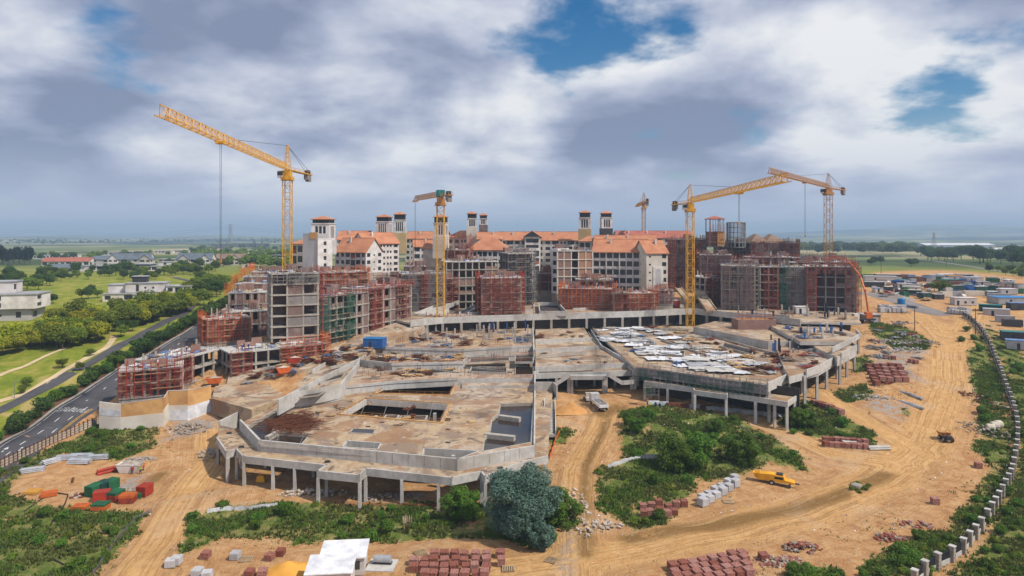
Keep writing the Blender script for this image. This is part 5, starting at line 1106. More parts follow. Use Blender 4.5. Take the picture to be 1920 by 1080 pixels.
crane('tall yellow tower crane behind the bare concrete frame, hook hanging over the houses', 539, 225, 560, 318, (300, 216), (581, 328), 2.5, 'crane_yellow', 272, .62, 485)
crane('yellow flat topped tower crane with teal head in the centre of the site', 826, 258, 602, 368, (778, 376), (845, 365), 2.7, 'crane_yellow', None, .6, 470, 'crane_ochre')
crane('faint far tower crane behind the red roofed wing', 1207, 430, 446, 382, (1193, 388), (1214, 377), 2.0, 'crane_ochre', 361, None, None, 'crane_ochre')
crane('yellow tower crane standing in front of the raised plaza', 1294, 262, 607, 380, (1476, 340), (1262, 384), 2.6, 'crane_yellow', 346, .58, 416)
crane('weathered tower crane beyond the end block with its hook over the trees', 1553, 330, 530, 352, (1442, 324), (1583, 357), 2.9, 'crane_ochre', 325, .42, 440, 'crane_ochre')

# ---------------------------------------------------------------- vegetation
def leaves(C, N, S_, seed, flat=.5):
    """quads: centres C, outward normals N, sizes S_"""
    r_ = np.random.default_rng(seed); n = len(C); nr = N + r_.normal(0, flat, (n, 3)); nr /= np.linalg.norm(nr, axis=1)[:, None] + 1e-9
    a = np.cross(nr, r_.normal(0, 1, (n, 3))); a /= np.linalg.norm(a, axis=1)[:, None] + 1e-9; b_ = np.cross(nr, a); s_ = S_[:, None]
    V = np.stack([C - a * s_ * .5, C - b_ * s_ * .32 + nr * s_ * .1, C + a * s_ * .6, C + b_ * s_ * .32 + nr * s_ * .1], 1).reshape(-1, 3)
    return V, np.arange(4 * n).reshape(n, 4)
def crown(seed, rx, rz, n, lobes, leafs, zc, m, spread=.62, low=-.5, rl=(.30, .52)):
    r_ = np.random.default_rng(seed); C = []; N = []
    L = []
    for k in range(lobes):
        d_ = r_.normal(0, 1, 3); d_ /= np.linalg.norm(d_); d_[2] = max(d_[2], low); rad = r_.uniform(*rl); L.append((d_ * np.array([rx, rx, rz]) * r_.uniform(.35, spread), rad))
    for c, rad in L:
        k = int(n / lobes); d_ = r_.normal(0, 1, (k, 3)); d_ /= np.linalg.norm(d_, axis=1)[:, None]; rr = r_.uniform(.55, 1.08, (k, 1)) ** .6
        C.append(c + d_ * rr * rad * np.array([rx, rx, rz])); N.append(d_ * .8 + np.array([0, 0, .5]))
    C = np.concatenate(C); N = np.concatenate(N); C[:, 2] += zc; keep = C[:, 2] > .15; C, N = C[keep], N[keep]
    V, Fq = leaves(C, N, r_.uniform(.6, 1.3, len(C)) * leafs, seed); return npmesh('crown', V, Fq, m), [(c + np.array([0, 0, zc])) for c, _ in L]
def trunk(h, r, tips, seed):
    b = MB(); top = Vector((.1, .05, h)); b.bar((0, 0, -.4), top, r, r2=r * .6, n=6)
    for t_ in tips[:7]: b.bar(top * .8, Vector(t_), r * .45, r2=r * .12, n=5, caps=False)
    return b.mesh('trunk', 'bark')
PROTO = {}
def proto(key, seed, rx, rz, n, lobes, leafs, zc, m, th, tr=.16, **k):
    me, tips = crown(seed, rx, rz, n, lobes, leafs, zc, m, **k); PROTO.setdefault(key, []).append((me, trunk(th, tr, tips, seed)))
for i in range(4):
    proto('mid', 100 + i, 3.0, 2.2, 2800, 22, .42, 3.3, 'leaf_mid', 2.2, spread=.8, rl=(.22, .42)); proto('lime', 110 + i, 3.0, 2.0, 2800, 20, .42, 3.0, 'leaf_lime', 2.0); proto('dark', 120 + i, 3.0, 2.3, 2800, 20, .42, 3.4, 'leaf_dark', 2.2)
    proto('shrub', 130 + i, 1.5, 1.1, 1500, 10, .26, 1.0, 'leaf_fresh', .6, .08, low=-.9); proto('weedbush', 140 + i, 1.0, .6, 700, 9, .22, .45, 'leaf_mid', .3, .05, low=-.6); proto('hedge', 150 + i, 1.7, 1.3, 1500, 10, .32, 1.2, 'leaf_dark', .8, .1, low=-.9)
    proto('rich', 160 + i, 3.9, 3.3, 9000, 44, .34, 3.2, 'leaf_fresh', 2.4, .2, low=-.8, spread=.88, rl=(.16, .30))
for i in range(2): proto('conifer', 170 + i, 2.6, 5.5, 3000, 16, .6, 6.5, 'leaf_conifer', 5, .3)
def tree(key, p, s, label, cat='tree', group=None, name=None, sz=None, seed=None):
    r_ = random.Random((round(p.x * 7.3), round(p.y * 5.1), seed).__hash__()); cm, tm = r_.choice(PROTO[key])
    root = thing(name or ('tree' if cat == 'tree' else 'shrub'), label, cat, (p.x, p.y, zg(p.x, p.y) - .05), r_.uniform(0, 6.28), group); root.scale = (s, s, sz or s * r_.uniform(.88, 1.15)); part('trunk', tm, root); part('crown', cm, root); return root
r_ = random.Random(31)
def inpoly(x, y, P):
    c = False; j = len(P) - 1
    for i in range(len(P)):
        if (P[i][1] > y) != (P[j][1] > y) and x < (P[j][0] - P[i][0]) * (y - P[i][1]) / (P[j][1] - P[i][1]) + P[i][0]: c = not c
        j = i
    return c
def scatter(poly, n, keys, s, label, group, gap=2.6, cat='tree'):
    xs = [p[0] for p in poly]; ys = [p[1] for p in poly]; got = []; tries = 0
    while len(got) < n and tries < n * 30:
        tries += 1; x, y = r_.uniform(min(xs), max(xs)), r_.uniform(min(ys), max(ys))
        if not inpoly(x, y, poly): continue
        p = G(x, y)
        if any((p - q).length < gap for q in got): continue
        got.append(p); k = r_.choice(keys); tree(k, p, r_.uniform(*s), label[k] if isinstance(label, dict) else label, cat, group)
LBN = lambda w: {'mid': 'mid green garden tree ' + w, 'lime': 'yellow green garden tree ' + w, 'dark': 'dark green garden tree ' + w}
scatter([(-60, 690), (0, 672), (60, 660), (105, 650), (100, 632), (40, 640), (-60, 655)], 20, ['lime', 'lime', 'mid', 'lime'], (1.1, 1.6), LBN('in the grove below the large pale villa'), 'garden trees beside the service road')
scatter([(80, 660), (200, 645), (205, 606), (180, 606), (120, 606), (90, 630)], 26, ['lime', 'lime', 'mid', 'mid'], (1.15, 1.75), LBN('in the grove between the sandy path and the driveway'), 'garden trees beside the service road')
scatter([(215, 622), (300, 604), (350, 586), (360, 566), (330, 574), (250, 588), (215, 596)], 36, ['lime', 'lime', 'mid'], (1.2, 1.75), LBN('in the long grove below the modern villa'), 'garden trees beside the service road')
scatter([(340, 590), (420, 560), (425, 530), (380, 525), (345, 556)], 20, ['mid', 'dark', 'mid'], (1.2, 1.75), LBN('at the bend of the service road near the stepped terraces'), 'garden trees beside the service road')
scatter([(210, 640), (250, 622), (330, 588), (300, 592), (220, 622)], 10, ['dark', 'mid'], (.6, .9), LBN('squeezed between service road and kerb hedge'), 'garden trees beside the service road')
LD = {'dark': 'dark tree in the belt between the lawns and the row of houses', 'mid': 'mid green tree in the belt between the lawns and the row of houses'}
scatter([(20, 545), (110, 545), (110, 515), (310, 518), (400, 520), (430, 500), (380, 492), (300, 508), (90, 508), (0, 520)], 62, ['dark', 'dark', 'mid'], (.9, 1.5), LD, 'dark tree belt before the houses', 3)
scatter([(90, 528), (330, 526), (405, 517), (300, 515), (90, 517)], 34, ['dark', 'mid', 'dark'], (.7, 1.1), {'dark': 'dark tree standing before the white row of houses', 'mid': 'mid green tree standing before the white row of houses'}, 'trees before the houses')
scatter([(-40, 545), (20, 545), (20, 500), (-40, 500)], 12, ['dark'], (1, 1.6), LD, 'dark tree belt before the houses')
scatter([(60, 575), (190, 562), (175, 540), (130, 560)], 6, ['mid', 'dark'], (.7, 1.1), LBN('beside the modern villa driveway'), 'garden trees beside the service road')
def wood(name, label, poly, n, keys, s, seed):
    """far trees nobody could count, joined into one mass"""
    rr = random.Random(seed); Vs = []; k = 0; xs = [p[0] for p in poly]; ys = [p[1] for p in poly]; MI = []; ks = sorted(set(keys)); mats = [PROTO[q][0][0].materials[0].name for q in ks]
    while k < n:
        x, y = rr.uniform(min(xs), max(xs)), rr.uniform(min(ys), max(ys))
        if not inpoly(x, y, poly): continue
        k += 1; q = rr.choice(keys); me = rr.choice(PROTO[q])[0]; co = np.empty(len(me.vertices) * 3, np.float32); me.vertices.foreach_get('co', co); co = co.reshape(-1, 4, 3)[::3]; c = co.mean(1, keepdims=True); co = c + (co - c) * 1.8
        a = rr.uniform(0, 6.28); sc = rr.uniform(*s); p = G(x, y); rot = np.array([[math.cos(a), -math.sin(a), 0], [math.sin(a), math.cos(a), 0], [0, 0, 1]]); Vs.append(co.reshape(-1, 3) @ rot.T * sc + np.array([p.x, p.y, p.z - .4])); MI.append(np.full(len(co), ks.index(q)))
    V = np.concatenate(Vs); tag(part(name, npmesh(name, V, np.arange(len(V)).reshape(-1, 4), mats, np.concatenate(MI))), label, 'wood', None, 'stuff')
wood('woodland', 'green woodland mass beyond the row of houses', [(330, 492), (560, 508), (560, 460), (440, 462), (370, 470)], 190, ['dark', 'mid', 'mid'], (1.4, 2.2), 1)
wood('far_thicket', 'low far thicket left of the conifer clump and behind the houses', [(-80, 496), (130, 490), (420, 476), (420, 471), (130, 482), (-80, 482)], 70, ['dark', 'mid'], (1.2, 1.9), 2)
wood('far_tree_belt', 'distant dark tree belts crossing the plain on the left', [(-200, 460), (530, 457), (530, 450), (-200, 452)], 200, ['dark'], (1.6, 3), 3)
for x in (-10, 4, 15, 26, 36, 47, 56): tree('conifer', G(x, 496 + r_.uniform(-2, 2)), r_.uniform(1.5, 2.0), 'tall near black conifer left of the row of houses', 'tree', 'conifer clump left of the houses', 'conifer_tree')
for x, y, s in ((359, 472, 2.0), (380, 472, 2.6)): tree('dark', G(x, y), s, 'lone round tree standing up from the far field edge', 'tree', 'lone trees on the far field edge')
LR = {'dark': 'dark tree in the belt beyond the green field and the work yard', 'mid': 'lighter tree in the belt beyond the green field and the work yard'}
wood('tree_belt', 'dark tree belt beyond the green field behind the end block', [(1470, 476), (1560, 479), (1715, 479), (1715, 465), (1600, 464), (1470, 466)], 110, ['dark', 'dark', 'mid'], (2.8, 4.2), 4)
scatter([(1725, 488), (1800, 494), (1925, 502), (1925, 484), (1860, 484), (1725, 478)], 34, ['dark'], (2.4, 3.6), LR, 'tree belt beyond the green field', 3)
scatter([(1830, 508), (1930, 525), (1930, 510), (1850, 500)], 14, ['dark', 'mid'], (.8, 1.2), LR, 'tree belt beyond the green field', 3)
for x, y, s in ((1640, 497, 1.5), (1652, 495, 1.4), (1632, 498, 1.2), (1708, 500, 1.6), (1716, 499, 1.3)): tree('dark', G(x, y), s, 'dark clump tree standing alone in the green field', 'tree', 'trees standing in the green field')
for x, y, s in ((1752, 547, 1.0), (1766, 548, 1.1), (1778, 546, .9)): tree('mid', G(x, y), s, 'spreading tree shading parked cars in the work yard', 'tree', 'trees over the parked cars')
hl = resample(offset_line(kl, 2.6), 90)
for i in range(8, 88):
    p = hl[i]
    kk = r_.choice(['hedge', 'hedge', 'shrub'])
    if r_.random() < .8: tree(kk, p + Vector((r_.uniform(-1, .6), r_.uniform(-.8, .8), 0)), r_.uniform(1.2, 1.9) * (1.15 if i > 40 else 1), ('dark rounded hedge' if kk == 'hedge' else 'bright green leafy') + ' shrub in the bed along the road kerb', 'shrub', 'shrubs along the road kerb')
for x, y, s in ((50, 727, .55), (42, 738, .4), (117, 690, .6), (150, 695, .5), (170, 668, .5), (108, 625, .6), (14, 635, .4)): tree('mid', G(x, y), s, 'small young tree on the lawn by the sandy path', 'tree', 'young trees by the sandy path')
# trees and bushes of the foreground
def big_blue():
    p = G(1000, 1010); me, tips = crown(501, 6.2, 6.6, 46000, 90, .34, 6.2, 'leaf_blue', .80, low=-.9, rl=(.19, .32)); root = thing('tree', 'large blue green feathery tree in front of the podium corner', 'tree', (p.x - 1.6, p.y, p.z)); root.scale = (1.15, 1.1, 1.0); part('trunk', trunk(3.5, .3, tips, 5), root); part('crown', me, root)
    me, tips = crown(502, 2.6, 2.8, 6000, 30, .30, 2.6, 'leaf_blue', .85, low=-.85, rl=(.15, .3)); root = thing('tree', 'small blue green feathery tree at the foot of the large one', 'tree', (p.x + .8, p.y - 4.2, zg(p.x, p.y - 5) - .2)); part('trunk', trunk(1.5, .15, tips, 6), root); part('crown', me, root)
big_blue()
for x, y, s, lb in ((1050, 985, 1.05, 'dark green tree peeping out behind the large blue green one'), (862, 972, .95, 'round green tree before the podium columns, left of the blue green tree'), (1262, 880, 1.3, 'left trunk of the big green double tree on the weedy mound'), (1302, 876, 1.2, 'right trunk of the big green double tree on the weedy mound'), (1390, 868, 1.1, 'rounded green bush tree right of the double tree on the mound'), (1342, 812, .6, 'green bush up the mound below the colonnade'), (1195, 812, .62, 'fresh green bush at the left foot of the mound by the muddy track'), (1178, 796, .5, 'fresh green bush beside the truck bay'), (1215, 790, .5, 'fresh green bush below the colonnade end'), (1492, 800, .72, 'left of two fresh green bushes under the deck corner'), (1515, 803, .75, 'right of two fresh green bushes under the deck corner'), (1580, 800, .45, 'small dark bush between brick stacks and the deck corner'), (535, 966, .42, 'small round green shrub on the bank below the podium')):
    tree('rich', G(x, y), s, lb, 'tree' if s > .8 else 'shrub', seed=1)
def patch(poly, n, keys, s, label, group, gap=.9): scatter(poly, n, keys, s, label, group, gap, 'shrub')
patch(weedy[3], 44, ['shrub', 'weedbush', 'weedbush'], (.5, 1.1), {'shrub': 'rounded fresh green shrub growing wild on the mound below the colonnade', 'weedbush': 'low olive bush growing wild on the mound below the colonnade'}, 'wild bushes on the mound'); patch(weedy[4], 60, ['shrub', 'weedbush', 'shrub'], (.5, 1.15), {'shrub': 'rounded fresh green shrub growing along the inside of the pillared boundary wall', 'weedbush': 'low olive bush growing along the inside of the pillared boundary wall'}, 'bushes along the boundary wall', 1.1)
patch(weedy[0], 34, ['shrub', 'weedbush'], (.5, 1.0), {'shrub': 'rounded fresh green shrub on the bank below the white hoarding', 'weedbush': 'low olive bush on the bank below the white hoarding'}, 'bushes below the hoarding'); patch(weedy[2], 40, ['weedbush', 'shrub'], (.5, 1.0), {'shrub': 'rounded fresh green shrub on the bank in front of the podium', 'weedbush': 'low olive bush on the bank in front of the podium'}, 'bushes on the podium bank'); patch([(0, 940), (110, 970), (270, 968), (180, 1078), (0, 1078)], 26, ['weedbush', 'shrub'], (.5, 1.0), {'shrub': 'rounded fresh green shrub on the lower grassy bank beside the dirt road', 'weedbush': 'low olive bush on the lower grassy bank beside the dirt road'}, 'bushes on the lower bank')
patch([(1920, 1075), (1790, 1075), (1850, 1030), (1915, 920)], 22, ['weedbush', 'shrub'], (.4, .9), {'shrub': 'rounded fresh green shrub outside the pillared boundary wall', 'weedbush': 'low olive bush outside the pillared boundary wall'}, 'bushes outside the boundary wall'); patch(weedy[6], 10, ['shrub'], (.6, 1.0), 'bush beside the tumbled bricks at the track edge', 'bushes by the tumbled bricks'); patch(weedy[7], 14, ['weedbush', 'shrub'], (.5, .9), 'bush beside the stacked brick rows under the deck corner', 'bushes by the brick rows'); patch(weedy[11], 8, ['weedbush'], (.6, 1.0), 'weed clump ringing the small concrete base in the turning area', 'weeds round the concrete base', .5)
patch([(1915, 680), (1915, 860), (1890, 700), (1860, 625)], 20, ['weedbush', 'shrub'], (.5, 1.1), {'shrub': 'rounded fresh green shrub outside the pillared boundary wall', 'weedbush': 'low olive bush outside the pillared boundary wall'}, 'bushes outside the boundary wall')
p = G(763, 1000); V = []; b = MB()
for i in range(60): a = r_.uniform(0, 6.28); q = Vector((math.cos(a), math.sin(a), 0)) * r_.uniform(.1, .9); b.bar(q * .3, q + Vector((0, 0, r_.uniform(1, 1.8))), .05, r2=.01, n=3, caps=False)
pg = thing('pampas_grass', 'pampas grass with pale cream plumes on the bank', 'grass clump', p); part('blades', b.mesh('blades', 'weed'), pg, kind='stuff')
for i in range(9): a = r_.uniform(0, 6.28); q = Vector((math.cos(a), math.sin(a), 0)) * r_.uniform(.2, .8); b = MB(); b.bar(q * .5, q + Vector((0, 0, 1.9)), .03, caps=False); b.bar(q + Vector((0, 0, 1.8)), q * 1.1 + Vector((0, 0, 2.4)), .13, r2=.16, n=6); b.bar(q * 1.1 + Vector((0, 0, 2.4)), q * 1.2 + Vector((0, 0, 3.0)), .16, r2=.02, n=6); part('plume', b.mesh('plume', 'plume'), pg)
# grass and weeds as leaf-sized faces
def grass(name, label, dens, m, lo, hi, fld, seed, blade=.35, zone=None):
    rr = np.random.default_rng(seed); sel = np.where((fld > .35) & (VY > 85) & (VY < 330) & (np.abs(VX) < 190))[0]
    pick = rr.choice(sel, dens, p=fld[sel] / fld[sel].sum()); x = VX[pick] + rr.uniform(-.6, .6, dens); y = VY[pick] + rr.uniform(-.6, .6, dens)
    cl = np.sin(x * .5 + np.sin(y * .4) * 2) + np.sin(y * .6 + np.sin(x * .33) * 2) + rr.normal(0, .7, dens); k = cl > -.35; x, y = x[k], y[k]; z = ground_np(x, y); n = len(x); V = []; h_ = rr.uniform(lo, hi, n)
    for j in range(4):
        a = rr.uniform(0, 6.28, n); dx, dy_ = np.cos(a), np.sin(a); w_ = blade * h_; le = rr.uniform(.2, .9, n) * h_; ox, oy = rr.normal(0, .18, n), rr.normal(0, .18, n)
        V.append(np.stack([np.stack([x + ox - dy_ * w_, y + oy + dx * w_, z - .03], 1), np.stack([x + ox + dy_ * w_, y + oy - dx * w_, z - .03], 1), np.stack([x + ox + dx * le, y + oy + dy_ * le, z + h_], 1)], 1))
    V = np.concatenate(V).reshape(-1, 3); o = part(name, npmesh(name, V, np.arange(len(V)).reshape(-1, 3), m)); tag(o, label, 'grass', None, 'stuff')
grass('weeds', 'rough weeds and grass over the banks and mound', 64000, 'weed', .2, .6, GRASS_FIELD[0], 1); grass('lush_weeds', 'lush green weeds in patches over the banks', 34000, 'leaf_fresh', .2, .6, GRASS_FIELD[0] * (np.sin(VX * .21 + 1) * np.sin(VY * .19) > -.1), 2)
strays = np.clip(.42 + .25 * np.sin(VX * .13) * np.sin(VY * .17 + 1), 0, 1) * (1 - Zt) * (Zl < .2) * (pin < -2); grass('stray_weeds', 'scattered weeds on the bare soil', 5000, 'weed', .12, .35, strays * (strays > .5), 3)
# ---------------------------------------------------------------- houses on the left
def house(label, px, py, rz, vols, roofm='tile_grey', name='house', group=None, cat='house', Y=None):
    """vols: (x0, y0, z0, L, D, H, pattern, wall material, roof kind, roof height)"""
    p = G(px, py); root = thing(name, label, cat, p, R(rz), group)
    for x0, y0, z0, L, D, H, pat, m, rf, rh in vols:
        o = Vector((x0, y0, z0)); fl_ = max(1, round(H / 3.1)); facade(root, L, H, fl_, pat, m, o, 0); facade(root, D, H, fl_, 'wx', m, o + Vector((L, 0, 0)), PI / 2); facade(root, D, H, fl_, 'xw', m, o + Vector((0, D, 0)), -PI / 2); facade(root, L, H, 1, 'x', m, o + Vector((L, D, 0)), PI)
        bx('interior', root, 'depth_shade', x0 + .5, y0 + .5, z0 + .05, x0 + L - .5, y0 + D - .5, z0 + H - .05)
        if z0 < .5: bx('foundation', root, 'concrete', x0 + .02, y0 + .02, z0 - 3, x0 + L - .02, y0 + D - .02, z0 - .003)
        if rf == 'flat': bx('roof', root, 'grey_sheet', x0 - .35, y0 - .35, z0 + H, x0 + L + .35, y0 + D + .35, z0 + H + .35)
        elif rf == 'gable': part('roof', gable_roof(L, D, rh, roofm, .5, m), root, o + Vector((0, 0, H)))
        elif rf == 'cross': part('roof', gable_roof(D, L, rh, roofm, .5, m), root, o + Vector((L, 0, H)), PI / 2)
        elif rf == 'hip': part('roof', hip_roof(L, D, rh, roofm), root, o + Vector((0, 0, H + .25)))
    return root
house('modern white flat roofed villa with stacked boxes beside the driveway', 192, 566, 12, [(0, 0, 0, 13, 9, 3.4, 'wxb', 'plaster_cream', 'flat', 0), (13.4, -2, 0, 15, 10, 3.2, 'xwwxw', 'white', 'flat', 0), (9, 2, 3.9, 17, 8, 4.2, 'xtmmx', 'white', 'flat', 0), (1, 4, 3.8, 7.5, 6, 3.6, 'xx', 'white', 'flat', 0), (27, 0, 3.2, 11, 8, 3.4, 'wbb', 'white', 'flat', 0), (29, 1, 0, 6, 6, 3, 'x', 'brick_orange', 'none', 0), (11, 5, 8.5, 6, 4, 2.6, 'x', 'charcoal', 'flat', 0)], name='villa')
house('large pale villa with overhanging upper storey at the edge of the lawn', -112, 606, 14, [(0, 0, 0, 30, 12, 4.4, 'xwmmxmmxwx', 'plaster_grey', 'flat', 0), (-2, -1.5, 4.8, 34, 13, 5.4, 'xxxxbbxxx', 'white', 'flat', 0), (8, 4, 10.6, 14, 8, 4.2, 'xxx', 'white', 'flat', 0)], name='villa')
house('pale house with brown tiled gables at the end of the row', 404, 497, 6, [(0, 0, 0, 26, 11, 6.2, 'wbwxww', 'plaster_cream', 'gable', 4), (13, -3, 0, 9, 8, 6.5, 'bw', 'plaster_cream', 'cross', 3.4), (1, -4, 0, 8, 5, 3.2, 'b', 'plaster_cream', 'cross', 2.2)], 'tile_brown')
house('grey slate roofed house with twin gables facing the lawn', 330, 500, 5, [(0, 0, 0, 30, 12, 6.5, 'wxbxw', 'plaster_cream', 'gable', 5), (3, -3, 0, 9, 8, 6.5, 'bw', 'plaster_cream', 'cross', 4), (21, -3, 0, 9, 8, 6.5, 'ww', 'white', 'cross', 4)])
house('tan flat roofed house between two slate roofed houses', 296, 499, 4, [(0, 0, 0, 20, 12, 6, 'wbwx', 'plaster_ochre', 'flat', 0), (8, -4, 0, 9, 6, 3.2, 'bb', 'plaster_cream', 'flat', 0)])
house('white gabled house with long slate roof in the middle of the row', 206, 499, 4, [(0, 0, 0, 34, 11, 6.2, 'wxbxwbw', 'white', 'gable', 5), (0, -4, 0, 9, 8, 6.2, 'ww', 'white', 'cross', 4.2), (27, -4, 0, 10, 8, 6, 'bw', 'plaster_cream', 'cross', 4)])
house('brown house under a wide hipped grey roof in the row', 156, 499, 4, [(0, 0, 0, 28, 14, 5.6, 'bbxbb', 'plaster_grey', 'hip', 3.2)])
house('long low white house with dull red roof at the left of the row', 78, 500, 4, [(0, 0, 0, 40, 12, 4.6, 'bxwwbxwb', 'white', 'gable', 3)], 'tile_red')
house('white flat roofed house with dark glazed terrace before the row', 262, 508, 3, [(0, 0, 0, 26, 10, 3.4, 'bbbxwx', 'white', 'flat', 0), (13, 1, 3.8, 11, 8, 3, 'xwx', 'white', 'flat', 0)])
house('dark glazed flat roofed house before the slate roofed row', 206, 508, 3, [(0, 0, 0, 30, 10, 5, 'bbbbbxb', 'charcoal', 'flat', 0)])
house('low white house with framed porches before the row', 140, 508, 3, [(0, 0, 0, 32, 10, 3.8, 'bxbbxb', 'white', 'flat', 0)])
house('low house with dark blue roof at the near left of the row', 74, 511, 3, [(0, 0, 0, 26, 11, 3, 'wbw', 'plaster_grey', 'hip', 3)])
house('white box house beside the tall crane mast', 506, 497, 0, [(0, 0, 0, 13, 10, 6.2, 'tbw', 'white', 'flat', 0), (2, 2, 6.6, 9, 6, 2.4, 'bb', 'charcoal', 'flat', 0)])
for i, (x, y, w_) in enumerate(((62, 486, 20), (82, 485, 24), (104, 484, 26), (170, 479, 34), (215, 477, 30), (250, 476, 26), (290, 475, 30), (325, 474, 26))):
    house('far low pale house on the edge of the distant fields', x, y, 0, [(0, 0, 0, w_, 12, 4.5, 'wwbww', ('white', 'plaster_grey', 'plaster_cream')[i % 3], 'flat', 0)], group='far houses at the edge of the fields')
for x, y, w_ in ((396, 466, 50), (422, 464, 60), (452, 464, 44), (476, 464, 40)):
    house('dark far office block near the left pylon', x, y, 0, [(0, 0, 0, w_, 20, 12, 'bbbbbb', 'charcoal', 'flat', 0)], group='dark blocks near the left pylon', name='office_block', cat='building')
gwp = [G(455, 503), G(490, 493)]; d_ = gwp[1] - gwp[0]; single('garden_wall', ub('white'), 'white garden wall stepping up the lawn from the brown gabled house', 'wall', gwp[0] - Vector((0, 0, .5)), math.atan2(d_.y, d_.x), None, (d_.length, .4, 2.4))
for i, (x0, x1, y, h) in enumerate(((1736, 1866, 466, 14), (1838, 1960, 478, 10))):
    a, c = G(x0, y), G(x1, y); wh = thing('warehouse', ('long white', 'lower grey white')[i] + ' warehouse roof beyond the right tree belt', 'warehouse', a); L = (c - a).length; bx('wall', wh, 'plaster_grey', 0, 0, -3, L, 60, h * .7); part('roof', gable_roof(L, 60, h * .4, 'tarp_white', 1, 'plaster_grey'), wh, (0, 0, h * .7))
    for k in range(8): bx('door', wh, 'blue', L * (k + .3) / 8, -.2, 0, L * (k + .6) / 8, -.02, h * .4)
# pylons, mast, poles
def pylon(label, px, ybase, ytop, n=7):
    p = G(px, ybase); H = (ybase - ytop) * p.y / F; root = thing('pylon', label, 'pylon', p); b = MB(); w0 = H * .13
    def e(t): return w0 * (1 - t) ** 1.5 + H * .018
    for i in range(n):
        t0, t1 = i / n, (i + 1) / n; z0, z1 = H * t0, H * t1; a, c = e(t0), e(t1); q = [(1, 1), (1, -1), (-1, -1), (-1, 1)]
        for k in range(4): u, v = q[k], q[(k + 1) % 4]; b.bar((u[0] * a, u[1] * a, z0), (u[0] * c, u[1] * c, z1), H * .008, caps=False); b.bar((u[0] * a, u[1] * a, z0), (v[0] * c, v[1] * c, z1), H * .004, caps=False); b.bar((v[0] * a, v[1] * a, z0), (u[0] * c, u[1] * c, z1), H * .004, caps=False)
    part('tower_frame', b.mesh('tower_frame', 'steel'), root)
    for t in (.72, .84, .96):
        b = MB(); w_ = H * .14
        for s_ in (-1, 1): b.bar((0, 0, H * t), (s_ * w_, 0, H * t), H * .006, caps=False); b.bar((0, 0, H * (t + .04)), (s_ * w_, 0, H * t), H * .004, caps=False); b.bar((s_ * w_, 0, H * t), (s_ * w_, 0, H * (t - .03)), H * .004, caps=False)
        part('cross_arm', b.mesh('cross_arm', 'steel'), root)
    return root
pylon('steel lattice pylon beyond the houses, left of the tall crane', 432, 460, 420); pylon('steel lattice pylon before the white warehouse', 1751, 470, 436); pylon('tiny far pylon on the horizon behind the balconied block', 1172, 444, 428)
p = G(971, 448); rm_ = thing('radio_mast', 'slim radio mast rising behind the long orange roof', 'mast', p); b = MB(); Hm = (448 - 404) * p.y / F; b.bar((0, 0, 0), (0, 0, Hm), .9, r2=.5, n=8); part('pole', b.mesh('pole', 'steel'), rm_); b = MB(); b.lathe([(1.1, Hm * .8), (1.1, Hm * .97)], 8); part('antenna', b.mesh('antenna', 'steel'), rm_)
pwr = MB(); A = G(432, 460); 
for dx, py in ((0, 424), (0, 428)):
    P0 = AT(432, py, A.y); P1 = AT(-300, py + 14, A.y * 1.05); P2 = AT(1100, py + 16, A.y * 1.3)
    for Q in (P1, P2):
        prev = P0
        for i in range(1, 17): t = i / 16; q = P0.lerp(Q, t); q.z -= 22 * math.sin(PI * (t * 2 % 1)); pwr.bar(prev, q, .22, n=3, caps=False); prev = q
single('power_line', pwr.mesh('power_line', 'charcoal'), 'thin power lines slung across the far fields from the left pylon', 'power line')
for x, yb, yt, lb in ((1715, 620, 575, 'timber pole beside the dirt road and the rubble field'), (1829, 627, 578, 'timber pole just inside the pillared boundary wall'), (1652, 513, 484, 'timber pole at the edge of the green field'), (1774, 500, 486, 'thin pole standing in the green field')):
    p = G(x, yb); b = MB(); b.bar((0, 0, -.5), (0, 0, (yb - yt) * p.y / F), .16, r2=.12, n=7); b.box(-.9, -.07, (yb - yt) * p.y / F * .93, .9, .07, (yb - yt) * p.y / F * .93 + .14); single('utility_pole', b.mesh('utility_pole', 'wood_pole'), lb, 'pole', p)
for x, yb, yt, lb in ((27, 747, 716, 'grey street lamp on the lawn beside the sandy path'), (87, 835, 803, 'grey street lamp behind the lattice fence')):
    p = G(x, yb); h = (yb - yt) * p.y / F; sl = thing('street_lamp', lb, 'lamp', p); b = MB(); b.bar((0, 0, -.3), (0, 0, h), .09, r2=.06, n=6); part('pole', b.mesh('pole', 'steel'), sl); b = MB(); b.box(-.1, -.12, h, 1.3, .12, h + .12); part('lamp_head', b.mesh('lamp_head', 'steel'), sl)

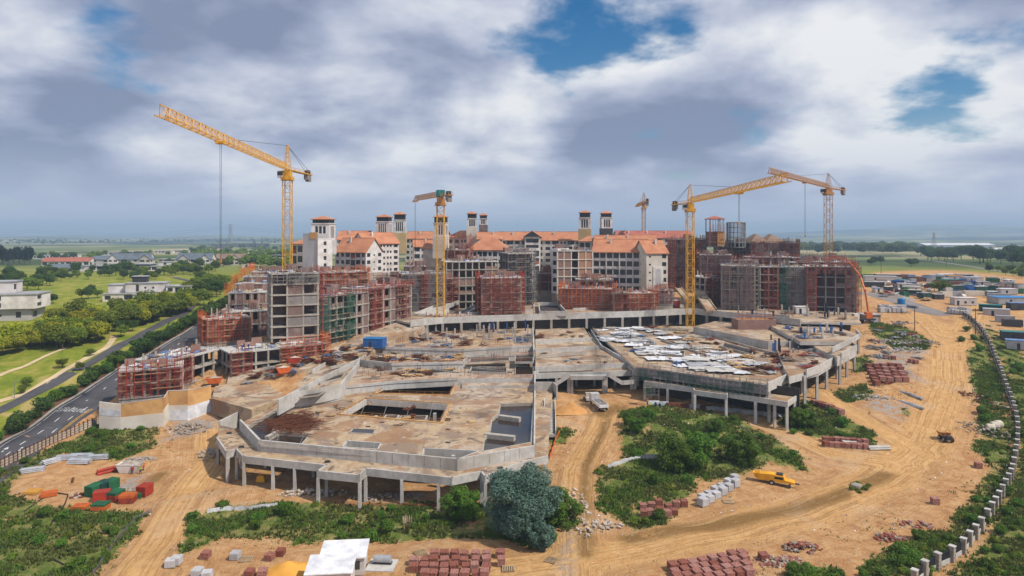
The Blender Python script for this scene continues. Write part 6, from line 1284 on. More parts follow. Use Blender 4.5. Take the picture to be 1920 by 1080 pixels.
# ---------------------------------------------------------------- work yard on the right
def cabin(label, px, py, L, D, H, rz, m, roofm=None, group=None, name='site_cabin', cat='cabin'):
    p = G(px, py); root = thing(name, label, cat, p, R(rz), group); bx('body', root, m, -L / 2, -D / 2, .15, L / 2, D / 2, H); bx('roof', root, roofm or m, -L / 2 - .12, -D / 2 - .12, H + .002, L / 2 + .12, D / 2 + .12, H + .18); bx('base_rail', root, 'charcoal', -L / 2 + .1, -D / 2 + .1, -.3, L / 2 - .1, D / 2 - .1, .148)
    n = 1 if roofm else max(1, int(L / 3))
    for i in range(n): x = -L / 2 + L * (i + .3) / n; part('window' if i else 'door', win_mesh(), root, (x, -D / 2 - .06, 1.1 if i else .2), 0, (.9, 1, .9 if i else 2.0))
    return root
def container(label, px, py, L, rz, m, group=None, name='shipping_container', z=0):
    p = G(px, py); root = thing(name, label, 'container', p + Vector((0, 0, z)), R(rz), group); b = MB(); D, H = 2.44, 2.6; n = int(L / .5); b.box(-L / 2, -D / 2, .1, L / 2, D / 2, H)
    for i in range(n):
        x = -L / 2 + L * (i + .25) / n
        for s_ in (-1, 1): b.box(x, s_ * D / 2 - .04, .25, x + L / n * .5, s_ * D / 2 + .04, H - .15)
        b.box(x, -D / 2 + .1, H, x + L / n * .5, D / 2 - .1, H + .04)
    part('body', b.mesh('body', m), root)
    for s_ in (-.6, .6): bx('door_leaf', root, m, L / 2, s_ - .56, .2, L / 2 + .06, s_ + .56, H - .1)
    for s_ in (-1, 1): bx('corner_post', root, m, L / 2 - .1, s_ * (D / 2) - .09, .05, L / 2 + .1, s_ * (D / 2) + .09, H + .06); bx('corner_post', root, m, -L / 2 - .1, s_ * (D / 2) - .09, .05, -L / 2 + .1, s_ * (D / 2) + .09, H + .06)
    return root
def car(label, px, py, rz, m, kind='car', group='vehicles parked in the work yard', s=1.0):
    p = G(px, py); root = thing({'car': 'parked_car', 'bakkie': 'pickup_truck'}[kind], label, 'car' if kind == 'car' else 'pickup', p, R(rz), group); b = MB()
    prof = [(-2.1, .35), (2.1, .35), (2.15, .75), (1.2, .95), (.55, 1.45), (-1.0 if kind == 'car' else -.3, 1.48), (-1.7 if kind == 'car' else -.45, .98), (-2.15, .95)]
    n = len(prof); b.add([(x, -.85, z) for x, z in prof] + [(x, .85, z) for x, z in prof], [tuple(range(n)), tuple(range(2 * n - 1, n - 1, -1))] + [(i, n + i, n + (i + 1) % n, (i + 1) % n) for i in range(n)]); part('body', b.mesh('body', m), root); b = MB()
    for s_ in (-.86, .86): b.add([(1.0, s_, .98), (.5, s_, 1.38), (-.9 if kind == 'car' else -.25, s_, 1.4), (-1.4 if kind == 'car' else -.35, s_, 1.0)], [(0, 1, 2, 3)])
    b.add([(1.19, -.75, .98), (1.19, .75, .98), (.58, .7, 1.42), (.58, -.7, 1.42)], [(0, 1, 2, 3)]); part('glazing', b.mesh('glazing', 'glass'), root)
    wm = wheelmesh(.33, .2)
    for x in (-1.35, 1.35):
        for s_ in (-.78, .78): part('wheel', wm, root, (x, s_, .33))
    return root
_wm = {}
def wheelmesh(r, w_):
    k = (r, w_)
    if k not in _wm:
        b = MB(); b.bar((0, -w_ / 2, 0), (0, w_ / 2, 0), r, n=14); b.bar((0, -w_ / 2 - .02, 0), (0, w_ / 2 + .02, 0), r * .5, 1, n=10); _wm[k] = b.mesh('wheel', ['rubber', 'galv'])
    return _wm[k]
YG = 'sheds and cabins of the work yard'
for i, a in enumerate(((1650, 527, 18, 5, 3, -14, 'tarp_white', 'long white roofed shed nearest the end block'), (1664, 523, 14, 5, 3, -14, 'cream', 'cream roofed shed behind the long white shed'), (1683, 535, 6, 3, 2.8, -20, 'blue', 'blue site cabin left of the white cabins'), (1696, 541, 7, 3, 2.8, -20, 'white', 'white site cabin next to the blue cabin'), (1710, 547, 7.5, 3, 2.8, -20, 'white', 'white site cabin with dark doorway facing the access road'), (1638, 538, 10, 4, 2.8, -14, 'grey_sheet', 'grey shed beside the access road'), (1757, 525, 9, 6, 3, -8, 'grey_sheet', 'grey sheet shed at the back of the yard'), (1775, 523, 10, 6, 3, -8, 'tarp_white', 'white sheet shed at the back of the yard'), (1790, 526, 9, 6, 3, -8, 'sand', 'orange brown roofed shed at the back of the yard'), (1806, 524, 9, 6, 3.2, -8, 'grey_sheet', 'grey roofed shed beside the orange brown one'), (1822, 529, 10, 6, 3, -8, 'galv', 'silver roofed shed above the cream container'), (1782, 533, 9, 6, 2.8, -8, 'teal', 'teal roofed shed before the white sheet shed'), (1800, 537, 9, 5, 2.8, -8, 'rust', 'rusty roofed shed before the silver roofed one'), (1768, 534, 6, 4, 2.6, -8, 'charcoal', 'dark low shed by the parked cars'), (1896, 569, 16, 9, 3, -6, 'blue_bright', 'wide bright blue roofed shed by the orange yard track'), (1806, 572, 9, 5, 3.4, -10, 'white', 'white framed shed just above the pillared wall end'), (1868, 592, 9, 4, 2.8, -32, 'grey_sheet', 'grey white roofed shed outside the pillared wall'), (1906, 638, 9, 4.5, 3, -25, 'teal', 'green roofed shed on the slope outside the wall'), (1917, 655, 9, 4, 3, -28, 'tarp_blue', 'pale blue roofed shed below the green roofed one'), (1857, 583, 8, 4, 2.6, -30, 'teal', 'dull teal roofed shed outside the wall head'), (1888, 552, 8, 4, 2.8, -6, 'tarp_white', 'white tarpaulin roofed shed above the blue one'), (1912, 580, 9, 4, 2.8, -6, 'tarp_blue', 'faded blue roofed shed under the bright blue one'))):
    cabin(a[7], a[0], a[1], a[2], a[3], a[4], a[5], ('plaster_grey', 'charcoal', 'grey_sheet', 'green_dark')[i % 4], a[6], YG) if a[6] not in ('white', 'blue') else cabin(a[7], a[0], a[1], a[2], a[3], a[4], a[5], a[6], None, YG)
for x, y, L, rz, m, lb in ((1825, 555, 9, -4, 'cream', 'cream container standing alone on the yard'), (1858, 545, 17, -5, 'green_dark', 'long dark green container with two white marks'), (1911, 541, 13, -8, 'green_dark', 'dark green container at the far edge of the yard'), (1790, 556, 6, -4, 'grey_sheet', 'grey container beside the parked pickups'), (1693, 522, 6, -8, 'green_paint', 'green container beside the blue one at the field edge'), (1705, 523, 6, -8, 'blue_bright', 'bright blue container at the field edge'), (1898, 612, 6, -20, 'charcoal', 'black container on the slope outside the wall'), (1884, 604, 6, -30, 'grey_sheet', 'grey container on the slope outside the wall'), (1872, 560, 9, -30, 'grey_sheet', 'grey container row beside the orange yard track'), (1630, 522, 12, -6, 'green_dark', 'green container low beside the pump boom')): container(lb, x, y, L, rz, m)
for x, y, rz, m, k, lb in ((1667, 521, 10, 'white', 'car', 'white car parked by the green and blue containers'), (1676, 522, 15, 'red', 'car', 'reddish car parked by the green and blue containers'), (1766, 551, 160, 'white', 'bakkie', 'white pickup under the yard tree, left one'), (1777, 552, 170, 'white', 'bakkie', 'white pickup under the yard tree, right one'), (1744, 545, 30, 'white', 'bakkie', 'white pickup left of the yard tree'), (1803, 557, 100, 'white', 'car', 'white car beside the grey container'), (1890, 539, 170, 'white', 'car', 'white car behind the dark green containers'), (1877, 534, 170, 'blue', 'car', 'blue car behind the dark green containers'), (1735, 520, 10, 'charcoal', 'car', 'dark car at the back of the yard'), (1748, 532, 20, 'galv', 'car', 'silver car near the dark low shed'), (1880, 525, 0, 'white', 'bakkie', 'white pickup on the far yard track')): car(lb, x, y, rz, m, k)
yr = random.Random(9); YP = [(1640, 548), (1655, 528), (1740, 517), (1830, 522), (1915, 532), (1918, 562), (1850, 556), (1760, 562), (1705, 560)]
CN = {'white': 'white', 'galv': 'silver', 'charcoal': 'dark grey', 'blue': 'blue', 'red': 'red', 'cream': 'cream', 'grey_sheet': 'grey', 'teal': 'teal', 'tarp_white': 'white', 'tarp_blue': 'pale blue', 'rust': 'rusty', 'blue_bright': 'bright blue', 'green_paint': 'green'}
k = 0; taken = [o.location.copy() for o in bpy.data.objects if o.get('category') in ('cabin', 'container', 'car', 'pickup')]
for tries in range(900):
    x, y = yr.uniform(1640, 1918), yr.uniform(517, 562)
    if not inpoly(x, y, YP): continue
    p = G(x, y)
    if any((p - q).length < 5.0 for q in taken): continue
    taken.append(p); k += 1
    if k > 84: break
    if k % 3 == 0: m_ = yr.choice(['white', 'white', 'galv', 'charcoal', 'blue', 'red']); car(f'{CN[m_]} car parked among the stores of the work yard', x, y, yr.uniform(0, 360), m_, 'car', f'{CN[m_]} cars among the yard stores')
    elif k % 3 == 1: m_ = yr.choice(['grey_sheet', 'tarp_white', 'cream', 'teal', 'tarp_blue', 'rust', 'blue_bright']); cabin(f'small shed with {CN[m_]} roof among the stores of the work yard', x, y, yr.uniform(3.5, 7), yr.uniform(2.5, 4), yr.uniform(2, 2.8), yr.uniform(-25, 10), yr.choice(['grey_sheet', 'charcoal', 'cream', 'green_dark']), m_, f'small {CN[m_]} roofed sheds', 'store_shed', 'shed')
    else: m_ = yr.choice(['grey_sheet', 'white', 'cream', 'green_paint', 'blue', 'rust']); container(f'small {CN[m_]} container among the stores of the work yard', x, y, yr.choice([3, 6]), yr.uniform(-30, 20), m_, f'small {CN[m_]} containers')
def pallet_proto():
    b = MB(); rr = random.Random(5)
    for z in range(7):
        for i in range(4):
            for j in range(5): b.rbox((-.42 + i * .28 + rr.uniform(-.02, .02), -.46 + j * .23 + rr.uniform(-.015, .015), .22 + z * .13), .26, .215, .12, rr.uniform(-.06, .06))
    brick_ = b.mesh('brick_stack', 'pallet_brick'); b = MB()
    for y in (-.5, 0, .5): b.box(-.6, y - .05, .0, .6, y + .05, .1)
    for i in range(5): b.box(-.6 + i * .26, -.58, .1, -.44 + i * .26, .58, .14)
    return brick_, b.mesh('pallet', 'plank')
PBR, PPL = pallet_proto()
b = MB(); b.box(-.55, -.55, .14, .55, .55, 1.1)
for i in range(3):
    for j in range(3): b.box(-.52 + i * .36, -.52 + j * .36, 1.1, -.2 + i * .36, -.2 + j * .36, 1.14)
for z in range(4):
    for s_ in (-1, 1):
        for i in range(3): b.box(-.53 + i * .36, s_ * .55 - .03, .18 + z * .23, -.2 + i * .36, s_ * .55 + .03, .38 + z * .23); b.box(s_ * .55 - .03, -.53 + i * .36, .18 + z * .23, s_ * .55 + .03, -.2 + i * .36, .38 + z * .23)
BLK = b.mesh('block_stack', 'block_grey')
def pallet(px, py, label, group, me=None, s=1.12, rz=None, nm='brick_pallet', z=0):
    p = G(px, py) if not isinstance(px, Vector) else px; root = thing(nm, label, 'pallet', p + Vector((0, 0, z - .03)), R(rng.uniform(-10, 10)) if rz is None else R(rz + rng.uniform(-5, 5)), group); root.scale = (s * rng.uniform(.92, 1.08), s * rng.uniform(.92, 1.08), s * rng.uniform(.85, 1.1)); part('brick_stack' if me is None else 'load', me or PBR, root); part('pallet', PPL, root); return root
for i in range(8):
    for j in range(4):
        if not (i < 2 and j == 0) and not (i == 0 and j == 3): pallet(776 + i * 19.2 + rng.uniform(-2, 2), 1046 + j * 12.5, f'brick pallet in the {("row nearest the grassy bank", "second row from the grassy bank", "third row from the grassy bank", "row furthest from the grassy bank")[j]} beside the site office', 'brick pallets beside the site office')
for i in range(8):
    for j in range(4): pallet(1262 + i * 18.5 + j * 4, 1081 - i * 3.6 + (j - 1) * 11, f'brick pallet in the {("slanting row along the muddy track", "second slanting row from the muddy track", "third slanting row from the muddy track", "slanting row furthest from the muddy track")[j]}', 'brick pallets beside the muddy track', rz=15)
for i in range(11): pallet(1206 + (i % 6) * 15 + rng.uniform(-3, 3), 955 + (i // 6) * 13 - (i % 3) * 3, 'brick pallet in the loose cluster below the mound', 'brick pallets below the mound')
for i in range(12): pallet(1318 + (i % 6) * 12, 940 - (i % 6) * 7 - (i // 6) * -8, 'grey concrete block pallet in the cluster beside the mound', 'grey block pallets beside the mound', BLK, 1.3, 30, 'block_pallet')
for i in range(16): pallet(1548 + (i % 8) * 10.5, 837 - (i // 8) * 9 + (i % 8) * .6, 'brick pallet in the long double row across the turning area', 'brick pallets across the turning area')
for i in range(26): pallet(1628 + (i % 5) * 14 + (i // 5) * 3, 690 + (i // 5) * 6.5, 'brick pallet in the tight rows beside the right hand colonnade', 'brick pallets beside the colonnade', s=1.5)
for i in range(9): pallet(1528 + i * 6, 758 + i * 2.3, 'brick pallet in the line under the deck corner bushes', 'brick pallets under the deck corner', s=1.3)
for x, y, lb in ((386, 1047, 'lone brick pallet beside the dirt road bank'), (506, 1050, 'left of two brick pallets behind the sand heap'), (526, 1042, 'right of two brick pallets behind the sand heap'), (468, 1082, 'brick pallet left of the sand heap, outer one'), (492, 1080, 'brick pallet left of the sand heap, inner one'), (938, 1045, 'brick pallet standing apart near the foot of the blue green tree'), (940, 1060, 'half used brick pallet near the foot of the blue green tree'), (1432, 1050, 'wrapped brick pallet beside the tumbled bricks'), (1753, 945, 'lone wrapped pallet on the bare slope below the boundary wall'), (1708, 680, 'left of two brick pallets standing alone by the dirt road'), (1717, 682, 'right of two brick pallets standing alone by the dirt road'), (1662, 672, 'red brick pallet behind the tight rows'), (1675, 674, 'dark brick pallet behind the tight rows'), (1834, 877, 'pallet in the weeds by the boundary wall')): pallet(x, y, lb, None)
for x, y, lb in ((441, 1048, 'white wrapped pallet on the lower bank'), (370, 1083, 'white wrapped pallet at the very foot of the dirt road'), (388, 1086, 'second white wrapped pallet at the foot of the dirt road'), (320, 1062, 'pale stone block pallet in the bank grass'), (331, 1058, 'smaller pale stone block in the bank grass')): pallet(x, y, lb, None, BLK, 1.2, nm='wrapped_pallet')
for i in range(14): pallet(1782 + (i % 7) * 5.2, 582 + (i // 7) * 6 + (i % 7) * .4, 'white bulk bag stacked at the head of the boundary wall', 'white bags at the wall head', BLK, 1.7, nm='bulk_bag')
for i in range(12): pallet(1652 + (i % 6) * 8, 580 + (i // 6) * 6, 'white wrapped pallet in the rows beside the brick hut', 'white wrapped pallets by the brick hut', BLK, 1.8, nm='wrapped_pallet')
bm_ = MB(); bm_.add([(-.9, -.35, 0), (.9, -.35, 0), (.9, .35, 0), (-.9, .35, 0), (-.9, -.1, .85), (.9, -.1, .85), (.9, .1, .85), (-.9, .1, .85)], [(4, 5, 6, 7), (0, 1, 5, 4), (1, 2, 6, 5), (2, 3, 7, 6), (3, 0, 4, 7)]); BAR = bm_.mesh('road_barrier', 'concrete_new')
for i in range(16): p = G(1628 + i * 5.4, 536 + i * 1.9); single('road_barrier', BAR, 'pale concrete barrier in the line along the access road', 'barrier', p, R(-18), 'barriers along the access road', (1.3, 1.3, 1.3))
# heaps, rubble and loose material
def heap(label, px, py, rx, ry, h, m, seed, name='sand_heap', cat='heap', chunk=0, group=None):
    p = G(px, py); r_ = random.Random(seed); V = []; Fq = []; n = 18; b = MB()
    for j in range(n + 1):
        for i in range(n + 1):
            x, y = (i / n * 2 - 1), (j / n * 2 - 1); d_ = math.hypot(x, y); z = h * max(0, 1 - d_) ** .9 * (1 + .25 * mnoise.noise((x * 2 + seed, y * 2, 0))) - .12 + .12 * mnoise.noise((x * 5, y * 5, seed)); V.append((x * rx, y * ry, z))
    for j in range(n):
        for i in range(n): k = j * (n + 1) + i; Fq.append((k, k + 1, k + n + 2, k + n + 1))
    if chunk:
        for i in range(chunk):
            a, d_ = r_.uniform(0, 6.28), r_.random() ** .6; s_ = r_.uniform(.15, .5); b.rbox((math.cos(a) * d_ * rx, math.sin(a) * d_ * ry, max(0, h * (1 - d_)) + .05), s_ * 1.4, s_, s_ * .6, r_.uniform(0, 3), r_.uniform(-.6, .6), r_.choice([0, 0, 1]))
        root = thing(name, label, cat, p, 0, group); part('chunks', b.mesh('chunks', [m, 'rubble']), root, kind='stuff'); return root
    me = npmesh(name, np.array(V), np.array(Fq), m); me.polygons.foreach_set('use_smooth', [True] * len(Fq)); return single(name, me, label, cat, p, 0, group)
heap('orange sand heap beside the white site office', 545, 1072, 4.2, 3.2, 1.7, 'sand_orange', 1); heap('brown sand heap in the truck bay', 1070, 770, 4.2, 4, 2.6, 'sand', 2)
for i, (x, y, rx, ry, m, n, lb) in enumerate(((1462, 1055, 4, 2.6, 'pallet_brick', 130, 'tumbled red bricks at the edge of the muddy track'), (1505, 1028, 3, 2, 'pallet_brick', 90, 'dark tumbled bricks further up the muddy track'), (1670, 1010, 2.6, 1.8, 'pallet_brick', 80, 'loose brick heap on the bare slope'), (1712, 985, 3.5, 2, 'pallet_brick', 40, 'scattered bricks on the bare slope'), (1660, 640, 9, 7, 'block_grey', 160, 'grey block rubble field beside the dirt road'), (1725, 640, 6, 8, 'rubble', 160, 'grey stone rubble by the dirt road edge'), (1700, 655, 8, 5, 'block_grey', 110, 'broken kerb stones by the dirt road'), (1830, 800, 5, 9, 'rubble', 120, 'pale rubble along the foot of the boundary wall bank'), (1815, 740, 3, 18, 'rust', 110, 'reddish stones edging the dirt road'), (360, 800, 7, 5, 'rubble', 150, 'construction rubble below the white hoarding'), (400, 850, 3.5, 4, 'rubble', 80, 'rubble heap beside the left podium column'), (265, 862, 3.4, 1.6, 'rubble', 70, 'rubble piled beside the white skip'), (590, 925, 7, 2.2, 'rubble', 110, 'rubble strewn below the podium columns'), (735, 933, 8, 2, 'rubble', 90, 'rubble strewn under the middle podium columns'), (1085, 960, 2, 12, 'rubble', 80, 'stones along the edge of the muddy fork'), (1640, 745, 6, 3, 'galv', 60, 'steel offcuts by the gravel patch'), (1690, 605, 8, 4, 'charcoal', 60, 'dark scrap pile beside the brick hut'), (1640, 668, 5, 3, 'rubble', 60, 'rubble under the raised corner deck'), (230, 925, 4, 3, 'rubble', 60, 'grey gravel scatter by the formwork bundles'), (150, 930, 1.8, 1.2, 'rust', 50, 'rusty scrap heap by the formwork bundles'), (1130, 985, 4, 2, 'rubble', 50, 'loose stones at the muddy fork'))):
    heap(lb, x, y, rx, ry, .5 if n > 60 else .3, m, i, 'rubble_heap', 'rubble', n)
def bundle(label, px, py, L, n, rows, r, m, rz, group=None, name='pipe_bundle'):
    p = G(px, py); b = MB()
    for j in range(rows):
        for i in range(n - j): y = (i - (n - j - 1) / 2) * r * 2.05; o = rng.uniform(-.2, .2); b.bar((-L / 2 + o, y, r + j * r * 1.75), (L / 2 + o, y, r + j * r * 1.75), r, n=8)
    return single(name, b.mesh(name, m), label, 'pipes', p, R(rz), group)
for x, y, L, rz, lb in ((62, 884, 4.2, 25, 'grey pipe bundle furthest out by the lattice fence'), (95, 868, 3.4, 60, 'grey pipe bundle turned across the others'), (125, 861, 4.2, 8, 'grey pipe bundle in the middle of the row on the bank'), (152, 858, 4.4, 5, 'grey pipe bundle right of the middle one on the bank'), (185, 860, 4, 12, 'grey pipe bundle nearest the white skip'), (150, 868, 4.4, 0, 'pale pipe bundle lying before the row on the bank')): bundle(lb, x, y, L, 6, 3, .16, 'galv', rz)
bundle('thick red plastic pipe coil roll lying by the white skip', 212, 884, 6.2, 2, 2, .32, 'red', 52); bundle('two rusty beams lying on the sand', 136, 902, 3.0, 2, 1, .12, 'rust', -60)
for i in range(10): bundle('silver pipe bundle in the fanned stack beside the dirt road', 1698 + (i % 5) * 5, 738 + (i // 5) * 18 + (i % 5) * 2, 4, 4, 2, .12, 'galv', 110, 'fanned silver pipe bundles')
for x, y, rz, lb in ((1600, 832, 4, 'pale concrete beams behind the long brick row'), (1648, 842, 4, 'pale concrete beams at the end of the long brick row')): bundle(lb, x, y, 5, 4, 2, .2, 'concrete_new', rz)
for i in range(14): bundle('grey material stack stored under the colonnade terrace', 1228 + i * 18 + rng.uniform(-5, 5), 758 + i * 1.8, 3, 5, 4, .13, rng.choice(['galv', 'block_grey', 'rust', 'galv']), 0, 'stacks stored under the terrace')
def props(label, px, py, m, rz, n=9, L=2.6, h=1.4, m2=None):
    """stacked formwork beams in a steel rack"""
    p = G(px, py); root = thing('formwork_bundle', label, 'formwork', p, R(rz)); b = MB(); rows = 6
    for j in range(rows):
        for i in range(n): b.box(-L / 2, -1.0 + i * 2.0 / n, .15 + j * h / rows, L / 2, -1.0 + (i + .6) * 2.0 / n, .15 + (j + .85) * h / rows, 1 if (m2 and j > 3) else 0)
    part('beams', b.mesh('beams', [m, m2 or m]), root, kind='stuff'); 
    for x in (-L * .35, L * .35): bx('bearer', root, 'plank', x - .08, -1.1, -.1, x + .08, 1.1, .148)
for x, y, m, rz, lb, h, m2 in ((176, 928, 'green_paint', 75, 'green formwork bundle, first of three in a row', 1.9, None), (192, 922, 'green_dark', 75, 'dull green formwork bundle, middle of three in a row', 1.9, None), (207, 918, 'green_paint', 75, 'green formwork bundle, last of three in a row', 1.9, None), (191, 938, 'red', 20, 'tall red formwork bundle before the green ones', 1.7, None), (217, 937, 'scaffold_red', 80, 'red formwork bundle topped with green beams', 1.6, 'green_paint'), (240, 942, 'scaffold_red', 10, 'red formwork bundle topped with orange beams', 1.5, 'orange'), (253, 933, 'green_paint', 10, 'green formwork bundle behind the orange topped one', .8, None), (271, 928, 'red', 85, 'red formwork bundle standing nearest the dirt road', 1.9, None), (189, 955, 'orange', 0, 'orange formwork bundle with a green sheet on top', 1.1, 'green_paint'), (152, 953, 'orange', 0, 'flat orange formwork frames lying on the soil', .5, None), (92, 930, 'orange', 30, 'small orange barrier stack on the bank', .7, None), (62, 925, 'sand_orange', 0, 'small yellow orange frame heap on the bank', .5, None)): props(lb, x, y, m, rz, h=h, m2=m2)
# hoses, silt fences
def ribbon(label, pts, h, m, name, cat, th=.05, sag=.25, seed=0):
    P = resample([G(*p) for p in pts], 26); r_ = random.Random(seed); b = MB(); V = []
    for p in P: o = r_.uniform(-.12, .12); V += [p + Vector((0, 0, -.05)), p + Vector((o, o, h * r_.uniform(1 - sag, 1)))]
    n = len(P)
    for s_ in (0, 1): b.add([v + Vector((0, s_ * th, 0)) for v in V], [(2 * i, 2 * i + 2, 2 * i + 3, 2 * i + 1) if s_ == 0 else (2 * i + 1, 2 * i + 3, 2 * i + 2, 2 * i) for i in range(n - 1)])
    single(name, b.mesh(name, m), label, cat)
ribbon('sagging pale silt fence along the dirt road up the bank', [(175, 1078), (215, 1020), (250, 978), (285, 960)], .8, 'net_grey', 'silt_fence', 'fence', seed=1); ribbon('white silt fence sagging along the top of the bank', [(388, 962), (420, 957), (470, 956), (520, 950)], .8, 'tarp_white', 'silt_fence', 'fence', seed=2); ribbon('pinkish silt fence below the podium columns', [(620, 944), (680, 948), (760, 950), (830, 952)], .7, 'net_red', 'silt_fence', 'fence', seed=3); ribbon('pale silt fence across the weedy mound', [(1140, 878), (1170, 868), (1210, 860), (1240, 858)], 1.0, 'tarp_white', 'silt_fence', 'fence', seed=4); ribbon('orange mesh fence at the foot of the outdoor stair', [(1030, 862), (1036, 845), (1042, 826), (1050, 812)], .9, 'scaffold_orange', 'mesh_fence', 'fence', seed=5)
ribbon('pale drain chute lying up the mound', [(1386, 800), (1400, 806), (1418, 822)], .35, 'concrete_new', 'drain_chute', 'drain', .6, .05, 6)
for k, (pts, lb) in enumerate((([(45, 960), (80, 935), (105, 925), (128, 928), (122, 945), (105, 968), (95, 985)], 'black hose looping over the upper bank'), ([(100, 1050), (125, 1062), (150, 1066), (172, 1065)], 'black hose lying on the lower bank'))):
    P = resample([G(*p) for p in pts], 30); b = MB()
    for a, c in zip(P, P[1:]): b.bar(a + Vector((0, 0, .1)), c + Vector((0, 0, .1)), .11, n=6)
    single('hose', b.mesh('hose', 'black'), lb, 'hose')
# ---------------------------------------------------------------- site office, generator, skips
p = G(640, 1080)
for k, (dx, dy, w_, dpt, hh) in enumerate(((-.4, -5.6, 6.0, 4.4, 3.3), (.2, -.9, 6.2, 4.6, 3.2))):
    so = thing('site_office', ('front', 'rear')[k] + ' white site office cabin with a plain sloping roof', 'cabin', (p.x - 3 + dx, p.y + dy, zg(p.x, p.y + dy)), R(6)); bx('wall', so, 'white', 0, 0, .2, w_, dpt, hh - .5); b = MB(); b.add([(-.3, -.3, hh - .45), (w_ + .3, -.3, hh - .45), (w_ + .3, dpt + .15, hh), (-.3, dpt + .15, hh)] + [(-.3, -.3, hh - .3), (w_ + .3, -.3, hh - .3), (w_ + .3, dpt + .15, hh + .15), (-.3, dpt + .15, hh + .15)], [(3, 2, 1, 0), (4, 5, 6, 7), (0, 1, 5, 4), (1, 2, 6, 5), (2, 3, 7, 6), (3, 0, 4, 7)]); part('roof', b.mesh('roof', 'tarp_white'), so)
    for i in range(3): part('window', win_mesh(), so, (.6 + i * 1.9, -.06, 1.1), 0, (1.2, 1, 1.2))
    bx('skid', so, 'red', .1, .1, -.1, w_ - .1, dpt - .1, .198)
p = G(716, 1062); gn = thing('generator', 'grey cylindrical generator on a concrete pad beside the site office', 'generator', p, R(-4)); bx('pad', gn, 'concrete_new', -2.1, -1.8, -.1, 2.1, 1.8, .25); b = MB(); b.bar((-1.3, .4, .95), (1.3, .4, .95), .55, n=14); part('tank', b.mesh('tank', 'galv'), gn); bx('skid', gn, 'charcoal', -1.4, 0, .252, 1.4, .9, .45)
b = MB()
for i in range(6): b.box(-.6 + i * .22, -.6, .1, -.48 + i * .22, .6, .16)
for y in (-.5, .5): b.box(-.6, y - .06, 0, .65, y + .06, .1)
PAL = b.mesh('timber_pallet', 'plank')
for x, y, rz, lb in ((788, 1038, 30, 'empty timber pallet tilted beside the brick rows'), (1034, 1052, 60, 'empty slatted pallet at the edge of the muddy fork'), (462, 1050, 5, 'empty pallet beside the white wrapped pallet'), (953, 1068, 0, 'empty pallet at the foot of the half used brick pallet'), (1365, 942, 0, 'empty pallet below the grey block pallets')): single('timber_pallet', PAL, lb, 'pallet', G(x, y) + Vector((0, 0, .05)), R(rz), None, (1.5, 1.5, 1.2))
def skip(label, pos, m, rz, s=1.0, fill='rubble'):
    root = thing('skip', label, 'skip', pos, R(rz)); b = MB(); b.add([(-1.2, -.8, 0), (1.2, -.8, 0), (1.2, .8, 0), (-1.2, .8, 0), (-1.8, -.95, 1.3), (1.8, -.95, 1.3), (1.8, .95, 1.3), (-1.8, .95, 1.3)], [(3, 2, 1, 0), (0, 1, 5, 4), (1, 2, 6, 5), (2, 3, 7, 6), (3, 0, 4, 7)]); b.add([(-1.7, -.9, 1.3), (1.7, -.9, 1.3), (1.7, .9, 1.3), (-1.7, .9, 1.3)], [], 0)
    for y in (-.95, .95): b.bar((-1.8, y, 1.3), (1.8, y, 1.3), .06)
    part('tub', b.mesh('tub', m), root); b = MB(); b.add([(-1.6, -.85, 1.1), (1.6, -.85, 1.1), (1.6, .85, 1.1), (-1.6, .85, 1.1), (0, 0, 1.7)], [(0, 1, 4), (1, 2, 4), (2, 3, 4), (3, 0, 4)]); part('spoil', b.mesh('spoil', fill), root); root.scale = (s, s, s)
skip('white skip heaped with rubble beside three workers', G(244, 884), 'white', 0, 1.35)
skip('red skip on the ramp below the scaffolded shell', G(552, 686) + Vector((0, 0, 1)), 'red', 10, 1.2); skip('orange skip on the ramp beside the timber stacks', G(532, 705) + Vector((0, 0, 1)), 'scaffold_orange', 30, 1.2); skip('orange skip at the top of the white hoarding', G(402, 725) + Vector((0, 0, 1)), 'orange', 20, 1.2)
b = MB(); b.add([(-.9, -.7, 0), (.9, -.7, 0), (.9, .7, 0), (-.9, .7, 0), (-.65, -.5, 1.2), (.65, -.5, 1.2), (.65, .5, 1.2), (-.65, .5, 1.2)], [(4, 5, 6, 7), (0, 1, 5, 4), (1, 2, 6, 5), (2, 3, 7, 6), (3, 0, 4, 7)]); single('yellow_bin', b.mesh('yellow_bin', 'pump_yellow'), 'yellow tapered bin under the podium between columns', 'bin', G(490, 902))
cabin('blue site container with bright blue tarpaulin roof on the ramp', 703, 657, 6.5, 4, 3.0, -8, 'blue', 'blue_bright').location.z += .9
for x, y, m, rf, lb in ((760, 622, 'blue', 'cream', 'small cream roofed blue cabin on the deck'), (775, 620, 'blue', 'tarp_white', 'small white roofed blue cabin on the deck'), (792, 617, 'blue', 'teal', 'small teal roofed cabin on the deck'), (806, 618, 'blue', 'cream', 'small cabin with cream end wall beside the crane base')):
    o = cabin(lb, x, y, 4, 3, 3.0, 4, m, rf); o.location = W(x, y, HD) 
o = cabin('white and blue site cabin on the plaza below the bare column block', 1500, 586, 4.5, 3, 2.8, 0, 'white'); o.location = W(1500, 588, HP)
o = cabin('red and white site cabin on the plaza beside the ramps', 1262, 575, 5, 3, 3.2, 20, 'red', 'tarp_white'); o.location = W(1262, 577, HP)
p = G(1636, 606); hut = thing('brick_hut', 'small orange brick hut with flat grey roof beside the deck corner', 'hut', p); bx('wall', hut, 'brick_orange', -3.2, 0, -.5, 3.2, 5, 3.2); bx('roof', hut, 'grey_sheet', -3.6, -.4, 3.2, 3.6, 5.4, 3.45); bx('door', hut, 'plaster_grey', .2, -.08, 0, 2.2, -.01, 2.3)
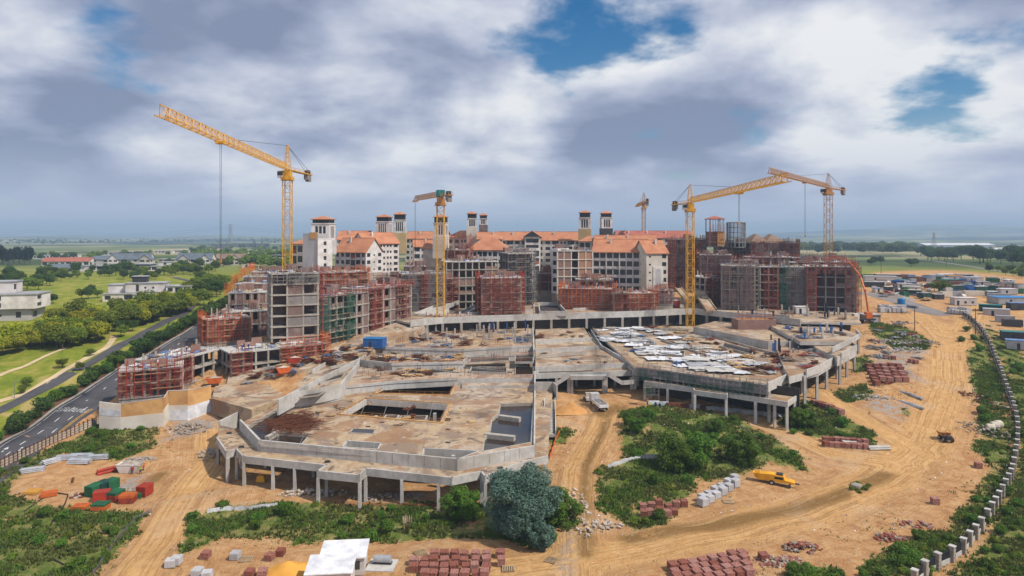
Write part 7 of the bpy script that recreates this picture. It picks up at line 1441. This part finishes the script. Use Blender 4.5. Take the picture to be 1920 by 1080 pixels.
b = MB(); b.lathe([(1.6, 0), (1.6, 2.2), (1.2, 2.6), (.3, 2.7)], 16); single('water_tank', b.mesh('water_tank', 'blue_bright'), 'round bright blue water tank beside the access road', 'tank', G(1690, 570))
b = MB(); b.lathe([(.9, 0), (1.0, .2), (1.0, 1.4), (.9, 1.6)], 12); PIPE = b.mesh('concrete_pipe', 'cream')
for x, y, rz in ((1858, 804, 0), (1866, 802, 20), (1850, 808, -10)): o = single('concrete_pipe', PIPE, 'cream concrete pipe section lying in the weeds by the wall', 'pipe', G(x, y) + Vector((0, 0, .8)), 0, 'concrete pipes by the wall'); o.rotation_euler = (R(90), 0, R(80 + rz))
b = MB(); b.lathe([(1.1, 0), (1.0, .5), (.7, .6)], 12); single('manhole_ring', b.mesh('manhole_ring', 'concrete'), 'small round concrete base ringed by weeds in the turning area', 'concrete base', G(1606, 913))
# ---------------------------------------------------------------- vehicles
def truck():
    p = G(1122, 763); root = thing('tipper_truck', 'white cabbed flatbed truck loaded with grey gravel in the bay', 'truck', p, R(100)); bx('chassis', root, 'charcoal', -4.6, -.5, .6, 4, .5, .95)
    bx('cab', root, 'white', 2.6, -1.15, .8, 4.6, 1.15, 2.9); bx('windscreen', root, 'glass', 4.55, -1.0, 1.8, 4.63, 1.0, 2.6); bx('bed_floor', root, 'grey_sheet', -4.7, -1.2, .96, 2.4, 1.2, 1.15)
    for q in ((-4.7, -1.25, 2.4, -1.15), (-4.7, 1.15, 2.4, 1.25), (-4.75, -1.25, -4.65, 1.25), (2.3, -1.25, 2.4, 1.25)): bx('bed_side', root, 'tarp_white', q[0], q[1], 1.0, q[2], q[3], 1.8)
    b = MB()
    for i in range(60): b.rbox((rng.uniform(-4.4, 2), rng.uniform(-1, 1), 1.35 + rng.uniform(0, .4)), .6, .5, .4, rng.uniform(0, 3), .3, i % 3 // 2)
    part('load', b.mesh('load', ['rubble', 'grey_sheet']), root, kind='stuff'); wm = wheelmesh(.5, .35)
    for x in (-3.6, -2.5, 3.4):
        for s_ in (-1.05, 1.05): part('wheel', wm, root, (x, s_, .5))
truck(); 
p = G(1102, 752); lo = thing('loader', 'small white loader standing beside the gravel truck', 'loader', p, R(95)); bx('body', lo, 'white', -1.6, -.7, .5, .8, .7, 1.3); bx('cab', lo, 'cream', -.6, -.6, 1.3, .5, .6, 2.4); bx('cab_glass', lo, 'glass', -.5, -.64, 1.5, .54, .64, 2.2); bx('bucket', lo, 'charcoal', 1.2, -.9, .1, 1.9, .9, .8); bx('boom', lo, 'white', .8, -.2, .7, 1.3, .2, .95)
for x in (-1.1, .6):
    for s_ in (-.75, .75): part('wheel', wheelmesh(.42, .3), lo, (x, s_, .42))
p = G(1456, 908); pu = thing('concrete_pump', 'yellow orange trailer concrete pump with black engine vents on the dirt', 'concrete pump', p, R(-28)); b = MB(); pr = [(-3.4, .7), (-3.6, 1.2), (-3.2, 1.9), (-1.2, 2.1), (1.4, 2.0), (1.6, 1.3), (3.3, 1.1), (3.4, .75)]; n = len(pr); b.add([(x, -.85, z) for x, z in pr] + [(x, .85, z) for x, z in pr], [tuple(range(n))[::-1], tuple(range(n, 2 * n))] + [(i, (i + 1) % n, n + (i + 1) % n, n + i) for i in range(n)]); me = b.mesh('body', 'pump_yellow'); part('body', me, pu)
bx('engine_vent', pu, 'black', -.3, -.88, 1.3, 1.3, .88, 1.75); bx('radiator', pu, 'charcoal', .0, -.6, 2.05, 1.2, .6, 2.3); b = MB(); b.add([(-4.4, -.8, 1.9), (-3.2, -.8, 1.9), (-3.2, .8, 1.9), (-4.4, .8, 1.9), (-3.9, -.4, .8), (-3.4, -.4, .8), (-3.4, .4, .8), (-3.9, .4, .8)], [(0, 4, 5, 1), (1, 5, 6, 2), (2, 6, 7, 3), (3, 7, 4, 0), (4, 7, 6, 5)]); part('hopper', b.mesh('hopper', 'pump_yellow'), pu); bx('drawbar', pu, 'charcoal', 3.3, -.15, .6, 4.2, .15, .8); bx('axle', pu, 'charcoal', -1.0, -.8, .45, -.6, .8, .7)
for s_ in (-.95, .95): part('wheel', wheelmesh(.5, .3), pu, (-.8, s_, .5)); bx('outrigger', pu, 'charcoal', 2.4, s_ - .1, .0, 2.6, s_ + .1, .8)
p = G(1773, 826); du = thing('site_dumper', 'brown and black site dumper driving up the dirt road with its driver', 'dumper', p, R(82)); bx('chassis', du, 'charcoal', -1.7, -.7, .5, 1.2, .7, 1.0); b = MB(); b.add([(.1, -.9, .95), (1.7, -.9, 1.1), (1.7, .9, 1.1), (.1, .9, .95), (-.2, -1.1, 1.9), (2.2, -1.1, 1.7), (2.2, 1.1, 1.7), (-.2, 1.1, 1.9)], [(3, 2, 1, 0), (0, 1, 5, 4), (1, 2, 6, 5), (2, 3, 7, 6), (3, 0, 4, 7), (4, 5, 6, 7)]); part('skip_bucket', b.mesh('skip_bucket', 'sand'), du); bx('engine_cover', du, 'charcoal', -1.9, -.6, 1.0, -1.1, .6, 1.5); bx('seat', du, 'black', -1.05, -.3, 1.0, -.6, .3, 1.3); b = MB()
for s_ in (-.6, .6): b.bar((-1.2, s_, 1.4), (-1.2, s_, 2.7), .06)
b.bar((-1.2, -.6, 2.7), (-1.2, .6, 2.7), .06); part('roll_bar', b.mesh('roll_bar', 'pump_yellow'), du)
for x in (-1.2, .9):
    for s_ in (-.85, .85): part('wheel', wheelmesh(.55, .4), du, (x, s_, .55))
# boom pump: folded orange arm reaching from its truck to the roof of the end block
Yb = 262; bp = thing('boom_pump', 'concrete pump truck with long arched orange boom reaching over the end block', 'boom pump', AT(1628, 590, Yb)); O = bp.location; pts = [AT(x, y, Yb + dy) - O for x, y, dy in ((1628, 584, 0), (1622, 545, 2), (1613, 518, 5), (1600, 500, 8), (1588, 488, 10), (1566, 481, 12), (1545, 488, 14))]
for a, c, r_b in zip(pts, pts[1:], (.42, .36, .31, .26, .22, .18)): b = MB(); b.bar(a, c, r_b, r2=r_b * .9); part('boom_section', b.mesh('boom_section', 'orange'), bp)
b = MB()
for q in pts[1:-1]: b.bar(q - Vector((0, .4, 0)), q + Vector((0, .4, 0)), .38, n=8)
part('boom_joint', b.mesh('boom_joint', 'red'), bp); b = MB(); b.box(-1.2, -1, -1.4, 1.2, 1, 1.0); part('turret', b.mesh('turret', 'orange'), bp); bx('truck_bed', bp, 'charcoal', -4, -1.3, -1.9, 2.4, 1.3, -1.41); bx('cab', bp, 'white', -6, -1.2, -2.0, -4.05, 1.2, .4); bx('windscreen', bp, 'glass', -6.06, -1, -.8, -5.98, 1, .1)
for x in (-5, -2, .8):
    for s_ in (-1.1, 1.1): part('wheel', wheelmesh(.5, .35), bp, (x, s_, -2.2))
# ---------------------------------------------------------------- people
def person_mesh(pose, shirt, legs):
    """continuous figure grown by a skin modifier, coloured by height"""
    st = .14 if pose == 0 else .26; arm = (.25, .05) if pose == 0 else (.30, .28)
    J = [(0, 0, .95), (0, 0, 1.2), (0, .01, 1.42), (0, .02, 1.52), (0, .03, 1.68), (-.10, 0, .9), (-.11, st / 2, .5), (-.12, -st * .4, .08), (-.12, -st * .4 + .16, .04), (.10, 0, .9), (.11, st * .8, .5), (.12, st, .08), (.12, st + .16, .04), (-.19, 0, 1.4), (-.27, .03, 1.14), (-arm[0], arm[1] + .12, .92), (-arm[0], arm[1] + .17, .84), (.19, 0, 1.4), (.27, .03, 1.14), (arm[0], arm[1] + .1, .92 if pose == 0 else 1.1), (arm[0], arm[1] + .16, .84 if pose == 0 else 1.12)]
    E = [(0, 1), (1, 2), (2, 3), (3, 4), (0, 5), (5, 6), (6, 7), (7, 8), (0, 9), (9, 10), (10, 11), (11, 12), (2, 13), (13, 14), (14, 15), (15, 16), (2, 17), (17, 18), (18, 19), (19, 20)]
    Rr = [.15, .14, .15, .065, .105, .10, .075, .055, .05, .10, .075, .055, .05, .075, .055, .045, .045, .075, .055, .045, .045]
    me = bpy.data.meshes.new('p'); me.from_pydata(J, E, []); o = bpy.data.objects.new('tmp', me); COL.objects.link(o); md = o.modifiers.new('s', 'SKIN'); 
    if not me.skin_vertices: me.attributes
    sk = me.skin_vertices[0].data if me.skin_vertices else None
    if sk:
        for i, v in enumerate(sk): v.radius = (Rr[i], Rr[i]); v.use_root = (i == 0)
    o.modifiers.new('d', 'SUBSURF').levels = 1; dg = bpy.context.evaluated_depsgraph_get(); dg.update(); m2 = bpy.data.meshes.new_from_object(o.evaluated_get(dg)); bpy.data.objects.remove(o)
    m2.materials.clear()
    for k in (legs, shirt, 'skin', 'black'): m2.materials.append(M[k])
    for f in m2.polygons: c = f.center; f.material_index = 3 if c.z < .1 else 0 if c.z < .93 and abs(c.x) < .22 else 1 if (c.z < 1.47 and c.z > .93) else 2
    m2.name = 'body'; return m2
hb_ = MB(); hb_.lathe([(.17, 1.70), (.135, 1.71), (.13, 1.78), (.09, 1.84), (.02, 1.86)], 10); HAT = {c: None for c in ('white', 'pump_yellow', 'blue')}
for c in HAT: HAT[c] = hb_.mesh('hard_hat', c)
_pc = {}
def person(label, pos, shirt, legs, hat, rz, pose=0):
    k = (pose, shirt, legs)
    if k not in _pc: _pc[k] = person_mesh(*k)
    root = thing('person', label, 'person', pos, R(rz)); part('body', _pc[k], root); part('hard_hat', HAT[hat], root, (0, .03, 0)); return root
for x, y, s_, l_, h_, rz, po, lb in ((248, 889, 'red', 'cloth_navy', 'white', 30, 0, 'worker in red top and dark trousers at the white skip'), (262, 889, 'hivis', 'cloth_blue', 'white', -20, 1, 'worker in hi-vis vest and blue trousers at the white skip'), (270, 882, 'cloth_orange', 'cloth_blue', 'pump_yellow', 90, 1, 'worker in orange vest with yellow helmet behind the white skip'), (1214, 760, 'cloth_orange', 'cloth_navy', 'pump_yellow', 0, 0, 'worker in orange standing at the colonnade end'), (1219, 766, 'hivis', 'green_paint', 'white', 40, 1, 'worker in hi-vis vest and green trousers at the colonnade end'), (1229, 765, 'cloth_blue', 'cloth_navy', 'white', 10, 1, 'worker in blue bending near the colonnade end'), (1237, 767, 'cloth_blue', 'cloth_blue', 'blue', -30, 0, 'worker in blue overalls with blue helmet near the colonnade end')): person(lb, G(x, y) - Vector((0, 0, .02)), s_, l_, h_, rz, po)
for x, y, hz, s_, l_, h_, rz, lb in ((1296, 655, HR, 'cloth_orange', 'cloth_navy', 'pump_yellow', 0, 'worker in orange among the formwork on the wide deck'), (1182, 636, HR, 'cloth_navy', 'cloth_navy', 'white', 0, 'worker in dark clothes at the back of the white sheets'), (1487, 662, HR - 1.2, 'white', 'cloth_blue', 'blue', 0, 'worker in white shirt on the raised corner deck'), (1497, 661, HR - 1.2, 'cloth_blue', 'cloth_navy', 'white', 60, 'worker in blue on the raised corner deck'), (1470, 578, HP, 'cloth_orange', 'cloth_blue', 'white', 0, 'worker in orange on the plaza below the bare columns'), (1070, 580, HP, 'green_paint', 'green_dark', 'white', 0, 'worker in green on the plaza beside the well'), (822, 768, HA + 4.2, 'black', 'cloth_navy', 'white', 0, 'worker in black down in the open court'), (882, 580, HP, 'white', 'cloth_navy', 'white', 0, 'worker in white on the plaza ramp top')): person(lb, W(x, y, hz), s_, l_, h_, rz)
def roofz(lbl): 
    for o in bpy.data.objects:
        if o.get('label') == lbl: return o
for lbl, u, v, s_, l_, h_, lb in (('two storey open concrete shell with white sheeted roof and workers', .55, .4, 'cloth_blue', 'cloth_blue', 'white', 'worker in blue overalls on the white sheeted shell'), ('two storey open concrete shell with white sheeted roof and workers', .72, .5, 'hivis', 'green_paint', 'pump_yellow', 'worker in hi-vis yellow on the white sheeted shell'), ('two storey open concrete shell with white sheeted roof and workers', .85, .5, 'red', 'red', 'white', 'worker in red overalls on the white sheeted shell'), ('two storey brick shell with blue clad workers on its slab', .14, .2, 'cloth_blue', 'cloth_blue', 'white', 'left worker in blue on the brick shell slab'), ('two storey brick shell with blue clad workers on its slab', .21, .25, 'cloth_blue', 'cloth_navy', 'white', 'right worker in blue on the brick shell slab'), ('square red brick block wrapped in red netting beside the central crane', .35, .3, 'hivis', 'cloth_navy', 'pump_yellow', 'worker in hi-vis on the square brick block'), ('square red brick block wrapped in red netting beside the central crane', .55, .5, 'green_paint', 'green_dark', 'white', 'worker in green on the square brick block'), ('low brick shell under construction with white sheeted roof on the plaza', .5, .4, 'green_paint', 'green_dark', 'white', 'worker in green on the sheeted plaza shell'), ('low brick shell under construction with white sheeted roof on the plaza', .7, .3, 'cloth_blue', 'cloth_blue', 'white', 'worker in blue on the sheeted plaza shell')):
    o = roofz(lbl); sl_ = [c for c in o.children if c.name.startswith('slab')]; top = max(sl_, key=lambda c: c.location.z); person(lb, o.matrix_basis @ Vector((top.scale.x * u, top.scale.y * v, top.location.z + top.scale.z)), s_, l_, h_, rng.uniform(0, 300))
person('driver in red seated high on the site dumper', du.matrix_basis @ Vector((-.8, 0, .55)), 'red', 'cloth_navy', 'white', 350)
# ---------------------------------------------------------------- material lying about on the decks
shr = random.Random(77)
for i in range(200):
    x, y = shr.uniform(1120, 1430), shr.uniform(614, 712)
    if not inpoly(x, y, [(1120, 614), (1195, 614), (1270, 645), (1435, 692), (1430, 714), (1205, 686)]): continue
    single('plastic_sheet', sheet(shr.uniform(4, 9), shr.uniform(3, 6), i, shr.choice(['tarp_white', 'tarp_white', 'grey_sheet', 'concrete_new']), .16), 'white plastic sheet spread over the fresh slab of the wide deck', 'sheet', W(x, y, HR) + Vector((0, 0, .03 + i * .003)), shr.uniform(-.4, .4), 'white sheets on the wide deck')
for i in range(16): single('plastic_sheet', sheet(shr.uniform(4, 8), shr.uniform(3, 5), i + 500, shr.choice(['tarp_white', 'grey_sheet']), .16), 'white plastic sheet spread over the fresh slab of the wide deck', 'sheet', W(shr.uniform(1122, 1190), shr.uniform(618, 642), HR) + Vector((0, 0, .03 + i * .004)), shr.uniform(-.4, .4), 'white sheets on the wide deck')
def pile(label, pos, kind, rz, group, s=1.0, cat='material pile'):
    root = MB(); r_ = shr; mats = {'timber': ['plank', 'rust'], 'steel': ['steel', 'galv'], 'rebar': ['rust', 'rust'], 'form': ['blue', 'steel'], 'board': ['plywood', 'plank'], 'grey': ['concrete_grey', 'grey_sheet'], 'red': ['scaffold_red', 'rust']}[kind]; n = 16 if kind != 'rebar' else 30
    for i in range(n):
        L = r_.uniform(1.2, 4.0) * s; root.rbox((r_.uniform(-.9, .9) * s, r_.uniform(-.8, .8) * s, .08 + i * .035 * s), L, r_.uniform(.08, .35) if kind != 'board' else r_.uniform(.6, 1.2), .08 if kind != 'form' else .2, r_.gauss(0, .35), r_.uniform(-.05, .05), i % 2)
    return single(kind + '_pile', root.mesh(kind + '_pile', mats), label, cat, pos, rz, group)
def spread(n, poly, hz, kinds, label, group, s=(.7, 1.3)):
    xs = [p[0] for p in poly]; ys = [p[1] for p in poly]; c = 0; t = 0
    nm = {'timber': 'timber pile', 'steel': 'grey steel pile', 'rebar': 'rusty rebar pile', 'form': 'blue formwork pile', 'board': 'plywood board pile', 'grey': 'grey panel pile', 'red': 'red steel pile'}
    while c < n and t < 999:
        t += 1; x, y = shr.uniform(min(xs), max(xs)), shr.uniform(min(ys), max(ys))
        if inpoly(x, y, poly): k = shr.choice(kinds); pos = W(x, y, hz) if hz and hz > 0 else G(x, y) + Vector((0, 0, .95 if hz is None else 0)); pile(nm[k] + ' ' + label, pos, k, shr.uniform(0, 3), nm[k] + 's ' + label if False else group, shr.uniform(*s)); c += 1
spread(48, [(730, 650), (870, 654), (995, 646), (995, 618), (840, 610), (780, 622)], HD, ['timber', 'steel', 'form', 'steel', 'grey', 'rebar'], 'among the starter columns on the rear deck', 'piles on the rear deck')
spread(34, [(685, 676), (740, 681), (865, 678), (870, 664), (990, 660), (990, 652), (880, 656), (720, 654)], HC, ['timber', 'rebar', 'steel', 'board', 'form'], 'on the middle stepped deck', 'piles on the middle deck')
spread(20, [(650, 722), (740, 712), (860, 706), (870, 690), (740, 690), (680, 684)], HB, ['board', 'rebar', 'timber'], 'on the lower stepped deck', 'piles on the lower stepped deck', (.5, 1))
spread(44, [(430, 735), (520, 712), (620, 690), (700, 664), (690, 640), (600, 672), (500, 700)], None, ['timber', 'steel', 'red', 'board', 'grey', 'rebar', 'form'], 'on the dusty access ramp', 'piles on the access ramp')
spread(64, [(1200, 612), (1320, 614), (1440, 655), (1500, 690), (1440, 712), (1300, 664)], HR, ['timber', 'timber', 'rebar', 'board', 'steel', 'board', 'red'], 'across the formwork side of the wide deck', 'piles on the wide deck')
spread(18, [(1140, 620), (1200, 625), (1260, 662), (1420, 702), (1300, 690), (1200, 670)], HR, ['grey', 'form', 'steel', 'grey'], 'lying on the white sheets', 'piles on the white sheets')
spread(14, [(1460, 640), (1540, 642), (1570, 666), (1530, 688), (1480, 700)], HR - 1.2, ['timber', 'rebar', 'steel', 'grey', 'red'], 'on the raised corner deck', 'piles on the raised corner deck'); spread(16, [(1380, 592), (1590, 600), (1560, 575), (1400, 574)], HP, ['timber', 'steel', 'grey', 'red'], 'on the plaza below the bare column block', 'piles on the right plaza'); spread(14, [(850, 588), (900, 586), (1000, 588), (1000, 575), (860, 570)], HP, ['timber', 'steel', 'grey'], 'on the plaza round the square brick block', 'piles on the left plaza'); spread(10, [(1010, 690), (1160, 680), (1110, 652), (1010, 656)], H1 - 1.0, ['timber', 'grey'], 'on the deck over the truck bay', 'piles on the bay deck', (.4, .8)); spread(6, [(1010, 650), (1110, 645), (1096, 618), (1010, 620)], H1 - 2.9, ['timber', 'rebar'], 'on the upper deck over the truck bay', 'piles on the upper bay deck', (.5, 1))
spread(14, [(1505, 636), (1590, 636), (1605, 628), (1560, 614), (1460, 612)], HR - 4, ['timber', 'grey', 'steel', 'form'], 'on the topmost corner slab among blue column forms', 'piles on the topmost corner slab'); spread(16, [(560, 800), (620, 790), (640, 800), (900, 800), (900, 770), (860, 750), (600, 745), (540, 760)], HA, ['board', 'timber', 'rebar'], 'left on the courtyard deck', 'piles on the courtyard deck', (.3, .6))
# rusty rebar heap spilled over the pond edge of the front deck
b = MB()
for i in range(800): c = W(shr.gauss(550, 24), shr.gauss(795, 10), HA); a = shr.gauss(.5, .5); L = shr.uniform(1, 3.5); o = Vector((math.cos(a), math.sin(a), shr.uniform(-.1, .1))) * L / 2; z = Vector((0, 0, .15 + shr.random() * .9 * max(0, 1 - abs(c.x + 46) / 9))); b.bar(c - o + z, c + o + z, .05, n=3, caps=False)
rh_ = thing('rebar_heap', 'tangled heap of rusty reinforcement bars beside the puddled pond', 'rebar heap'); part('bars', b.mesh('bars', 'rust'), rh_, kind='stuff')
spread(40, [(1640, 560), (1660, 530), (1740, 520), (1830, 525), (1900, 545), (1910, 560), (1840, 562), (1760, 560), (1700, 590)], -1, ['timber', 'steel', 'grey', 'red', 'form', 'grey', 'board'], 'stored about the work yard', 'piles about the work yard', (1.2, 2.2))
spread(26, [(1630, 640), (1640, 610), (1700, 600), (1740, 640), (1700, 720), (1640, 735)], -1, ['timber', 'steel', 'grey', 'red', 'grey'], 'beside the dirt road and the brick hut', 'piles beside the dirt road', (.8, 1.5))
for x, y, lb in ((595, 776, 'small drain cover on the courtyard deck near the left court corner'), (716, 792, 'small drain cover before the open court'), (840, 805, 'small drain cover right of the open court'), (840, 830, 'small drain cover near the front parapet'), (690, 800, 'small drain cover in the middle of the courtyard deck')): b = MB(); b.box(-.5, -.4, 0, .5, .4, .06); b.box(-.3, -.25, .06, .3, .25, .1); single('drain_cover', b.mesh('drain_cover', 'charcoal'), lb, 'drain cover', W(x, y, HA))
for x, y, m in ((430, 819, 'black'), (453, 845, 'black'), (595, 858, 'black'), (614, 873, 'blue'), (938, 885, 'black')): b = MB(); b.box(-.5, -.3, 0, .5, .3, .3); b.box(-.42, -.22, .3, .42, .22, .36); single('outlet_box', b.mesh('outlet_box', 'charcoal'), 'small dark drain outlet box on the outer walkway deck', 'drain box', W(x, y - 6, HO), .3, 'drain boxes on the outer walkway')
# the green safety net hung along the front of the wide deck
aN, bN = W(1198, 692, HR), W(1440, 725, HR); d_ = bN - aN
SC('green netted scaffold hung along the fascia of the wide deck', aN, math.atan2(d_.y, d_.x), 0, -.3, d_.length, -.3, -2.9, .7, 'steel', 'net_green', seed=300, lift=1.2, boards=False, wdt=.5)
SC('scaffold tower at the end of the colonnade terrace', G(1206, 752), 0, 0, 0, 4, 0, 0, 4.4, 'steel', 'net_green', seed=301, boards=True)
for x0, x1, y0, hz, lb, m in ((800, 880, 607, HD, 'red scaffold bay below the central crane base', 'scaffold_red'), (1382, 1450, 607, HR - 2.6, 'red scaffold round the brick planter on the wide deck', 'scaffold_red'), (1000, 1040, 600, HD, 'red scaffold leaning on the plaza wall', 'scaffold_red')):
    a, c = W(x0, y0 + 8, hz), W(x1, y0 + 8, hz); SC(lb, a, 0, 0, 0, (c - a).length, 0, 0, 5.2, m, 'net_red', seed=int(x0))
o_ = W(1384, 618, HR - 2.6); bpl = thing('brick_planter', 'square red brick planter box rising from the wide deck', 'planter', o_); 
for q in ((0, 0, 14, .4), (0, 7, 14, 7.4), (0, .4, .4, 7), (13.6, .4, 14, 7)): bx('brick_wall', bpl, 'brick', q[0], q[1], -.5, q[2], q[3], 3.6)
bx('soil', bpl, 'sand', .4, .4, -.4, 13.6, 7, 3.2)
# loose stones and litter over the bare soil
def litter(name, label, n, m, fld, smin, smax, seed):
    rr = np.random.default_rng(seed); sel = np.where((fld > .01) & (VY > 88) & (VY < 270) & (np.abs(VX) < 170))[0]; pk = rr.choice(sel, n, p=fld[sel] / fld[sel].sum()); x = VX[pk] + rr.uniform(-.7, .7, n); y = VY[pk] + rr.uniform(-.7, .7, n); z = ground_np(x, y); s_ = rr.uniform(smin, smax, n) ** 1.3; a = rr.uniform(0, 6.28, n); c_, sn = np.cos(a) * s_, np.sin(a) * s_; h_ = s_ * rr.uniform(.4, .9, n)
    P = [np.stack([x + c_ * u - sn * v * .7, y + sn * u + c_ * v * .7, z + w_ * h_ - .02], 1) for u, v, w_ in ((-1, -1, 0), (1, -1, 0), (1, 1, 0), (-1, 1, 0), (-.6, -.5, 1), (.5, -.6, 1), (.6, .5, .9), (-.5, .6, 1))]; V = np.stack(P, 1).reshape(-1, 3); f = np.array([(4, 5, 6, 7), (0, 1, 5, 4), (1, 2, 6, 5), (2, 3, 7, 6), (3, 0, 4, 7)]); Fq = (np.arange(n)[:, None, None] * 8 + f[None]).reshape(-1, 4)
    tag(part(name, npmesh(name, V, Fq, m)), label, 'stones', None, 'stuff')
bare = np.clip(patchy(VX, VY) - .25, 0, 1) * (1 - Zt) * (Zl < .1) * (pin < -1); edge = np.clip(4 * Zt * (1 - Zt), 0, 1) * (Zl < .1) * (pin < -1)
litter('loose_stones', 'loose stones and clods over the bare soil', 4500, 'rubble', bare + .8 * edge, .05, .26, 11); litter('soil_clods', 'brown soil clods along the edges of the dirt tracks', 2500, 'mulch', bare * .5 + edge, .05, .24, 12); litter('pale_litter', 'pale scraps of litter blown over the site', 450, 'tarp_white', bare + edge, .08, .3, 13)
# ---------------------------------------------------------------- haze: one closed box of pale air round everything
b = MB(); b.box(-43000, -3500, -140, 43000, 41500, 225)
hz_ = bpy.data.materials.new('haze'); hz_.use_nodes = True; t = NT(hz_.node_tree); t.n.clear(); o = t.node('ShaderNodeOutputMaterial'); v = t.node('ShaderNodeVolumePrincipled'); t.set(v.inputs['Color'], (.56, .77, 1.0)); t.set(v.inputs['Density'], .0002); t.set(v.inputs['Anisotropy'], 0.0); t.l.new(v.outputs[0], o.inputs['Volume']); M['haze'] = hz_
hb = part('haze', b.mesh('haze', 'haze')); tag(hb, 'pale blue haze over the distant plain', 'haze', None, 'stuff')
